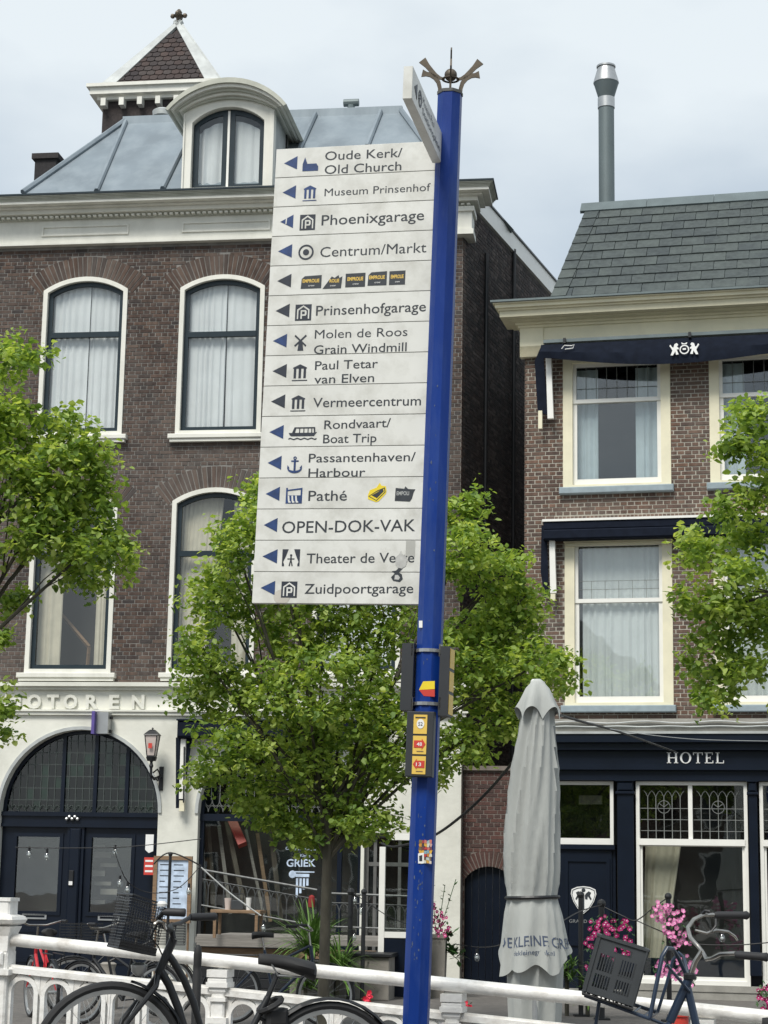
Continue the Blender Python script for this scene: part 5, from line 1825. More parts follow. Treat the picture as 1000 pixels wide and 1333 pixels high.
def icon(kind, x0, z0, x1, z1):
    mb = MB(); w = x1 - x0; h = z1 - z0
    Pp = lambda pts: [(x0 + a * w, z0 + b * h) for a, b in pts]
    pz = lambda pts, dk=0.0: mb.prism(Pp(pts), kf - .0012 - dk, kf - dk)
    bx = lambda a, b, c, d, dk=0.0: pz([(a, c), (b, c), (b, d), (a, d)], dk)
    m2 = None
    if kind == 'church':
        pz([(0, 0), (1, 0), (1, .30), (.88, .52), (.30, .52), (.14, 1.0), (0, .52)])
    if kind == 'museum':
        pz([(.05, .74), (.95, .74), (.95, .80), (.5, 1.0), (.05, .80)])
        for q in (.1, .42, .74): bx(q, q + .16, .16, .74)
        bx(.0, 1, 0, .055)
    if kind == 'park':
        bx(0, 1, 0, 1)
        m2 = MB()
        Q = lambda pts: m2.prism([(x0 + a * w, z0 + b * h) for a, b in pts], kf - .0024, kf - .0013)
        Q([(.12, .1), (.20, .1), (.20, .62), (.5, .84), (.80, .62), (.80, .1), (.88, .1), (.88, .68), (.5, .94), (.12, .68)])
        Q([(.34, .1), (.43, .1), (.43, .64), (.34, .64)])
        Q([(.43, .55), (.60, .55), (.60, .38), (.43, .38), (.43, .29), (.66, .29), (.71, .38), (.71, .55), (.66, .64), (.43, .64)])
    if kind == 'ring':
        an = np.linspace(0, 2 * math.pi, 25)[:-1]
        c = (x0 + w / 2, z0 + h / 2)
        mb.ring([(c[0] + w * .5 * math.cos(a), c[1] + h * .5 * math.sin(a)) for a in an], [(c[0] + w * .39 * math.cos(a), c[1] + h * .39 * math.sin(a)) for a in an], kf - .0012, kf)
        mb.prism([(c[0] + w * .20 * math.cos(a), c[1] + h * .20 * math.sin(a)) for a in an], kf - .0012, kf)
    if kind == 'mill':
        pz([(.28, 0), (.78, 0), (.68, .52), (.62, .66), (.42, .66), (.36, .52)])
        for (a, b, c, d) in ((.02, .98, .98, .30), (.98, .98, .02, .30)):
            L = math.hypot(c - a, d - b); nx, nz_ = -(d - b) / L * .055, (c - a) / L * .055
            pz([(a + nx, b + nz_), (c + nx, d + nz_), (c - nx, d - nz_), (a - nx, b - nz_)], .0003 if a < .5 else .0006)
    if kind == 'boat':
        pz([(0, .52), (.04, .34), (.10, .26), (.90, .26), (1, .56), (.9, .52)])
        pz([(.12, .52), (.22, .52), (.26, .86), (.88, .86), (.9, .52), (.95, .52), (.93, .95), (.2, .95)], .0003)
        for q in (.37, .52, .67, .8): bx(q, q + .03, .52, .86, .0006)
        pts = []
        for i in range(17): pts.append((i / 16, .10 + .05 * math.sin(i * math.pi / 2)))
        pz(pts + [(a, b - .09) for a, b in reversed(pts)])
    if kind == 'anchor':
        bx(.43, .57, .06, .84)
        bx(.25, .75, .68, .76, .0004)
        an = np.linspace(0, 2 * math.pi, 13)[:-1]
        mb.ring([(x0 + w * (.5 + .12 * math.cos(a)), z0 + h * (.90 + .10 * math.sin(a))) for a in an], [(x0 + w * (.5 + .05 * math.cos(a)), z0 + h * (.90 + .04 * math.sin(a))) for a in an], kf - .0012, kf)
        o_ = [(.5 + .5 * math.cos(t), .30 + .30 * math.sin(t)) for t in np.linspace(math.pi * 1.02, math.pi * 1.98, 11)]
        i_ = [(.5 + .42 * math.cos(t), .30 + .16 * math.sin(t)) for t in np.linspace(math.pi * 1.98, math.pi * 1.02, 11)]
        pz(o_ + i_, .0008)
        pz([(0, .28), (.16, .30), (.02, .48)], .001); pz([(1, .28), (.98, .48), (.84, .30)], .001)
    if kind == 'cinema':
        bx(0, 1, 0, .52); bx(0, .1, .52, 1); bx(.9, 1, .52, .9)
        pz([(.1, .88), (1, 1.0), (1, .9), (.1, .80)], .0003)
        m2 = MB()
        for q in (.12, .35, .58):
            m2.prism([(x0 + a * w, z0 + b * h) for a, b in [(q, .5), (q + .09, .5), (q + .13, .16), (q + .2, .12), (q + .2, .05), (q + .06, .05), (q + .02, .2)]], kf - .0024, kf - .0013)
    if kind == 'theatre':
        pz([(0, 0), (.12, 0), (.12, .12), (.06, .25), (.22, .62), (.34, 1), (0, 1)])
        pz([(1, 0), (1, 1), (.66, 1), (.78, .62), (.94, .25), (.88, .12), (.88, 0)])
        m2 = MB()
        q = lambda pts: m2.prism([(x0 + a * w, z0 + b * h) for a, b in pts], kf - .0012, kf)
        q([(.46, .56), (.54, .56), (.54, .36), (.62, .02), (.55, .0), (.5, .26), (.45, .0), (.38, .02), (.46, .36)])
        q([(.30, .40), (.70, .40), (.70, .46), (.30, .46)])
        m2.ball((x0 + .5 * w, kf - .001, z0 + .64 * h), .07 * w, 6, 4, (1, .1, 1))
        m2 = (m2, 'ink')
    return mb, m2
for i, r in enumerate(rows_):
    z1_ = ztop - i * bh; z0_ = z1_ - bh
    jit_ = random.uniform(-.0015, .0015)
    mb = MB().cbox(uL, -0.035, KB - .0025, 0.016, z0_ + .0016, z1_ - .0016, .0012)
    b = mb.build('sign_board', M['board'], sp, label=r['lab'])
    # arrow
    xa0, za = SF.at(r['ar'][0], r['ar'][2], kf); xa1 = SF.u(r['ar'][1], r['ar'][2], kf)
    zc_ = z0_ + bh * 0.49
    MB().prism([(xa0, zc_), (xa1, zc_ - .036), (xa1, zc_ + .036)], kf - .0012, kf).build('arrow', M['ink_blue'] if r['blue'] else M['ink_dark'], b)
    if r.get('scratch'):
        MB().prism([(xa0 + .028, zc_ - .014), (xa0 + .034, zc_ - .014), (xa0 + .036, zc_ + .018), (xa0 + .030, zc_ + .018)], kf - .002, kf - .0013).build('scratch', M['board'], b)
    if r['ic']:
        a, b0 = SF.at(r['ib'][0], r['ib'][3], kf), SF.at(r['ib'][2], r['ib'][1], kf)
        m1, m2 = icon(r['ic'], a[0], a[1], b0[0], b0[1])
        m1.build('icon', M['ink_dark'] if (r.get('idark') or not r['blue']) else M['ink_blue'], b)
        if m2:
            if isinstance(m2, tuple): m2[0].build('icon_detail', M['ink'], b)
            else: m2.build('icon_detail', M['board'], b)
    for (s, xa, ya, xb, yb, cap) in r['T']:
        t = MB()
        ltext(t, SF, s, xa, ya, xb, yb, cap, kf - .0006, bold=(0.0 if (r.get('thin') or 'M' in s) else 0.005))
        t.build('lettering', M['ink'], b)
    if i == 4:
        for (xa, ya, xb, yb, cut) in ((391, 358, 419, 376, 1), (420, 358, 446, 376, 2), (449.5, 355, 476, 374, 0), (478, 353, 504, 372, 1), (506.5, 352, 528, 371, 0)):
            p, q = SF.at(xa, yb, kf), SF.at(xb, ya, kf)
            w = q[0] - p[0]; h = q[1] - p[1]
            sh2 = {0: [(0, 0), (1, 0), (1, 1), (0, .97)], 1: [(.02, 0), (1, 0), (1, 1), (.2, .95), (.05, .75)], 2: [(0, .0), (.95, 0), (1, .9), (.85, .78), (.8, 1), (.6, .8), (.45, .92), (.25, .5)]}[cut]
            st = MB().prism([(p[0] + a * w, p[1] + c * h) for a, c in sh2], kf - .0012, kf).build('sticker', M['ink'], b)
            t = MB()
            add_text(t, 'EMPROLIE' if cut != 2 else 'ROLIE', p[0] + w * (.1 if cut != 2 else .35), p[1] + h * .46, w * (.8 if cut != 2 else .5), h * .26, kf - .0018, bold=.03)
            t.build('sticker_text', M['yellow'], b)
            t = MB(); add_text(t, 'crew', p[0] + w * .38, p[1] + h * .16, w * .3, h * .14, kf - .0018)
            t.build('sticker_text', M['white_print'], b)
    if i == 11:
        p, q = SF.at(478.6, 653.6, kf), SF.at(503.8, 628.5, kf)
        w = q[0] - p[0]; h = q[1] - p[1]
        MB().prism([(p[0] + a * w, p[1] + c * h) for a, c in [(.0, .35), (.02, .15), (.45, 0), (.6, .04), (.98, .45), (1, .6), (.95, .82), (.7, .86), (.62, 1), (.45, .75), (.1, .62)]], kf - .0012, kf).build('sticker', M['yellow_bright'], b)
        k_ = MB()
        k_.prism([(p[0] + a * w, p[1] + c * h) for a, c in [(.2, .35), (.5, .2), (.85, .55), (.8, .7), (.5, .5)]], kf - .002, kf - .0013)
        k_.ring([(p[0] + a * w, p[1] + c * h) for a, c in [(.03, .30), (.48, .06), (.95, .52), (.9, .76), (.5, .60)]], [(p[0] + a * w, p[1] + c * h) for a, c in [(.08, .31), (.47, .10), (.90, .52), (.86, .71), (.5, .55)]], kf - .0022, kf - .0014)
        k_.build('sticker_print', M['ink'], b)
        p, q = SF.at(514, 653, kf), SF.at(541, 633, kf)
        w = q[0] - p[0]; h = q[1] - p[1]
        MB().prism([(p[0] + a * w, p[1] + c * h) for a, c in [(0, .05), (.75, 0), (.85, .2), (.92, .6), (1, .8), (.65, .82), (.5, 1), (.45, .84), (.02, .9)]], kf - .0012, kf).build('sticker', M['ink'], b)
        t = MB(); add_text(t, 'EMPOLI', p[0] + w * .08, p[1] + h * .42, w * .62, h * .26, kf - .0018, bold=.02)
        t.build('sticker_text', M['cable_grey'], b)
    if i == 13:
        p, q = SF.at(513, 739, kf), SF.at(531, 717, kf)
        w = q[0] - p[0]; h = q[1] - p[1]
        MB().prism([(p[0] + a * w, p[1] + c * h) for a, c in [(.1, .2), (.3, .0), (.6, -.05), (.9, .1), (1, .5), (.85, .7), (.6, .8), (.5, 1), (.35, .8), (.1, .6)]], kf - .002, kf - .0008).build('smear', M['grime'], b)
        p, q = SF.at(528, 725, kf), SF.at(541, 702, kf)
        MB().box(p[0], q[0], kf - .0005, kf - .0002, p[1], z1_ - .003).build('tape_residue', M['board_edge'], b)
    if i == 14:
        p = SF.at(517, 747.5, kf)
        k_ = MB()
        k_.prism([(p[0] + .03 * a, p[1] + .03 * c) for a, c in [(-.6, -1.1), (.5, -1.3), (1, -.8), (.8, 0), (.3, .3), (.9, .9), (.2, 1.0), (-.2, .6), (-.9, .5), (-.4, .1), (-1, -.5)]], kf - .0012, kf)
        k_.build('torn_sticker', M['ink'], b)
        MB().prism([(p[0] + .02 * a, p[1] - .006 + .018 * c) for a, c in [(-.6, -1.1), (.5, -1.2), (.8, -.6), (.3, .1), (-.5, .1)]], kf - .002, kf - .0013).build('torn_sticker_patch', M['grime'], b)
        p = SF.at(367, 777, kf)
        MB().lathe([(0.042, 0), (0.042, 0.0004)], (0, 0, 0), 20).v
        an = np.linspace(0, 2 * math.pi, 25)[:-1]
        MB().prism([(p[0] + .043 * math.cos(a), max(z0_ + .003, p[1] + .038 * math.sin(a))) for a in an], kf - .0007, kf - .0003).build('sticker_ghost', mat('round glue mark', (.5, .47, .42), .8), b)
MB().box(uL + .004, -0.03, KB + .0, 0.012, zbot + .002, ztop - .002).build('board_core', M['board_gap'], sp)

# finger board pointing almost at the camera
na = at_depth(531, 107, 8.9 + 0.0)
# far end sits on the pole
loc_far = Vector((-0.045, -0.05, SF.z(583, 197)))
far = SF.w(loc_far)
q = SF.Mi @ (ray(531, 107)); pe = SF.Mi @ (EYE - SF.o)
t = (loc_far.z - pe.z) / q.z
near = pe + q * t
dirv = (near - loc_far)
fbl = math.hypot(dirv.x, dirv.y)
print('FINGER', near, loc_far, fbl)
M3 = Matrix.Rotation(math.atan2(-dirv.y, -dirv.x), 3, 'Z')
fbr = bpy.data.objects.new('finger_board', MB().cbox(-fbl, 0, -0.022, 0.022, -bh / 2, bh / 2, .002).mesh('finger_board', M['board']))
COL.objects.link(fbr); fbr.parent = sp
fbr['label'] = 'single white board turned towards the viewer above the stack'
fbr.matrix_local = Matrix.Translation(loc_far) @ M3.to_4x4()
ff = MB()
kk = -0.0232
ff.prism([(-fbl + .05, 0), (-fbl + .12, -.04), (-fbl + .12, .04)], kk - .0012, kk)
ff.build('arrow', M['ink_dark'], fbr)
ff = MB()
an = np.linspace(0, 2 * math.pi, 17)[:-1]
ff.ring([(-fbl + .20 + .042 * math.cos(a), .042 * math.sin(a)) for a in an], [(-fbl + .20 + .030 * math.cos(a), .030 * math.sin(a)) for a in an], kk - .0012, kk)
add_text(ff, 'P', -fbl + .185, -.02, .03, .042, kk - .001, bold=.02)
ff.build('icon', M['ink_dark'], fbr)
for s_, z_, w_ in (('Museum Paul', .008, .32), ('Stationsplein', -.045, .50)):
    ff = MB()
    add_text(ff, s_, -fbl + .27, z_, w_, .036, kk - .001)
    ff.build('lettering', M['ink'], fbr)

# bronze crown
cf = (0, 0, zt0)
def spike(ang, prof, w0):
    """flat curved bar rising from the pole rim; prof = list of (radius, height, width)"""
    mb = MB()
    d = Vector((math.cos(ang), math.sin(ang), 0)); s = Vector((-math.sin(ang), math.cos(ang), 0))
    vs = []
    n = len(prof)
    for k, (r_, z_, w_) in enumerate(prof):
        a = Vector((prof[min(k + 1, n - 1)][0] - prof[max(k - 1, 0)][0], prof[min(k + 1, n - 1)][1] - prof[max(k - 1, 0)][1], 0)).normalized()
        nn = Vector((-a.y, a.x, 0))
        for (sw_, side) in ((-1, -1), (1, -1), (1, 1), (-1, 1)):
            rr2 = r_ + nn.x * w_ * sw_; zz2 = z_ + nn.y * w_ * sw_
            p = Vector(cf) + d * rr2 + Vector((0, 0, zz2)) + s * (side * 0.004)
            vs.append(p)
    fs = [(0, 1, 2, 3), tuple(range(4 * n - 1, 4 * n - 5, -1))]
    for k in range(n - 1):
        for j in range(4):
            fs.append((k * 4 + j, k * 4 + (j + 1) % 4, k * 4 + 4 + (j + 1) % 4, k * 4 + 4 + j))
    mb.add(vs, fs)
    mb.build('crown_spike', M['bronze'], sp)
low = [(0.052, -.01, .010), (.054, .03, .010), (.062, .06, .011), (.080, .085, .012), (.104, .100, .012), (.126, .104, .012), (.148, .108, .020)]
high = [(0.030, .078, .006), (.055, .084, .008), (.078, .098, .011), (.100, .122, .012), (.122, .148, .013), (.150, .180, .021)]
for k in range(4):
    a = R_(12) + k * math.pi / 2
    spike(a, low, 0)
    spike(a, high, 0)
MB().tube([(0, 0, zt0), (0, 0, zt0 + .08)], .006, 6).build('crown_rod', M['bronze'], sp)
MB().ball((0, 0, zt0 + .102), .033, 16, 12).build('crown_ball', M['bronze'], sp, smooth=True)
MB().tube([(0, 0, zt0 + .07), (0, 0, zt0 + .15), (0, 0, zt0 + .225)], [.005, .005, .003], 6).build('crown_needle', M['bronze'], sp)
MB().lathe([(0.036, .074), (0.046, .076), (0.046, .080), (0.036, .082)], cf, 20, cap=False).build('crown_ring', M['bronze'], sp)

# cycle route boxes clamped to the pole
def route_box(F, par, x0, x1, z0, z1, y0, y1, parts=True):
    o = MB().cbox(x0, x1, y0, y1, z0, z1, .004).build('route_box', M['box_grey'], par)
    return o
x0, z1_ = SF.at(531, 926, -.1); x1, z0_ = SF.at(563, 1012, -.1)
o = route_box(SF, sp, x0, x1, z0_, z1_, -.115, -.066)
ty = -.118
tiles = [(538, 930.5, 556.5, 955), (537, 958, 555.5, 981.5), (536, 984.5, 554.5, 1007.5)]
for i, (a, b, c, d) in enumerate(tiles):
    xa, zb_ = SF.at(a, d, ty); xb, za = SF.at(c, b, ty)
    t_ = MB().box(xa, xb, ty, -.114, zb_, za).build('route_tile', M['yellow'], o, label=['tile with a white roundel 52', 'tile with a red arrow 48 to the right', 'tile with a red arrow 13 to the left'][i])
    w = xb - xa; h = za - zb_
    yk = ty - .001
    # prints directly under the box (kept on the tile level)
    if i == 0:
        an = np.linspace(0, 2 * math.pi, 17)[:-1]
        MB().prism([(xa + w * (.52 + .28 * math.cos(q)), zb_ + h * (.52 + .25 * math.sin(q))) for q in an], yk - .001, yk).build('roundel', M['white_print'], o)
        t = MB(); add_text(t, '52', xa + w * .36, zb_ + h * .42, w * .32, h * .2, yk - .002, bold=.005); t.build('tile_number', M['ink'], o)
        MB().box(xa + w * .12, xa + w * .88, yk - .001, yk, zb_ + h * .82, zb_ + h * .88).build('tile_line', M['ink'], o)
    else:
        s_ = 1 if i == 1 else -1
        cx = xa + w * .5
        pts = [(-.38, -.17), (.15, -.17), (.15, -.26), (.4, 0), (.15, .26), (.15, .17), (-.38, .17)] if i == 1 else [(.38, -.17), (-.15, -.17), (-.15, -.26), (-.4, 0), (-.15, .26), (-.15, .17), (.38, .17)]
        MB().prism([(cx + w * a * 1.1, zb_ + h * (.55 + b_ * 1.15)) for a, b_ in pts], yk - .001, yk).build('tile_arrow', M['red'], o)
        t = MB(); add_text(t, '48' if i == 1 else '13', cx - w * .2, zb_ + h * .45, w * .38, h * .20, yk - .002, bold=.008); t.build('tile_number', M['white_print'], o)
        MB().box(xa + w * .3, xa + w * .8, yk - .001, yk, zb_ + h * .14, zb_ + h * .18).build('tile_line', M['wood'], o)
# two boxes seen edge on
for (a, b, c, d, nm) in ((527.5, 839, 539.5, 926, 'l'), (576.5, 843, 586, 933, 'r')):
    xa, za = SF.at(a, b, 0); xb, zb_ = SF.at(c, d, 0)
    o2 = MB().box(xa, xb, -.06, .06, zb_, za).build('route_box', M['box_grey'], sp)
    if nm == 'r':
        xc = SF.u(589.5, 880, 0)
        for i in range(3):
            h = (za - zb_) / 3
            MB().box(xb + .001, xc - .004, -.05, .05, zb_ + i * h + .008, zb_ + (i + 1) * h - .008).build('route_tile', M['yellow'], o2)
for py in (848, 917):
    z_ = SF.z(555, py, 0)
    MB().lathe([(pr_ + .006, z_ - .008), (pr_ + .006, z_ + .008)], (0, 0, 0), 16).build('steel_band', M['steel'], sp)
    xa, xb = SF.u(539, py, 0), SF.u(577, py, 0)
    MB().box(xa, -pr_, -.055, -.03, z_ - .012, z_ + .014).box(xa, xa + .008, -.06, -.02, z_ - .03, z_ + .03).build('clamp', M['chrome'], sp)
    MB().box(pr_, xb, -.055, -.03, z_ - .012, z_ + .012).box(xb - .008, xb, -.06, -.02, z_ - .03, z_ + .03).build('clamp', M['chrome'], sp)
# pole stickers
fr_k = -pr_ * math.cos(math.pi / 8) - .001
def pole_sticker(pts, m, name='sticker', k=0.0):
    q = [SF.at(a, b, fr_k) for a, b in pts]
    q = [(x, z) for x, z in q]
    o = MB().prism(q, fr_k - .0008 - k, fr_k + .004 - k).build(name, m, sp)
pole_sticker([(545.5, 898), (551, 887), (566, 886.5), (566, 897)][::-1], M['yellow_bright'])
pole_sticker([(545.5, 898), (566, 897.5), (566, 907), (552, 906)][::-1], M['red'])
ps = mat('collage sticker', None, .5, cols=[(.5, .2, .03), (.7, .4, .05), (.05, .05, .06), (.5, .05, .04), (.6, .6, .5), (.1, .3, .4)])
pc = MB()
rs_ = random.Random(21)
for i in range(46):
    z = rs_.uniform(1.0, 3.9) if i < 20 else rs_.uniform(1.0, 1.7)
    x = rs_.uniform(-.022, .022); sx = rs_.uniform(.0012, .004); sz = rs_.uniform(.003, .016)
    pc.prism([(x - sx, z), (x + sx * rs_.random(), z - sz * .5), (x + sx, z + sz * .3), (x + sx * .2, z + sz), (x - sx * .8, z + sz * .6)], fr_k - .0006, fr_k + .002)
pc.build('paint_chips', M['faded_ink'], sp, kind='stuff')
tile_mb = MB()
a = SF.at(545, 1124, fr_k); b = SF.at(563, 1094, fr_k)
for i in range(5):
    for j in range(7):
        x0_ = a[0] + (b[0] - a[0]) * i / 5; x1_ = a[0] + (b[0] - a[0]) * (i + 1) / 5
        z0_2 = a[1] + (b[1] - a[1]) * j / 7; z1_2 = a[1] + (b[1] - a[1]) * (j + 1) / 7
        jj = lambda: random.uniform(-.003, .003)
        tile_mb.add([(x0_ + jj(), fr_k - .002, z0_2 + jj()), (x1_ + jj(), fr_k - .002, z0_2 + jj()), (x1_ + jj(), fr_k - .002, z1_2 + jj()), (x0_ + jj(), fr_k - .002, z1_2 + jj())], [(0, 1, 2, 3)])
tile_mb.build('collage_sticker', ps, sp)
pole_sticker([(544.5, 1124), (544.5, 1111), (552, 1110), (552, 1124)][::-1], M['white_print'], k=.002)
pole_sticker([(546, 1121), (546, 1114), (550, 1113), (550, 1121)][::-1], M['ink'], k=.003)
pole_sticker([(545.5, 817), (545.5, 808), (550, 808), (550, 817)][::-1], M['white_print'])

# ================================================================== TREES
def tree(label, d, blobs, trunk, dens=1.0, seed=1, leaf=0.070, group=None, kroot=None, branch_to=(), cpt=13):
    rg_ = np.random.default_rng(seed)
    tb = at_depth(trunk[-1][0], trunk[-1][1], d)
    root = empty('tree', (tb.x, tb.y, 0), label, 'tree', group)
    base = Vector((tb.x, tb.y, 0))
    cents = []
    for bl in blobs:
        px, py, rx, ry = bl[:4]
        dd = d + (bl[4] if len(bl) > 4 else rg_.uniform(-.4, .4))
        c = at_depth(px, py, dd)
        Rx, Rz = rx * dd / FPX, ry * dd / FPX
        cents.append((c, Rx, min(max(Rx, Rz), 1.2) * 1.0, Rz))
    clumps = []
    for (c, a, b, e) in cents:
        vol = (a * b + a * e + b * e) / 3
        n = max(12, int(vol * 720 * dens))
        dirs = rg_.normal(size=(n, 3)); dirs /= np.linalg.norm(dirs, axis=1)[:, None]
        rad = rg_.uniform(0.2, 1.0, n) ** 0.5
        pts = dirs * rad[:, None] * np.array([a, b, e]) * 0.93 + np.array(c)
        clumps.append(pts)
    pts = np.concatenate(clumps)
    nc = len(pts)
    tintc = rg_.normal(0.5, 0.22, nc)
    # leaves
    n = nc * cpt
    ci = np.repeat(np.arange(nc), cpt)
    sd_ = rg_.normal(size=(nc, 3)) * np.array([1, 1, .7]); sd_ /= np.linalg.norm(sd_, axis=1)[:, None]
    off = rg_.normal(size=(n, 3)) * np.array([0.035, 0.035, 0.03]) + sd_[ci] * rg_.uniform(-.02, .17, n)[:, None]
    pos = pts[ci] + off
    yaw = rg_.uniform(0, 2 * math.pi, n)
    droop = rg_.uniform(-0.2, 1.1, n)
    dirl = np.stack([np.cos(yaw) * np.cos(droop), np.sin(yaw) * np.cos(droop), -np.sin(droop)], 1)
    side = np.cross(dirl, np.array([0, 0, 1.0])); side /= np.linalg.norm(side, axis=1)[:, None]
    roll = rg_.normal(0, 0.5, n)
    nrm = np.cross(side, dirl)
    side = side * np.cos(roll)[:, None] + nrm * np.sin(roll)[:, None]
    nrm = np.cross(side, dirl)
    L = (leaf * rg_.uniform(0.4, 1.3, n))[:, None]
    V = np.empty((n, 6, 3))
    V[:, 0] = pos
    V[:, 1] = pos + dirl * L * 0.35 + side * L * 0.36 + nrm * L * .10
    V[:, 2] = pos + dirl * L * 0.75 + side * L * 0.24 + nrm * L * .05
    V[:, 3] = pos + dirl * L
    V[:, 4] = pos + dirl * L * 0.75 - side * L * 0.24 + nrm * L * .05
    V[:, 5] = pos + dirl * L * 0.35 - side * L * 0.36 + nrm * L * .10
    V -= np.array(base)
    me = bpy.data.meshes.new('crown')
    nv = n * 6
    me.vertices.add(nv)
    me.vertices.foreach_set('co', V.reshape(-1))
    quads = np.array([[0, 1, 2, 3], [0, 3, 4, 5]])
    idx = (np.arange(n)[:, None, None] * 6 + quads[None]).reshape(-1)
    me.loops.add(n * 8)
    me.loops.foreach_set('vertex_index', idx)
    me.polygons.add(n * 2)
    me.polygons.foreach_set('loop_start', np.arange(n * 2) * 4)
    me.polygons.foreach_set('loop_total', np.full(n * 2, 4))
    me.update(calc_edges=True)
    at = me.attributes.new('tint', 'FLOAT', 'FACE')
    tint = np.clip(tintc[ci] + rg_.normal(0, 0.16, n), 0, 1)
    at.data.foreach_set('value', np.repeat(tint, 2))
    me.materials.append(M['leaves'])
    inst('crown', me, root)
    # trunk and limbs
    tp = [at_depth(px, py, d) - base for (px, py, r_) in trunk]
    tp.append(Vector((tp[-1].x, tp[-1].y, -0.05)))
    rr2 = [t[2] for t in trunk] + [trunk[-1][2] * 1.25]
    MB().tube(tp[::-1], rr2[::-1], 10).build('trunk', M['bark'], root, smooth=True)
    top = tp[0]
    for (c, a, b, e) in cents:
        if max(a, e) < 0.27: continue
        q = c - base
        st = tp[rg_.integers(0, 2)]
        mid_ = (st + q) / 2 + Vector((rg_.uniform(-.1, .1), rg_.uniform(-.1, .1), rg_.uniform(0, .25)))
        MB().tube([st, (st * 2 + mid_) / 3 + Vector((0, 0, .05)), mid_, q, q + Vector((rg_.uniform(-.2, .2), rg_.uniform(-.2, .2), .1))], [rr2[0] * .5, rr2[0] * .35, .018, .010, .004], 6).build('limb', M['bark'], root, smooth=True)
        for _ in range(2):
            tip = q + Vector((rg_.uniform(-a, a), rg_.uniform(-b, b), rg_.uniform(-e, e))) * .8
            MB().tube([mid_, (mid_ + tip) / 2 + Vector((0, 0, .05)), tip], [.009, .006, .003], 4).build('twig', M['bark'], root)
    print('tree', n, 'leaves')
    return root
mid_blobs = [(465, 680, 100, 90), (350, 660, 32, 48), (330, 636, 16, 24), (305, 705, 40, 45), (285, 780, 48, 50), (262, 850, 36, 42), (290, 900, 58, 42), (300, 975, 52, 45), (385, 800, 80, 70), (420, 900, 110, 75), (430, 1000, 100, 62), (335, 1035, 42, 30), (470, 1068, 55, 26), (410, 1082, 60, 22), (350, 1062, 40, 22), (520, 960, 60, 60),
             (595, 665, 26, 28), (618, 655, 16, 22), (600, 720, 40, 50), (650, 745, 42, 38), (680, 780, 34, 34), (655, 820, 60, 50), (712, 868, 30, 32), (690, 870, 40, 35), (610, 860, 60, 70), (655, 930, 42, 40), (605, 965, 42, 35), (560, 1000, 30, 30), (735, 855, 14, 12), (740, 890, 10, 16), (260, 1012, 25, 22), (232, 908, 16, 12), (500, 800, 60, 70)]
tree('full bright green tree behind the signpost, hiding the second arch of the white ground floor', 20.0, mid_blobs, [(428, 1050, .05), (426, 1120, .052), (424, 1180, .055), (422, 1260, .06)], seed=4)
left_blobs = [(34, 461, 28, 26), (12, 470, 24, 32), (14, 530, 30, 38), (22, 590, 36, 40), (64, 553, 26, 28), (84, 548, 16, 20), (105, 585, 38, 34), (128, 600, 28, 28), (60, 610, 52, 40), (112, 640, 42, 32), (60, 655, 68, 34), (140, 655, 16, 14), (55, 700, 55, 28), (115, 715, 48, 26), (150, 712, 28, 18), (168, 735, 18, 14), (125, 752, 26, 18), (135, 690, 30, 20), (90, 745, 22, 20), (10, 783, 20, 14), (22, 775, 12, 8), (2, 912, 12, 18), (8, 925, 12, 8), (2, 955, 12, 14), (2, 830, 6, 8), (-60, 560, 70, 90), (-60, 700, 70, 80), (-70, 850, 60, 70)]
tree('green tree leaning in from the left edge, in front of the lower left sash window', 17.5, left_blobs, [(-70, 760, .06), (-75, 900, .07), (-80, 1100, .08), (-82, 1300, .09)], seed=8)
right_blobs = [(985, 548, 32, 26), (962, 535, 16, 14), (975, 585, 32, 28), (955, 585, 14, 12), (980, 640, 26, 34), (945, 665, 28, 22), (905, 700, 24, 16), (892, 712, 20, 16), (925, 715, 36, 24), (975, 700, 30, 35), (960, 745, 38, 24), (912, 775, 26, 22), (890, 785, 12, 14), (950, 790, 42, 30), (985, 800, 28, 40), (930, 830, 36, 24), (905, 858, 20, 18), (932, 880, 34, 26), (965, 860, 26, 24), (922, 912, 22, 16), (945, 905, 14, 12), (990, 875, 18, 20), (1050, 620, 60, 90), (1055, 790, 60, 90), (1060, 920, 40, 50)]
tree('light green tree reaching in from the right edge, over the hotel windows', 17.0, right_blobs, [(1075, 800, .06), (1080, 950, .07), (1085, 1100, .08), (1085, 1340, .09)], seed=12)
#@@PART5
# ================================================================== STREET FURNITURE, TERRACE, BICYCLES
LF = LB
def lu(px, py, k): 
    u_, z_ = LB.at(px, py, k); return u_, z_

# wall lantern -------------------------------------------------
KL = -0.42
wl = empty('wall_lantern', label='black wall lantern with milky panes and a finial, between the two white arches', cat='lantern', frame=LB)
a = lu(199, 947, KL); b = lu(199, 984, KL)
cx, ztop_, zbt = a[0], a[1], b[1]
zr = LB.z(199, 957, KL)
S_ = 82.5
MB().lathe([(0.165, zr - .005), (0.155, zr + .01), (.09, zr + .06), (.05, zr + .085), (.045, ztop_ - .05), (.012, ztop_ - .03), (.02, ztop_ - .015), (.006, ztop_)], (cx, KL, 0), 4).build('lantern_roof', M['black'], wl)
gl_ = MB().lathe([(0.085, zbt), (0.135, zr - .008)], (cx, KL, 0), 4, cap=False)
gl_.build('lantern_glass', M['lamp_glass'], wl)
fr2 = MB()
for k in range(4):
    an = math.pi / 4 + k * math.pi / 2
    fr2.tube([(cx + .088 * math.cos(an), KL + .088 * math.sin(an), zbt), (cx + .14 * math.cos(an), KL + .14 * math.sin(an), zr)], .008, 4)
fr2.lathe([(.095, zbt - .02), (.095, zbt + .005)], (cx, KL, 0), 4)
fr2.lathe([(.07, zbt - .08), (.09, zbt - .02)], (cx, KL, 0), 8)
fr2.build('lantern_frame', M['black'], wl)
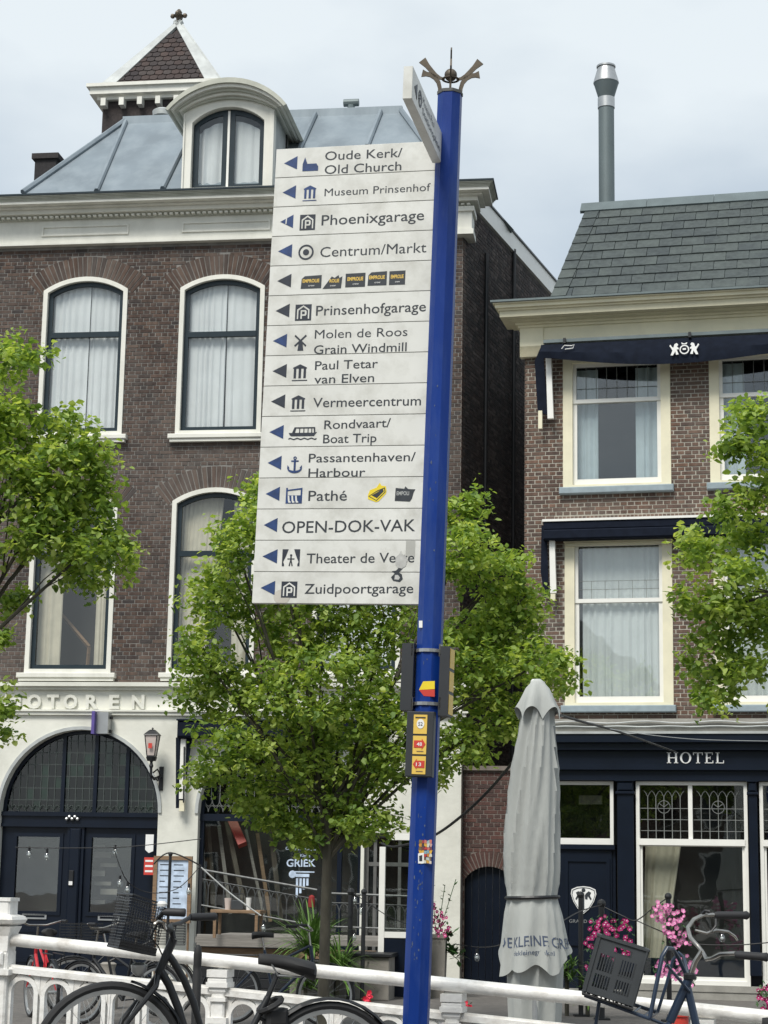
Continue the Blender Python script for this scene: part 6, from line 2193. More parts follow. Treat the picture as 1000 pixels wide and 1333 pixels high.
MB().box(cx - .03, cx + .03, KL - .118, KL - .113, (zr + zbt) / 2 - .05, (zr + zbt) / 2 + .03).build('painted_mark', M['red'], wl)
bp = lu(210, 1010, -.07)
MB().lathe([(.02, zbt - .2), (.035, zbt - .16), (.02, zbt - .1), (.03, zbt - .08)], (cx, KL, 0), 8).tube([(cx, KL, zbt - .18), (cx, KL, zbt - .30), (cx + .03, KL + .1, zbt - .36), (bp[0], -.08, bp[1])], .022, 8).build('lantern_arm', M['black'], wl)
sc_ = MB().tube([(cx + .02, KL + .06, zbt - .26), (cx + .06, KL + .16, zbt - .20), (cx + .1, KL + .26, zbt - .30), (cx + .06, KL + .2, zbt - .38), (cx + .04, KL + .12, zbt - .33)], .013, 6)
sc_.build('scroll', M['black'], wl)
MB().cbox(bp[0] - .035, bp[0] + .035, -.09, -.062, LB.z(210, 1029, -.07), LB.z(210, 998, -.07), .01).build('wall_plate', M['black'], wl)

# projecting box sign
bs = empty('projecting_sign', label='small grey box with purple side, fixed above the crown of the left arch', cat='sign', frame=LB)
a = lu(122, 927, -.3); b = lu(140, 955, -.3)
MB().box(a[0] + .05, b[0], -.30, -.062, b[1], a[1]).build('sign_box', M['steel'], bs)
MB().box(a[0] + .0, a[0] + .049, -.40, -.062, b[1] - .01, a[1] + .01).build('purple_panel', M['purple'], bs)
MB().box(b[0] + .001, b[0] + .03, -.2, -.12, b[1] + .02, b[1] + .07).box(b[0] + .001, b[0] + .03, -.2, -.12, a[1] - .1, a[1] - .06).build('bolt', M['black'], bs)

# restaurant awning on the white wall
ra = empty('restaurant_awning', label='navy restaurant awning with a white mark, above the right arch and half behind the tree', cat='awning', frame=LB)
a = lu(231, 938, -.35); b = lu(500, 962, -.35)
MB().cbox(a[0], b[0], -.36, -.07, b[1], a[1], .03).build('awning_case', M['navy_cloth'], ra)
MB().box(a[0] - .01, b[0] + .01, -.38, -.065, a[1] + .001, a[1] + .025).build('cover_rail', M['navy'], ra)
t = MB(); q = lu(287, 956, -.365); add_text(t, 'if', q[0], q[1], .14, .15, -.365, bold=.02); t.build('awning_mark', M['white_print'], ra)
arm(ra, [(229, 960), (250, 960), (243, 1010), (237, 1052), (229, 1052)], [(239, 962), (237, 1040)], [(234, 1042), (240, 1056)], LB, -.20, 'c')
m_ = MB(); q = lu(240, 972, -.27); r_ = lu(239, 1045, -.27)
m_.tube([(q[0], -.27, q[1]), (r_[0], -.27, r_[1])], .012, 6); m_.build('crank_rod', M['black'], ra)

# menu board
mbd = empty('menu_board', label='wooden framed menu board with bluish paper, on the white pier right of the double door', cat='menu board', frame=LB)
a = lu(201, 1114, -.5); b = lu(248, 1202, -.5)
MB().ring([(a[0], b[1]), (b[0], b[1]), (b[0], a[1]), (a[0], a[1])], [(a[0] + .06, b[1] + .06), (b[0] - .06, b[1] + .06), (b[0] - .06, a[1] - .06), (a[0] + .06, a[1] - .06)], -.53, -.48).build('board_frame', M['wood'], mbd)
MB().box(a[0] + .05, b[0] - .05, -.50, -.49, b[1] + .05, a[1] - .05).build('menu_sheet', M['paper'], mbd)
l_ = MB()
rs_ = random.Random(5)
for k in range(9):
    z = a[1] - .14 - k * .085
    for c_ in (0, 1):
        x0 = a[0] + .10 + c_ * .22
        l_.box(x0, x0 + rs_.uniform(.08, .17), -.503, -.501, z, z + .014)
l_.build('menu_lines', M['ink'], mbd, kind='stuff')
for x in (a[0] + .05, b[0] - .05):
    MB().tube([(x, -.48, a[1] - .2), (x, -.40, 0)], .018, 6).build('leg', M['wood'], mbd)
po = MB(); a = lu(188, 1116, -.075); b = lu(201, 1139, -.075)
po.box(a[0], b[0], -.078, -.07, b[1], a[1])
o = po.build('poster', M['red'], None, frame=LB); tag(o, 'small red poster on the door jamb left of the menu board', 'poster')
po = MB()
for k in range(3): po.box(a[0] + .02, b[0] - .03, -.0805, -.0785, a[1] - .07 - k * .08, a[1] - .04 - k * .08)
po.build('poster_print', M['white_print'], o)
o.children[0].matrix_parent_inverse = Matrix.Identity(4)

# ---- raised terrace in front of the right arch
KT_ = -3.2
rtc = empty('raised_terrace', label='raised wooden terrace with a silvered edge plank, in front of the right arch', cat='terrace', frame=LB)
a = lu(256, 1216, KT_); b = lu(386, 1236, KT_)
t0 = a[1]
MB().cbox(a[0], b[0], KT_, KT_ + .12, b[1] + .01, t0, .01).build('edge_plank', M['wood_grey'], rtc)
MB().box(a[0] - .05, b[0] + 1.2, KT_ + .13, -.75, t0 - .12, t0 - .04).build('deck', M['wood_grey'], rtc)
zz = b[1]
k = 0
while zz > .05:
    z2_ = max(zz - .14, 0)
    MB().cbox(a[0] + .03, b[0] + 1.1, KT_ + .13, KT_ + .17, z2_ + .008, zz, .006).build('fascia_board', M['black'] if k else M['wood'], rtc)
    zz = z2_; k += 1
# iron fences (arched infill), one sloping, one level
def fence(label, p0, p1, q0, K, n):
    r = empty('iron_fence', label=label, cat='fence', group=None, frame=LB)
    a, b, c = lu(*p0, K), lu(*p1, K), lu(*q0, K)
    h = a[1] - c[1]
    Z = lambda x: a[1] + (b[1] - a[1]) * (x - a[0]) / (b[0] - a[0])
    MB().tube([(a[0], K, a[1]), (b[0], K, b[1])], .018, 6).build('top_rail', M['fence_grey'], r)
    MB().tube([(a[0], K, Z(a[0]) - .13), (b[0], K, Z(b[0]) - .13)], .009, 4).build('upper_bar', M['fence_grey'], r)
    MB().tube([(a[0], K, a[1] - h), (b[0], K, b[1] - h)], .014, 6).build('bottom_rail', M['fence_grey'], r)
    st = (b[0] - a[0]) / n
    for i in range(n):
        x0, x1 = a[0] + i * st, a[0] + (i + 1) * st
        m_ = MB()
        m_.tube([(x0, K, Z(x0) - h), (x0, K, Z(x0) - .27)] + [((x0 + x1) / 2 - st / 2 * math.cos(t), K, Z(x0) - .27 + .13 * math.sin(t)) for t in np.linspace(.3, math.pi - .3, 5)] + [(x1, K, Z(x1) - .27)], .008, 4)
        m_.build('arched_bar', M['fence_grey'], r)
    for x in (a[0], b[0]):
        MB().box(x - .02, x + .02, K - .02, K + .02, Z(x) - h - .45, Z(x) + .03).build('fence_post', M['black'], r)
    return r
M['fence_grey'] = mat('worn black iron', (0.10, 0.105, 0.105), .5, .3, var=.3, scale=20)
fence('sloping black iron fence with arched bars along the raised terrace', (262, 1132), (415, 1159), (262, 1178), -2.9, 15)
fence('short level iron fence with arched bars behind the two black poles', (430, 1163), (540, 1167), (430, 1206), -2.5, 9)

# bar table with glasses
tb = empty('terrace_table', label='narrow wooden table with cups and a napkin holder, by the sloping fence', cat='table', frame=LB)
a = lu(274, 1184, -3.4); b = lu(339, 1190, -3.4)
ztb = a[1]
MB().cbox(a[0], b[0], -3.4, -3.0, ztb - .045, ztb, .006).build('tabletop', M['wood'], tb)
for x in (a[0] + .06, b[0] - .06):
    for y in (-3.36, -3.04):
        MB().box(x - .02, x + .02, y - .02, y + .02, t0 - .04, ztb - .045).build('leg', M['wood'], tb)
def cup(px, py, h, r, m, lab):
    x, z = lu(px, py, -3.2)
    o = MB().lathe([(r * .8, 0), (r, h), (r * .9, h), (r * .7, .01)], (0, 0, 0), 12).build('cup', M[m], None, smooth=True)
    o.location = LB.w((x, -3.2, ztb)); tag(o, lab, 'cup')
cup(297, 1182, .16, .055, 'lamp_glass', 'cloudy glass at the left end of the narrow wooden terrace table')
cup(323.5, 1183, .17, .04, 'cup_white', 'tall white cup at the right end of the narrow wooden terrace table')
x, z = lu(309, 1182, -3.2)
o = empty('napkin_holder', LB.w((x, -3.2, ztb)), 'dark box with a handle standing between the cups on the terrace table', 'holder')
MB().cbox(-.085, .085, -.06, .06, 0, .13, .006).build('holder_box', M['plastic_grey'], o)
MB().tube([(-.08, 0, .13), (-.08, 0, .22), (.08, 0, .22), (.08, 0, .13)], .008, 4).build('holder_handle', M['black'], o)
# red cloth bag on the fence
a = lu(406, 1165, -3.0)
mb = MB()
mb.lathe([(.02, .0), (.07, -.03), (.085, -.14), (.075, -.24), (.02, -.26)], (0, 0, 0), 10)
o = mb.build('red_lantern', M['dull_red'], None, smooth=True); o.location = LB.w((a[0], -3.0, a[1])); o.scale = (.6, .6, .7)
tag(o, 'red paper lantern hanging at the right end of the sloping iron fence', 'lantern')

# black poles carrying the light strings, concrete planter, spiky plant
def pole(px, py0, k, lab, r=.035):
    x, z = lu(px, py0, k)
    o = empty('light_pole', LB.w((x, k, 0)), lab, 'pole')
    MB().tube([(0, 0, 0), (0, 0, z)], r, 8).build('pole_shaft', M['black'], o)
    MB().ball((0, 0, z), r * 1.5, 8, 6).build('pole_knob', M['black'], o)
    MB().box(-.09, .09, -.09, .09, 0, .02).build('pole_foot', M['black'], o)
    return o
pole(457, 1161, -4.2, 'black string light pole left of the white windscreen, the left of the close pair')
pole(474, 1161, -4.4, 'black string light pole left of the white windscreen, the right of the close pair', .028)
pole(222, 1112, -5.0, 'thin black string light pole in front of the menu board', .02)
pole(756, 1165, -6.0, 'black string light pole in front of the hotel door with the shield', .03)
pole(783, 1176, -6.5, 'black string light pole inside the magenta petunias', .035)
pole(870, 1167, -6.5, 'black string light pole behind the pink petunias', .03)

cp = empty('concrete_planter', label='long weathered concrete planter with a dark cap below the black poles', cat='planter', frame=LB)
a = lu(440, 1240, -4.0); b = lu(507, 1240, -4.0)
MB().cbox(a[0], b[0], -4.0, -3.3, 0, a[1] - .05, .01).build('planter_wall', M['concrete'], cp)
MB().cbox(a[0] - .04, b[0] + .04, -4.05, -3.25, a[1] - .05, a[1], .01).build('planter_cap', M['black'], cp)
cp = empty('stone_trough', label='beige stone trough holding the spiky green plant', cat='planter', frame=LB)
a = lu(378, 1252, -4.2); b = lu(432, 1252, -4.2)
MB().cbox(a[0], b[0], -4.2, -3.6, 0, a[1], .01).build('trough_wall', M['concrete'], cp)
M['plank_old'] = M['wood_grey']

def spiky(label, px, py, k, rad_px, n, name='spiky_plant', upz=0.6, mm='leaf_spike', sd=2, base_z=None):
    x, z = lu(px, py, k)
    o = empty(name, LB.w((x, k, z if base_z is None else base_z)), label, 'plant')
    rs2 = random.Random(sd)
    R0 = rad_px / 88.0
    mb = MB()
    for i in range(n):
        an = rs2.uniform(0, 2 * math.pi); el = rs2.uniform(-.1, 1.35); L = R0 * rs2.uniform(.7, 1.15)
        d = Vector((math.cos(an) * math.cos(el), math.sin(an) * math.cos(el), math.sin(el)))
        s = d.cross(Vector((0, 0, 1))); s.normalize()
        st = Vector((rs2.uniform(-.08, .08), rs2.uniform(-.08, .08), rs2.uniform(-.05, .15)))
        w = rs2.uniform(.012, .022)
        vs = []
        for q in range(5):
            t = q / 4
            c = st + d * L * t + Vector((0, 0, -.35 * L * t * t))
            ww = w * (1 - t) ** .6 * (.5 + t)
            vs += [c - s * ww, c + s * ww]
        b0 = len(mb.v)
        mb.v += [tuple(v) for v in vs]
        for q in range(4): mb.f.append((b0 + q * 2, b0 + q * 2 + 1, b0 + q * 2 + 3, b0 + q * 2 + 2))
    mb.build('leaves', M[mm], o, kind='stuff')
    MB().tube([(0, 0, -.5), (0, 0, .1)], .03, 6).build('stem', M['bark'], o)
    return o
spiky('spiky yucca like plant with long narrow leaves, left of the black poles', 405, 1240, -4.3, 78, 230, upz=.8)
spiky('lower bushy tuft of narrow leaves beside the spiky plant', 440, 1268, -4.5, 60, 150, sd=5)
spiky('small narrow leaved tuft left under the saddle height of the front bicycle', 398, 1285, -4.6, 42, 90, sd=9)

# windscreen
ws = empty('glass_windscreen', label='white framed glass windscreen with a navy lower panel, cut off by the blue pole', cat='windscreen', frame=LB)
a = lu(496, 1102, -3.6); b = lu(556, 1082, -3.2)
xa, xb = a[0], LB.u(558, 1150, -3.4)
zA, zB = LB.z(520, 1085, -3.4), LB.z(512, 1213, -3.4)
MB().box(xa - .04, xa + .04, -3.44, -3.36, .0, a[1]).build('screen_post', M['sash_white'], ws)
MB().box(xb - .04, xb + .04, -3.44, -3.36, .0, zA).build('screen_post', M['sash_white'], ws)
MB().box(xa + .08, xb - .04, -3.43, -3.37, zA - .09, zA).build('top_bar', M['sash_white'], ws)
MB().box(xa + .04, xb - .04, -3.43, -3.37, zB - .08, zB).build('bottom_bar', M['sash_white'], ws)
MB().box(xa + .04, xb - .04, -3.402, -3.398, zB, zA - .09).build('screen_glass', M['glass_screen'], ws)
MB().box(xa + .04, xb - .04, -3.42, -3.38, 0.02, zB - .08).build('lower_panel', M['navy'], ws)

# flowers ------------------------------------------------------
def petunias(label, name, pts, k, m, n, seed=1, F=None, fol=True, cat='flowers', fsize=.029, leafn=260):
    """pts: photo blobs (px,py,rx,ry) -> a cloud of five petal blossoms over leaves"""
    F = F or LB
    rs2 = random.Random(seed)
    x0, z0 = F.at(pts[0][0], pts[0][1], k)
    org = F.w((x0, k, z0))
    o = empty(name, org, label, cat)
    o.matrix_world = Matrix.Translation(org) @ F.M.to_4x4()
    fl, ht, lf = MB(), MB(), MB()
    wts = [p[2] * p[3] for p in pts]
    for i in range(n + leafn):
        p = rs2.choices(pts, wts)[0]
        sc = (EYE - org).length / FPX
        an = rs2.uniform(0, 2 * math.pi); rr = rs2.random() ** .5
        ux = F.u(p[0], p[1], k) - x0 + math.cos(an) * rr * p[2] * sc
        uz = F.z(p[0], p[1], k) - z0 + math.sin(an) * rr * p[3] * sc
        uy = rs2.uniform(-.12, .12)
        if i < n:
            nrm = Vector((rs2.uniform(-.7, .7), -1, rs2.uniform(-.3, .7))).normalized()
            s = nrm.cross(Vector((0, 0, 1))).normalized(); t = s.cross(nrm)
            c = Vector((ux, uy - .10, uz))
            r = fsize * rs2.uniform(.8, 1.2)
            b0 = len(fl.v)
            fl.v.append(tuple(c - nrm * r * .25))
            for q in range(10):
                a2 = q * math.pi / 5 + an
                r2 = r * (1.0 if q % 2 else .78)
                fl.v.append(tuple(c + s * r2 * math.cos(a2) + t * r2 * math.sin(a2) + nrm * r * .1))
            for q in range(10): fl.f.append((b0, b0 + 1 + q, b0 + 1 + (q + 1) % 10))
            b0 = len(ht.v)
            for q in range(5):
                a2 = q * math.pi * .4
                ht.v.append(tuple(c + s * r * .3 * math.cos(a2) + t * r * .3 * math.sin(a2) + nrm * r * .06))
            ht.f.append(tuple(range(b0, b0 + 5)))
        else:
            d = Vector((rs2.uniform(-1, 1), rs2.uniform(-1, .2), rs2.uniform(-1, .6))).normalized()
            s = d.cross(Vector((0, 0, 1))).normalized() * .016
            c = Vector((ux, uy, uz)); L = rs2.uniform(.04, .075)
            b0 = len(lf.v)
            lf.v += [tuple(c), tuple(c + d * L * .5 + s), tuple(c + d * L), tuple(c + d * L * .5 - s)]
            lf.f.append((b0, b0 + 1, b0 + 2, b0 + 3))
    fl.build('blossoms', M[m], o, kind='stuff')
    ht.build('blossom_throats', M['petal_heart'], o, kind='stuff') if m != 'petal_red' else None
    if lf.v: lf.build('foliage', M['leaf_dark'], o, kind='stuff')
    return o
petunias('trailing magenta petunias behind the black crate', 'petunias', [(792, 1200, 26, 8), (812, 1215, 12, 16), (818, 1232, 9, 12), (775, 1212, 8, 10), (768, 1230, 6, 12), (768, 1258, 6, 14), (800, 1240, 16, 10), (795, 1208, 14, 8)], -6.6, 'petal_magenta', 95, 3)
petunias('trailing pink petunias left of the chrome handlebar', 'petunias', [(868, 1190, 22, 12), (860, 1182, 12, 8), (880, 1210, 16, 14), (873, 1225, 10, 10), (890, 1225, 10, 10), (888, 1260, 18, 16), (860, 1262, 10, 10), (900, 1265, 6, 16)], -6.7, 'petal_pink', 150, 4)
petunias('magenta petunias low at the right edge of the view', 'petunias', [(998, 1300, 14, 14), (1008, 1290, 20, 16), (1000, 1318, 14, 10)], -6.5, 'petal_magenta', 50, 5)
petunias('pink geraniums in the grey pot right of the blue pole', 'geraniums', [(574, 1192, 9, 6), (572, 1206, 13, 10), (578, 1215, 10, 5), (566, 1176, 6, 6)], -3.0, 'petal_magenta', 30, 6, leafn=60)
petunias('single red geranium head below the windscreen', 'geraniums', [(480, 1297, 7, 6)], -4.6, 'petal_red', 16, 7, leafn=20, fsize=.03)
petunias('red geranium head in front of the navy alley door', 'geraniums', [(609, 1310, 8, 6), (596, 1306, 14, 8)], -4.6, 'petal_red', 12, 8, leafn=50, fsize=.03)
petunias('red geranium heads seen between the front bicycle frame tubes', 'geraniums', [(241, 1318, 7, 6), (200, 1253, 3, 3), (264, 1333, 5, 4)], -5.0, 'petal_red', 22, 9, leafn=30, fsize=.03)
# pot and tall weed beside the pole
pt = empty('plant_pot', label='tall grey pot of leafy green plants right of the blue pole', cat='pot', frame=LB)
a = lu(558, 1216, -3.0); b = lu(582, 1290, -3.0)
x_ = LB.u(568, 1250, -3.0)
MB().lathe([(.17, 0), (.20, a[1] - .05), (.22, a[1] - .05), (.22, a[1]), (.16, a[1])], (x_, -3.0, 0), 4).build('pot', M['concrete'], pt)
wd = MB()
rs_ = random.Random(11)
for st_ in range(7):
    x0 = x_ + rs_.uniform(-.08, .25); hh = rs_.uniform(.3, 1.15) if st_ < 3 else rs_.uniform(-.5, .3)
    zb3 = a[1] - .1
    top_ = Vector((x0 + rs_.uniform(-.05, .05), -3.0 + rs_.uniform(-.1, .1), zb3 + max(hh, .2)))
    if st_ >= 3: top_ = Vector((x0 + .2, -3.0, zb3 + hh))
    pb_ = Vector((x_, -3.0, zb3))
    wd.tube([pb_, top_], .005, 4)
    for q in range(14 if st_ < 3 else 26):
        t = rs_.uniform(.15, 1); c = pb_.lerp(top_, t)
        d = Vector((rs_.uniform(-1, 1), rs_.uniform(-1, 1), rs_.uniform(-.5, .7))).normalized()
        L = rs_.uniform(.04, .08) if st_ < 3 else rs_.uniform(.09, .16)
        s = d.cross(Vector((0, 0, 1))).normalized() * L * .3
        wd.add([c, c + d * L * .5 + s, c + d * L, c + d * L * .5 - s], [(0, 1, 2, 3)])
wd.build('foliage', M['leaf_dark'], pt, kind='stuff')

# hotel low planting and pale bench-like step, seen between crate and rail
spiky('low grassy green tuft at the foot of the grey parasol', 738, 1272, -6.0, 26, 110, sd=14)
spiky('second low green tuft under the black crate', 765, 1300, -6.0, 22, 90, sd=15)

# ---- light strings
def light_string(label, pts, bulbs, sag=.0, m='cable', r=.006):
    """pts: (px,py,k in LB frame) ; bulbs: (px,py,k)"""
    P = [LB.w((LB.u(px, py, k), k, LB.z(px, py, k))) for px, py, k in pts]
    ctr = sum(P, Vector()) / len(P)
    o = empty('light_string', ctr, label, 'string lights')
    dense = []
    for i in range(len(P) - 1):
        p0 = P[max(i - 1, 0)]; p1 = P[i]; p2 = P[i + 1]; p3 = P[min(i + 2, len(P) - 1)]
        for t in np.linspace(0, 1, 7)[:-1]:
            dense.append(.5 * ((2 * p1) + (p2 - p0) * t + (2 * p0 - 5 * p1 + 4 * p2 - p3) * t * t + (3 * p1 - p0 - 3 * p2 + p3) * t ** 3))
    dense.append(P[-1])
    MB().tube([p - ctr for p in dense], r, 5).build('wire', M[m], o, smooth=True)
    for px, py, k in bulbs:
        b = LB.w((LB.u(px, py, k), k, LB.z(px, py, k))) - ctr
        s = MB().tube([b + Vector((0, 0, .10)), b + Vector((0, 0, .045))], .018, 8).build('bulb_socket', M['black'], o)
        MB().lathe([(.015, .05), (.030, .025), (.038, -.01), (.028, -.04), (.008, -.05)], tuple(b), 10).build('bulb', M['glass_bulb'], o, smooth=True)
        MB().ball(tuple(b + Vector((0, 0, -.005))), .02, 6, 5).build('bulb_core', M['white_print'], o)
light_string('thin wire with bulbs crossing the double door up to the menu board pole', [(20, 1103, -4.8), (90, 1104, -4.9), (170, 1102, -5), (262, 1092, -4.8)], [(38, 1112, -4.8), (61, 1115, -4.85), (150, 1110, -4.95)])
light_string('black wires draped from the thin pole down to the white cup, with pale bulbs', [(148, 1104, -5.4), (165, 1146, -5.3), (195, 1162, -5.1), (232, 1156, -5.0), (262, 1126, -4.9)], [(156, 1150, -5.3), (166, 1158, -5.3), (246, 1160, -5.0)])
light_string('black wire forming a peak over the menu board', [(200, 1125, -5), (222, 1110, -5), (262, 1127, -4.9)], [], r=.010)
light_string('pale cable running down in front of the sloping fence to a hanging bulb', [(262, 1129, -4.8), (300, 1163, -4.8), (340, 1192, -4.8)], [(343, 1208, -4.8)], m='cable_grey', r=.010)
light_string('wire with bulbs from the two black poles towards the blue pole', [(457, 1160, -4.2), (474, 1172, -4.3), (490, 1183, -4.3), (512, 1196, -4.2), (540, 1206, -4.0)], [(462, 1172, -4.2), (471, 1186, -4.25), (461, 1220, -4.2)])
light_string('long black wire with one bulb, sagging across the alley door and the parasol', [(592, 1229, -5.4), (625, 1233, -5.6), (660, 1228, -12.0), (720, 1205, -12.2), (756, 1186, -10.0), (783, 1178, -6.6)], [(621, 1246, -5.6)], r=.006)
light_string('black wire hung between the petunia poles', [(783, 1179, -6.5), (810, 1192, -6.6), (828, 1198, -6.6), (850, 1182, -6.6), (870, 1168, -6.5)], [], r=.008)
light_string('black wire behind the handlebars at the right edge', [(828, 1198, -6.6), (860, 1212, -6.7), (900, 1228, -6.8), (960, 1230, -6.8), (1010, 1226, -6.8)], [(940, 1221, -6.8)], r=.007)
# heavy cable from the windscreen across to the parasol and up to the hotel
def world_cable(label, pts, r, m='cable'):
    P = [at_depth(a, b, c) for a, b, c in pts]
    dense = []
    for i in range(len(P) - 1):
        p0 = P[max(i - 1, 0)]; p1 = P[i]; p2 = P[i + 1]; p3 = P[min(i + 2, len(P) - 1)]
        for t in np.linspace(0, 1, 9)[:-1]:
            dense.append(.5 * ((2 * p1) + (p2 - p0) * t + (2 * p0 - 5 * p1 + 4 * p2 - p3) * t * t + (3 * p1 - p0 - 3 * p2 + p3) * t ** 3))
    dense.append(P[-1])
    o = MB().tube(dense, r, 6).build('cable', M[m], None, smooth=True)
    tag(o, label, 'cable')
world_cable('thick black cable drooping from the parasol side down to the windscreen top', [(497, 1098, 25.5), (515, 1102, 25), (560, 1090, 23), (600, 1063, 21), (640, 1025, 20), (690, 965, 18), (726, 925, 16)], .016)
world_cable('black cable running from the parasol tip to the HOTEL letters', [(729, 931, 15.2), (760, 940, 17), (810, 954, 21), (880, 979, 26.4)], .012)
world_cable('thin pale wire strung across the top of the hotel fascia', [(730, 932, 15.2), (800, 950, 20), (900, 962, 24), (1010, 965, 25.5)], .005, 'cable_grey')

# ---- closed parasol
pd = 15.2
pa = at_depth(697, 1160, pd)
par = empty('closed_parasol', (pa.x, pa.y, 0), 'closed pale grey parasol tied with a black strap, printed hem hanging loose', 'parasol')
def wz(py, px=697): 
    return at_depth(px, py, pd).z
s_ = (at_depth(1000, 1160, pd) - at_depth(0, 1160, pd)).length / 1000
def cx_at(py):  # lean of the cloth
    return np.interp(py, [885, 930, 1100, 1168, 1240, 1400], [700, 700, 692, 693, 697, 696])
prof = [(884, 4, .05), (888, 9, .2), (900, 15, .35), (915, 19, .6), (930, 21, .9), (945, 23, .9), (1000, 30, .9), (1060, 33.5, .75), (1110, 36, .7), (1150, 35, .6), (1164, 33, .4), (1168, 33, .25), (1174, 34, .3), (1190, 38, .32), (1215, 42, .40), (1240, 46, .46)]
def parasol_sheet(prof, name, nf, phase, amp0, k0=0.0, hem=None, thick=.0, n=120, spiral=0.0, flute=6):
    mb = MB()
    rr_ = [random.uniform(.6, 1.3) for _ in range(nf)]
    m = len(prof)
    rows = []
    for (py, r_, fa) in prof:
        cx_ = cx_at(py)
        c = at_depth(cx_, py, pd)
        row = []
        for j in range(n):
            th = 2 * math.pi * j / n
            ph = th * nf + phase + spiral * (py - 900) / 300.0
            fi = int(((ph / (2 * math.pi)) % nf)) % nf
            w = math.sin(ph)
            sp_ = spiral * (py - 900) / 300.0
            w = .55 * math.sin(3 * th + phase + sp_ * 1.3) + .45 * math.sin(5 * th + 2.1 * phase + sp_ * .8 + .3 * math.sin(py * .02)) + .38 * math.sin(nf * th + 1.3 + sp_ * 1.9)
            w = -abs(w) ** .8 + .32 if nf > 6 else w * .6
            fold = amp0 * fa * w
            r = r_ * s_ * (1 + fold)
            dz = 0.0
            if hem and py == prof[-1][0]:
                dz = hem(th)
            row.append((c.x - pa.x + r * math.cos(th), c.y - pa.y + r * .85 * math.sin(th), c.z + dz))
        rows.append(row)
    for row in rows: mb.v += row
    for k in range(m - 1):
        for j in range(n):
            mb.f.append((k * n + j, (k + 1) * n + j, (k + 1) * n + (j + 1) % n, k * n + (j + 1) % n))
    o = mb.build(name, M['canvas'], par, smooth=True)
    return o, rows
hemf = lambda th: .02 + .09 * math.sin(th * 3 + 1.0) + .11 * math.sin(th * 2 + 2.4) + .03 * math.sin(th * 7) - .04
dense_prof = []
for i in range(len(prof) - 1):
    a, b = prof[i], prof[i + 1]
    for t in (0, .5): dense_prof.append(tuple(a[q] + (b[q] - a[q]) * t for q in range(3)))
dense_prof.append((1252, 48, .5))
cl, rows_p = parasol_sheet(dense_prof, 'canopy_cloth', 9, .5, .36, hem=hemf, spiral=3.6)
parasol_sheet([(1225, 36, .5), (1260, 37, .8), (1300, 36, 1), (1345, 34, 1), (1400, 30, 1)], 'inner_cloth', 7, 1.9, .2)
# shoulder flaps at the top
fl_prof = [(887, 7, .2), (896, 15, .5), (912, 22, .9), (928, 28, 1.1)]
parasol_sheet(fl_prof, 'top_vent', 6, 2.4, .26, hem=lambda th: -.06 + .10 * abs(math.sin(th * 3 + .9)))
mb = MB()
c = at_depth(cx_at(1168), 1168, pd)
pts = [(c.x - pa.x + 34.2 * s_ * math.cos(t), c.y - pa.y + 34.2 * s_ * .86 * math.sin(t), c.z + .008 * math.cos(t)) for t in np.linspace(0, 2 * math.pi, 41)[:-1]]
mb.tube(pts, .015, 6, closed=True)
mb.build('strap', M['black'], par)
MB().tube([(0, 0, 0), (0, 0, wz(886))], .024, 10).build('parasol_pole', M['steel'], par)
MB().ball((at_depth(699, 884, pd).x - pa.x, 0, wz(884) + .01), .025, 8, 6).build('finial', M['cup_white'], par)
MB().cbox(-.35, .35, -.35, .35, 0.0, .09, .01).build('parasol_base', M['concrete'], par)
# lettering wrapped on the skirt
def wrap_text(s, py, th0, th1, cap, name='hem_lettering', m='faded_ink'):
    v, f = text_geo(s, .004, 1.0)
    mb = MB()
    n = 120
    kk = cap / .73
    zl_ = [r[0][2] for r in rows_p[:-1]]
    for a, b in v:
        th = th0 + (th1 - th0) * a
        z = wz(py) + b * kk + .012 * math.sin(th * 3)
        # locate ring interval
        i = len(zl_) - 2
        for q in range(len(zl_) - 1):
            if zl_[q] >= z > zl_[q + 1]: i = q; break
        t = (zl_[i] - z) / (zl_[i] - zl_[i + 1])
        j = (th / (2 * math.pi) * n) % n; j0 = int(j); fj = j - j0
        def P(k_): 
            A = Vector(rows_p[k_][j0]); B = Vector(rows_p[k_][(j0 + 1) % n]); return A.lerp(B, fj)
        p = P(i).lerp(P(i + 1), t)
        cxy = Vector((at_depth(cx_at(py), py, pd).x - pa.x, at_depth(cx_at(py), py, pd).y - pa.y))
        d = Vector((p.x, p.y)) - cxy; d.normalize()
        mb.v.append((p.x + d.x * .004, p.y + d.y * .004, z))
    mb.f = list(f)
    mb.build(name, M[m], par)
wrap_text('DE KLEINE GRIEK', 1232, math.pi * 1.5 - 1.35, math.pi * 1.5 + 1.45, .085)
wrap_text('dekleinegriek.nl', 1243, math.pi * 1.5 - .75, math.pi * 1.5 + .5, .04)

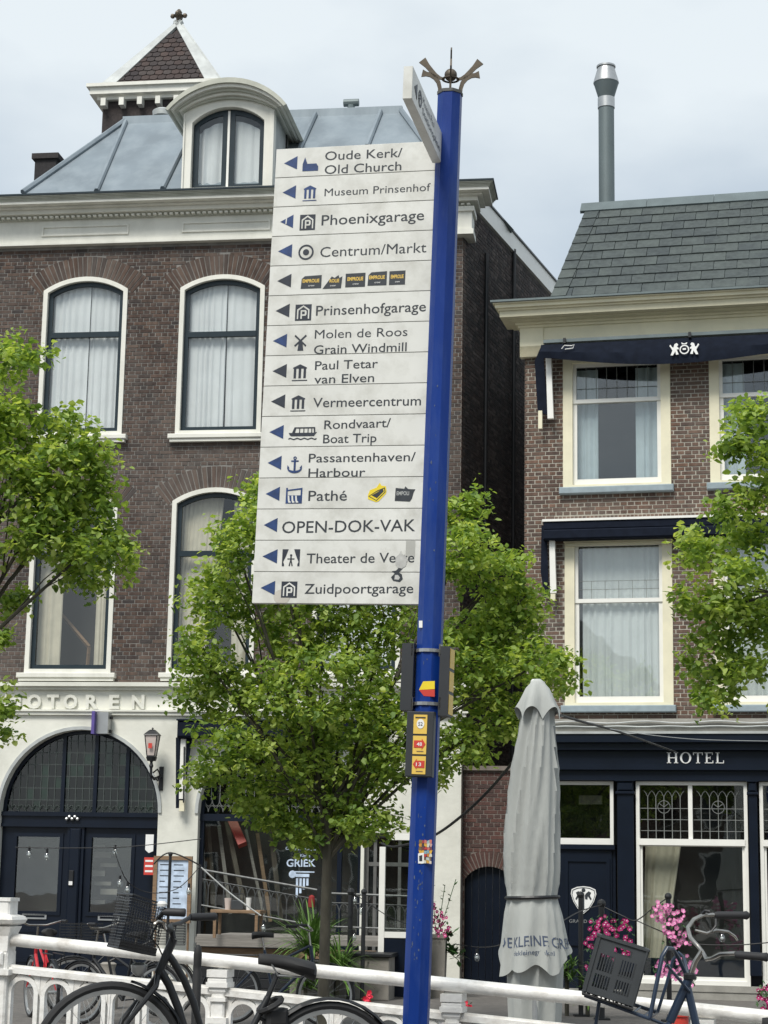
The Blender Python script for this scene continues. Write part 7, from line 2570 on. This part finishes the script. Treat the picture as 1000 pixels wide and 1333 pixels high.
# ================================================================== BICYCLES
def ribbon_arc(mb, c, r, w, th, a0, a1, n=18):
    """mudguard: curved strip, c=(x,y,z)"""
    vs = []
    for i in range(n + 1):
        a = a0 + (a1 - a0) * i / n
        for (dy, rr) in ((-w, r - .008), (-w * .6, r + .004), (w * .6, r + .004), (w, r - .008)):
            vs.append((c[0] + rr * math.cos(a), c[1] + dy, c[2] + rr * math.sin(a)))
    b = len(mb.v)
    mb.v += vs
    for i in range(n):
        for q in range(3):
            mb.f.append((b + i * 4 + q, b + i * 4 + q + 1, b + i * 4 + q + 5, b + i * 4 + q + 4))
def wheel(parent, c, r, rim='steel', tw=.020, seg=48, spokes=28):
    """wheel part with tyre, spokes and hub as sub-parts; axis along local y"""
    R2 = r - .045
    w = MB()
    pts = [(R2 * math.cos(a), 0, R2 * math.sin(a)) for a in np.linspace(0, 2 * math.pi, seg + 1)[:-1]]
    # flat rim ring
    n = len(pts)
    vs = []
    for p in pts:
        u_ = Vector(p).normalized()
        vs += [tuple(u_ * (R2 - .012) + Vector((0, -.012, 0))), tuple(u_ * (R2 + .012) + Vector((0, -.014, 0))), tuple(u_ * (R2 + .012) + Vector((0, .014, 0))), tuple(u_ * (R2 - .012) + Vector((0, .012, 0)))]
    w.v = vs
    for i in range(n):
        j = (i + 1) % n
        for q in range(4):
            w.f.append((i * 4 + q, i * 4 + (q + 1) % 4, j * 4 + (q + 1) % 4, j * 4 + q))
    o = w.build('wheel', M[rim], parent)
    o.location = c
    MB().tube([((r - tw) * math.cos(a), 0, (r - tw) * math.sin(a)) for a in np.linspace(0, 2 * math.pi, seg + 1)[:-1]], tw, 8, closed=True).build('tyre', M['rubber'], o, smooth=True)
    s = MB()
    for i in range(spokes):
        a = 2 * math.pi * i / spokes
        b = a + (.9 if i % 2 else -.9)
        s.tube([(.022 * math.cos(b), .03 if i % 4 < 2 else -.03, .022 * math.sin(b)), (R2 * math.cos(a), 0, R2 * math.sin(a))], .0013, 3, cap=False)
    s.build('spokes', M['steel'], o, kind='stuff')
    MB().tube([(0, -.05, 0), (0, .05, 0)], .022, 10).build('hub', M['steel'], o)
    return o
def saddle(parent, p_nose, p_back, w_back=.10, m='rubber'):
    a, b = Vector(p_nose), Vector(p_back)
    mb = MB()
    n = 12
    prof = [(0, .012), (.06, .024), (.2, .032), (.4, .040), (.55, .060), (.7, .085), (.82, w_back), (.92, w_back * .95), (1.0, w_back * .6)]
    ring = 14
    for t, w in prof:
        c = a.lerp(b, t)
        c = c + Vector((0, 0, .012 * math.sin(t * 3)))
        for j in range(ring):
            th = 2 * math.pi * j / ring
            z = math.sin(th)
            mb.v.append((c.x, c.y + w * math.cos(th), c.z + (z * .024 if z > 0 else z * (.026 + .035 * t)) - (.012 * abs(math.cos(th)) ** 3)))
    m_ = len(prof)
    for k in range(m_ - 1):
        for j in range(ring):
            mb.f.append((k * ring + j, k * ring + (j + 1) % ring, (k + 1) * ring + (j + 1) % ring, (k + 1) * ring + j))
    mb.f += [tuple(reversed(range(ring))), tuple(range((m_ - 1) * ring, m_ * ring))]
    return mb.build('saddle', M[m], parent, smooth=True)

# --- bicycle 1: black step-through with wire basket
q = at_depth(282, 1330, 8.72)
B1 = Frame((q.x, q.y, 0), -21.0)
dz1 = B1.z(141, 1278, 0) - .715
b1 = empty('bicycle', label='black step through city bicycle with a wire front basket, leaning at the white railing', cat='bicycle', frame=B1)
P = lambda px, py, k=0.0: (B1.u(px, py, k), k, B1.z(px, py, k))
wr = .355
fc = (B1.u(141, 1378, 0), 0, B1.z(141, 1277, 0) - wr)
rc = (B1.u(427, 1398, 0), 0, B1.z(425, 1303, 0) - wr)
wheel(b1, fc, wr, 'steel', .021)
wheel(b1, rc, wr, 'steel', .021)
m = MB(); ribbon_arc(m, fc, wr + .012, .026, .004, R_(-5), R_(75)); m.build('front_mudguard', M['black'], b1)
m = MB(); ribbon_arc(m, rc, wr + .014, .028, .004, R_(-20), R_(165)); m.build('rear_mudguard', M['black'], b1)
hd0, hd1 = P(226, 1222), P(206, 1268)
MB().tube([hd0, hd1], .020, 10).build('head_tube', M['black'], b1)
fk = MB()
for y in (-.05, .05):
    fk.tube([hd1, (hd1[0] - .02, y, hd1[2] - .05), (fc[0] + .07, y, fc[2] + .18), (fc[0], y, fc[2])], [.014, .013, .012, .009], 8)
fk.build('fork', M['black'], b1, smooth=True)
bb = (B1.u(300, 1400), 0, fc[2] - .06)
fm = MB()
fm.tube([P(216, 1238), P(226, 1252), P(240, 1276), P(252, 1305), P(262, 1340), (bb[0], 0, bb[2] + .16)], .017, 10)
fm.tube([P(208, 1262), P(220, 1282), P(232, 1312), P(243, 1348), (bb[0], 0, bb[2])], .019, 10)
st0 = P(362, 1266)
dirs_ = Vector(P(345, 1305)) - Vector(st0)
fm.tube([P(349, 1298), P(330, 1335), bb], .016, 10)
for y in (-.06, .06):
    fm.tube([P(336, 1322), (rc[0], y, rc[2])], .009, 6)
    fm.tube([bb, (rc[0], y, rc[2])], .010, 6)
fm.build('frame', M['black'], b1, smooth=True)
MB().tube([st0, P(347, 1302)], .0135, 8).build('seat_post', M['steel_dark'] if 'steel_dark' in M else M['black'], b1)
saddle(b1, P(337, 1248), (P(408, 1260)[0], 0, P(408, 1260)[2]), .088)
m = MB()
for y in (-.025, .025): m.tube([P(352, 1252, y), P(362, 1270, y), P(392, 1272, y), P(402, 1266, y)], .005, 5)
m.build('saddle_rails', M['steel'], b1)
# frame lock, chain bundle
m = MB().tube([(P(352, 1300)[0] + .05 * math.cos(t), .07 * math.sin(t), P(352, 1308)[2] + .03 * math.cos(t)) for t in np.linspace(0, 2 * math.pi, 13)[:-1]], .014, 6, closed=True)
m.build('ring_lock', M['rubber'], b1)
m = MB().cbox(P(345, 1310)[0], P(372, 1310)[0], -.05, .04, P(350, 1336)[2], P(350, 1312)[2], .015)
m.build('skirt_guard', M['rubber'], b1)
# handlebar
hb = MB()
stem = P(224, 1212)
hb.tube([hd0, stem], .013, 8)
gl = [P(213, 1187, -.20), P(240, 1188, -.24)]
gr = [P(248, 1194, .20), P(279, 1193, .24)]
hb.tube([gl[1], gl[0], P(206, 1196, -.14), P(214, 1206, -.06), stem, P(222, 1205, .06), P(234, 1202, .14), gr[0], gr[1]], .011, 8)
hb.build('handlebar', M['black'], b1, smooth=True)
for g_ in (gl, gr):
    A, B_ = Vector(g_[0]), Vector(g_[1])
    MB().tube([A, A.lerp(B_, .2), A.lerp(B_, .8), B_, B_ + (B_ - A) * .06], [.016, .019, .019, .020, .016], 10).build('grip', M['rubber_grip'], b1, smooth=True)
m = MB().tube([P(201, 1203, -.2), P(206, 1199, -.2), P(213, 1201, -.2), P(216, 1210, -.2)], .007, 6); m.build('brake_lever', M['chrome'], b1, smooth=True)
MB().lathe([(.022, 0), (.024, .012), (.014, .024)], P(211, 1180, -.2), 12).build('bell', M['cup_white'], b1, smooth=True)
m = MB()
for (pts) in ([P(205, 1204, -.15), P(196, 1220, -.1), P(206, 1232, 0), P(212, 1245, 0)], [P(230, 1202, .1), P(226, 1222, .04), P(215, 1240, 0)], [P(208, 1206, -.12), P(222, 1214, -.06), P(226, 1230, .0), P(216, 1250, 0)]):
    m.tube(pts, .0035, 5)
m.build('brake_cable', M['rubber'], b1, smooth=True)
MB().lathe([(.012, -.03), (.034, -.01), (.038, .02), (.02, .03)], P(181, 1262, -.02), 10).build('headlamp', M['steel'], b1, smooth=True)
# basket
bk = empty('basket'); bk.parent = b1
TL, TR, BR, BL = P(162, 1164), P(206, 1178), P(193, 1242), P(146, 1232)
bt0, bt1 = -.17, .13
bb0, bb1 = -.13, .09
def bpt(s, t, side):  # s across, t up
    a = Vector(BL).lerp(Vector(BR), s); b = Vector(TL).lerp(Vector(TR), s)
    v_ = a.lerp(b, t); v_.y = (bb0 if side < 0 else bb1) * (1 - t) + (bt0 if side < 0 else bt1) * t
    return v_
wire = MB()
for i in range(15):
    s = i / 14
    wire.tube([bpt(s, 0, -1), bpt(s, 1, -1)], .0016, 3); wire.tube([bpt(s, 0, 1), bpt(s, 1, 1)], .0016, 3)
    wire.tube([bpt(s, 0, -1), bpt(s, 0, 1)], .0016, 3)
for i in range(19):
    t = i / 18
    wire.tube([bpt(0, t, -1), bpt(1, t, -1), bpt(1, t, 1), bpt(0, t, 1), bpt(0, t, -1)], .0016, 3)
for i in range(9):
    w_ = i / 8
    for s in (0, 1):
        wire.tube([bpt(s, 0, -1).lerp(bpt(s, 0, 1), w_), bpt(s, 1, -1).lerp(bpt(s, 1, 1), w_)], .0016, 3)
wire.build('basket_mesh', M['black'], bk, kind='stuff')
rim = MB()
rim.tube([bpt(0, 1, -1), bpt(1, 1, -1), bpt(1, 1, 1), bpt(0, 1, 1)], .005, 6, closed=True)
rim.tube([bpt(0, 0, -1), bpt(1, 0, -1), bpt(1, 0, 1), bpt(0, 0, 1)], .005, 6, closed=True)
rim.tube([bpt(0, .6, -1), bpt(1, .6, -1), bpt(1, .6, 1), bpt(0, .6, 1)], .003, 6, closed=True)
rim.build('basket_rim', M['black'], bk)
rim = MB()
b4 = [bpt(0, .0, -1), bpt(1, .0, -1), bpt(1, .0, 1), bpt(0, .0, 1), bpt(0, .14, -1), bpt(1, .14, -1), bpt(1, .14, 1), bpt(0, .14, 1)]
rim.add(b4, [(0, 1, 2, 3), (0, 1, 5, 4), (1, 2, 6, 5), (2, 3, 7, 6), (3, 0, 4, 7)])
rim.build('basket_liner', M['rubber'], bk)

# slim post with a rounded top standing next to it
q = at_depth(256, 1290, 9.2)
o = empty('slim_post', (q.x, q.y, deckz(RF.u(256, 1290, 0))), 'slim black padded post with a rounded top, between the front bicycle and the railing post', 'post')
zt_ = at_depth(254, 1230, 9.2).z - o.location.z
MB().lathe([(.020, 0), (.022, zt_ - .13), (.017, zt_ - .12), (.019, zt_ - .10), (.021, zt_ - .05), (.017, zt_ - .015), (.006, zt_)], (0, 0, 0), 12).build('padded_sleeve', M['rubber'], o, smooth=True)

# --- bicycle 2: dark blue, crate on the front carrier
q = at_depth(880, 1300, 8.75)
B2 = Frame((q.x, q.y, 0), 6.0)
b2 = empty('bicycle', label='dark blue bicycle with a curved chrome handlebar and a tubular front carrier', cat='bicycle', frame=B2)
P = lambda px, py, k=0.0: (B2.u(px, py, k), k, B2.z(px, py, k))
deck2 = deckz(RF.u(880, 1300, 0))
h0, h1 = P(898, 1272), P(872, 1330)
dirh = (Vector(h1) - Vector(h0)).normalized()
fc2 = (P(812, 1400)[0], 0, deck2 + .345)
wheel(b2, fc2, .34, 'steel', .022)
rc2 = (fc2[0] + 1.12, 0, deck2 + .345)
wheel(b2, rc2, .34, 'steel', .022)
MB().tube([h0, h1], .022, 10).build('head_tube', M['blue_paint'], b2, smooth=True)
MB().lathe([(.022, -.012), (.030, -.008), (.030, .012), (.020, .020)], h0, 12).build('headset', M['black'], b2)
fk = MB()
for y in (-.055, .055):
    fk.tube([h1, (h1[0] - .02, y, h1[2] - .04), (fc2[0], y, fc2[2])], .013, 8)
fk.build('fork', M['blue_paint'], b2, smooth=True)
bb2 = (fc2[0] + .62, 0, deck2 + .28)
fm = MB()
fm.tube([P(895, 1285), P(906, 1333), P(925, 1385), bb2], .019, 10)
fm.tube([bb2, (bb2[0] + .12, 0, bb2[2] + .45)], .016, 8)
for y in (-.06, .06):
    fm.tube([bb2, (rc2[0], y, rc2[2])], .010, 6); fm.tube([(bb2[0] + .11, 0, bb2[2] + .42), (rc2[0], y, rc2[2])], .009, 6)
fm.build('frame', M['blue_paint'], b2, smooth=True)
ct_ = Vector((bb2[0] + .13, 0, bb2[2] + .55))
MB().tube([(bb2[0] + .12, 0, bb2[2] + .42), ct_], .012, 8).build('seat_post', M['chrome'], b2)
saddle(b2, tuple(ct_ + Vector((-.12, 0, .02))), tuple(ct_ + Vector((.15, 0, .02))), .10)
hb = MB()
stm = Vector(h0)
hb.tube([h0, P(905, 1252), P(914, 1238)], [.014, .013, .013], 10)
hb.build('stem', M['chrome'], b2, smooth=True)
hb = MB()
hb.tube([P(930, 1191, .24), P(916, 1191, .22), P(903, 1197, .18), P(895, 1208, .12), P(899, 1221, .06), P(909, 1232, .02), P(915, 1240, 0), P(920, 1249, -.05), P(928, 1247, -.10), P(938, 1242, -.16), P(958, 1241, -.22)], .0100, 10)
hb.build('handlebar', M['chrome'], b2, smooth=True)
for (A, B_) in ((P(930, 1191.5, .24), P(972, 1191.5, .30)), (P(958, 1243, -.22), P(998, 1246, -.28))):
    A, B_ = Vector(A), Vector(B_)
    MB().tube([A, A.lerp(B_, .1), A.lerp(B_, .9), B_, B_ + (B_ - A) * .05], [.015, .018, .018, .021, .016], 12).build('grip', M['rubber_grip'], b2, smooth=True)
MB().tube([P(905, 1211, .2), P(920, 1215, .2), P(932, 1211, .22), P(948, 1213, .25), P(957, 1219, .26), P(960, 1224, .27)], [.006, .007, .008, .007, .006, .005], 8).build('brake_lever', M['chrome'], b2, smooth=True)
MB().tube([P(914, 1190, .22), P(918, 1186, .21), P(924, 1187, .21)], .009, 6).build('bell', M['black'], b2)
MB().tube([P(932, 1196, .22), P(932, 1205, .21), P(925, 1214, .2)], .005, 6).build('brake_clamp', M['black'], b2)
rk = MB()
rk.tube([P(846, 1325, -.12), P(853, 1290, -.12), P(862, 1245, -.12), P(868, 1234, -.10), P(876, 1235, -.04), P(884, 1248, .02), P(893, 1268, .04)], .010, 8)
rk.tube([P(856, 1318, .12), P(868, 1280, .14), P(876, 1250, .14), P(884, 1240, .13), P(890, 1246, .12), P(896, 1268, .08)], .008, 8)
rk.tube([P(868, 1256, -.10), P(897, 1290, -.02)], .007, 6)
rk.tube([P(846, 1326, -.12), P(880, 1340, -.02)], .008, 6)
rk.tube([P(762, 1296, -.12), P(846, 1326, -.12), P(856, 1318, .12), P(772, 1290, .12)], .009, 8, closed=True)
rk.tube([P(780, 1305, -.1), P(776, 1333, -.05), (fc2[0] - .02, -.07, fc2[2])], .009, 6)
for t in np.linspace(.1, .9, 6):
    a, b = Vector(P(762, 1296, -.12)).lerp(Vector(P(846, 1326, -.12)), t), Vector(P(772, 1290, .12)).lerp(Vector(P(856, 1318, .12)), t)
    rk.tube([a, b], .005, 5)
rk.build('front_carrier', M['blue_paint'], b2, smooth=True)
# crate
TLc, TRc, BLc = Vector(P(783, 1219, -.16)), Vector(P(847, 1239, -.16)), Vector(P(760, 1290, -.16))
xa_ = (TRc - TLc); cw = xa_.length; xa_.normalize()
za_ = (TLc - BLc); chh = za_.length; za_ = (za_ - xa_ * za_.dot(xa_)).normalized()
ya_ = za_.cross(xa_)
CF = Frame(B2.w(BLc), M=Matrix((B2.M @ xa_, B2.M @ ya_, B2.M @ za_)).transposed())
cr8 = empty('crate', label='dark grey slotted plastic crate tilted on the front carrier of the blue bicycle', cat='crate', frame=CF)
def crate_side(mb, w, h, T):
    """slotted wall of width w; T maps (x,z,depth)->point"""
    def B(x0, x1, z0, z1, d0=0, d1=.006):
        ps = [T(x, z, d) for d in (d0, d1) for (x, z) in ((x0, z0), (x1, z0), (x1, z1), (x0, z1))]
        mb.add(ps, [(3, 2, 1, 0), (4, 5, 6, 7), (0, 1, 5, 4), (1, 2, 6, 5), (2, 3, 7, 6), (3, 0, 4, 7)])
    m_ = .028
    B(0, w, 0, .032); B(0, m_, .032, h); B(w - m_, w, .032, h)
    hx0, hx1 = w * .36, w * .72
    B(m_, w - m_, h * .72, h * .78)
    B(m_, hx0, h * .78, h * .90); B(hx1, w - m_, h * .78, h * .90)
    B(m_, w - m_, h * .90, h)
    B(m_, w - m_, h * .36, h * .42)
    xm = w / 2
    for (z0, z1) in ((.032, h * .36), (h * .42, h * .72)):
        B(xm - .012, xm + .012, z0, z1)
        for (a, b) in ((m_, xm - .012), (xm + .012, w - m_)):
            n = 6
            for i in range(n):
                x0 = a + (b - a) * (i + .66) / n
                B(x0, x0 + (b - a) / n * .34, z0, z1)
    B(-.004, w + .004, h - .004, h + .006, -.008, .012)
    B(-.002, w + .002, h * .80, h * .82, -.004, 0) if False else None
    B(.0, .008, 0, h, -.006, 0); B(w - .008, w, 0, h, -.006, 0)
cd = .27
for nm, w, T in (('f', cw, lambda x, z, d: (x, d, z)), ('b', cw, lambda x, z, d: (x, cd - d, z)), ('l', cd, lambda x, z, d: (d, cd - x, z)), ('r', cd, lambda x, z, d: (cw - d, x, z))):
    m = MB(); crate_side(m, w, chh, T)
    m.build('crate_wall', M['plastic_grey'], cr8)
m = MB()
m.box(0.005, cw - .005, .005, cd - .005, 0, .006)
m.build('crate_floor', M['plastic_grey'], cr8)
m = MB()
for i in range(12): m.tube([(cw * (i + .5) / 12, 0, -.012), (cw * (i + .5) / 12, cd, -.012)], .004, 4)
m.tube([(0, 0, -.012), (cw, 0, -.012), (cw, cd, -.012), (0, cd, -.012)], .008, 6, closed=True)
m.build('crate_underside_ribs', M['rubber'], cr8, kind='stuff')

# --- bicycles parked across the street, seen through the railing
def far_bike(label, d, wx, wy, s, yaw, paint, saddle_m='rubber', basket=False, flip=1):
    c = at_depth(wx, wy, d)
    F = Frame((c.x, c.y, 0), yaw)
    o = empty('bicycle', label=label, cat='bicycle', frame=F)
    f = flip
    r = .335
    a, b = (0, 0, r), (f * 1.06, 0, r)
    wheel(o, a, r, 'steel', .019, 32, 20); wheel(o, b, r, 'steel', .019, 32, 20)
    bb_ = (f * .48, 0, .28); ht_ = (f * .88, 0, .86); hb_ = (f * .91, 0, .70); st_ = (f * .36, 0, .80)
    fm = MB()
    fm.tube([bb_, hb_], .019, 8); fm.tube([bb_, st_], .016, 8); fm.tube([(f * .40, 0, .62), ht_], .015, 8); fm.tube([ht_, hb_], .02, 8)
    for y in (-.05, .05): fm.tube([bb_, (a[0], y, a[2])], .009, 6); fm.tube([(f * .38, 0, .72), (a[0], y, a[2])], .008, 6)
    fm.build('frame', M[paint], o, smooth=True)
    fk = MB()
    for y in (-.05, .05): fk.tube([hb_, (b[0], y, b[2])], .011, 6)
    fk.build('fork', M[paint], o)
    MB().tube([st_, (f * .33, 0, .93)], .012, 6).build('seat_post', M['chrome'], o)
    saddle(o, (f * .46, 0, .96), (f * .22, 0, .97), .09, saddle_m)
    hb = MB()
    hb.tube([ht_, (f * .86, 0, 1.0)], .012, 6)
    hb.tube([(f * .68, -.28, 1.07), (f * .80, -.25, 1.07), (f * .88, -.1, 1.02), (f * .88, .1, 1.02), (f * .80, .25, 1.07), (f * .68, .28, 1.07)], .011, 6)
    hb.build('handlebar', M['chrome'], o, smooth=True)
    for y in (-.28, .28): MB().tube([(f * .66, y, 1.07), (f * .78, y * .9, 1.07)], .017, 8).build('grip', M['rubber_grip'], o)
    m = MB(); ribbon_arc(m, a, r + .012, .024, .004, R_(10), R_(170), 14); m.build('rear_mudguard', M['black'], o)
    m = MB(); ribbon_arc(m, b, r + .012, .024, .004, R_(20), R_(150), 14); m.build('front_mudguard', M['black'], o)
    if basket:
        bk = MB()
        for i in range(9):
            for (x0, y0, x1, y1) in ((.95, -.18, 1.25, -.18), (.95, .18, 1.25, .18), (1.25, -.18, 1.25, .18), (.95, -.18, .95, .18)):
                z = .82 + i * .03
                bk.tube([(f * x0, y0, z), (f * x1, y1, z)], .004, 3)
        for (x0, y0) in ((.95, -.18), (1.25, -.18), (1.25, .18), (.95, .18), (1.1, -.18), (1.1, .18)):
            bk.tube([(f * x0, y0, .82), (f * x0, y0, 1.07)], .004, 3)
        bk.build('basket', M['black'], o)
    # rear carrier
    rk = MB()
    for y in (-.06, .06): rk.tube([(-f * .25, y, .74), (f * .3, y, .74)], .007, 5); rk.tube([(-f * .12, y, .74), (a[0], y, a[2])], .006, 5)
    rk.build('rear_carrier', M['black'], o)
    return o
far_bike('red framed bicycle with a white fork end, seen through the railing at the far left', 20.5, 66, 1322, 1, 68, 'red_paint', flip=-1)
far_bike('black bicycle with a wire basket parked before the navy double door', 21.5, 92, 1330, 1, -8, 'black', basket=True)
far_bike('second black bicycle, standing behind the wheel of the front bicycle', 20.0, 205, 1335, 1, 32, 'black', basket=True, flip=-1)
far_bike('dark blue bicycle under the terrace edge plank, behind the front bicycle frame', 21.0, 300, 1345, 1, 10, 'blue_paint')

# --- small hanging clutter
o = empty('milk_churn', label='small grey green churn standing before the navy double door', cat='churn')
c = at_depth(140, 1285, 23)
o.location = (c.x, c.y, 0)
zz = at_depth(140, 1255, 23).z
MB().lathe([(.13, 0), (.14, zz - .25), (.10, zz - .14), (.08, zz - .06), (.10, zz), (.07, zz + .02)], (0, 0, 0), 14).build('churn_body', M['concrete'], o, smooth=True)
MB().tube([(-.1, 0, zz - .1), (-.16, 0, zz - .05), (-.1, 0, zz)], .012, 6).build('churn_handle', M['black'], o)
o = empty('fire_hydrant', label='small red cylinder standing behind the blue bicycle head tube', cat='hydrant')
c = at_depth(884, 1322, 17)
o.location = (c.x, c.y, 0)
zz = at_depth(884, 1316, 17).z
MB().lathe([(.085, 0), (.085, zz - .05), (.10, zz - .045), (.10, zz - .02), (.06, zz)], (0, 0, 0), 14).build('hydrant_body', M['red'], o, smooth=True)
MB().lathe([(.03, 0), (.03, .05)], (0, 0, zz), 8).build('hydrant_cap', M['red'], o)

# ================================================================== far side of the street, behind the viewer (unseen; houses added to darken the panes' reflections)
def opposite_house(x, y, w, h, mcol, label, nwin):
    o = empty('opposite_house', (x, y, 0), label, 'house')
    MB().box(-w / 2, w / 2, -6, 0, 0, h).build('wall', M[mcol], o)
    MB().prism([(-w / 2 - .2, h), (w / 2 + .2, h), (0, h + w * .45)], -6, .2).build('roof', M['slate'], o)
    for fl in range(3):
        for i in range(nwin):
            cx = -w / 2 + w * (i + .5) / nwin
            z = .9 + fl * 3.0
            MB().ring([(cx - .6, z), (cx + .6, z), (cx + .6, z + 1.9), (cx - .6, z + 1.9)], [(cx - .5, z + .1), (cx + .5, z + .1), (cx + .5, z + 1.8), (cx - .5, z + 1.8)], 0.0, .06).build('window_frame', M['sash_white'], o)
            MB().box(cx - .5, cx + .5, .005, .02, z + .1, z + 1.8).build('window_pane', M['sash_dark'], o)
opposite_house(-9, -24, 9, 9.2, 'brick_l', 'unseen dark brick house added across the street behind the viewer, left one', 3)
opposite_house(1.5, -26, 10, 8.6, 'brick_gate', 'unseen red brick house added across the street behind the viewer, middle one', 3)
opposite_house(12, -24, 9, 9.6, 'brick_r', 'unseen pale brown brick house added across the street behind the viewer, right one', 3)
opposite_house(-20, -24, 11, 8.8, 'brick_r', 'unseen brown brick house added across the street behind the viewer, far left one', 3)
opposite_house(23, -24, 11, 9.0, 'brick_l', 'unseen dark brick house added across the street behind the viewer, far right one', 3)
src = [o for o in bpy.data.objects if o.get('category') == 'tree']
for i, (x, y, sc) in enumerate(((-9, -19, 2.3), (1.5, -20, 2.5), (12, -18, 2.2))):
    s = src[0]
    r = s.copy(); COL.objects.link(r); r.location = (x, y, 0); r.scale = (sc, sc, sc); r.rotation_euler = (0, 0, i * 2.0)
    r['label'] = ['left', 'middle', 'right'][i] + ' street tree of the three standing behind the viewer'
    r['group'] = 'street trees behind the viewer'
    for chd in s.children:
        c = chd.copy(); COL.objects.link(c); c.parent = r

# ================================================================== put every thing's Empty at its base
bpy.context.view_layer.update()
for o in list(bpy.data.objects):
    if o.type == 'EMPTY' and o.parent is None and o.get('label') and o.get('category'):
        pts = []
        inv = o.matrix_world.inverted()
        def grab(x):
            if x.type == 'MESH' and len(x.data.vertices):
                mw = inv @ x.matrix_world
                for c in x.bound_box: pts.append(mw @ Vector(c))
            for q in x.children: grab(q)
        for q in o.children: grab(q)
        if not pts: continue
        lo = [min(p[i] for p in pts) for i in range(3)]; hi = [max(p[i] for p in pts) for i in range(3)]
        sh_v = Vector(((lo[0] + hi[0]) / 2, (lo[1] + hi[1]) / 2, lo[2]))
        if sh_v.length < .3: continue
        mwn = o.matrix_world @ Matrix.Translation(sh_v)
        for q in o.children:
            q.matrix_local = Matrix.Translation(-sh_v) @ q.matrix_local
        o.matrix_world = mwn
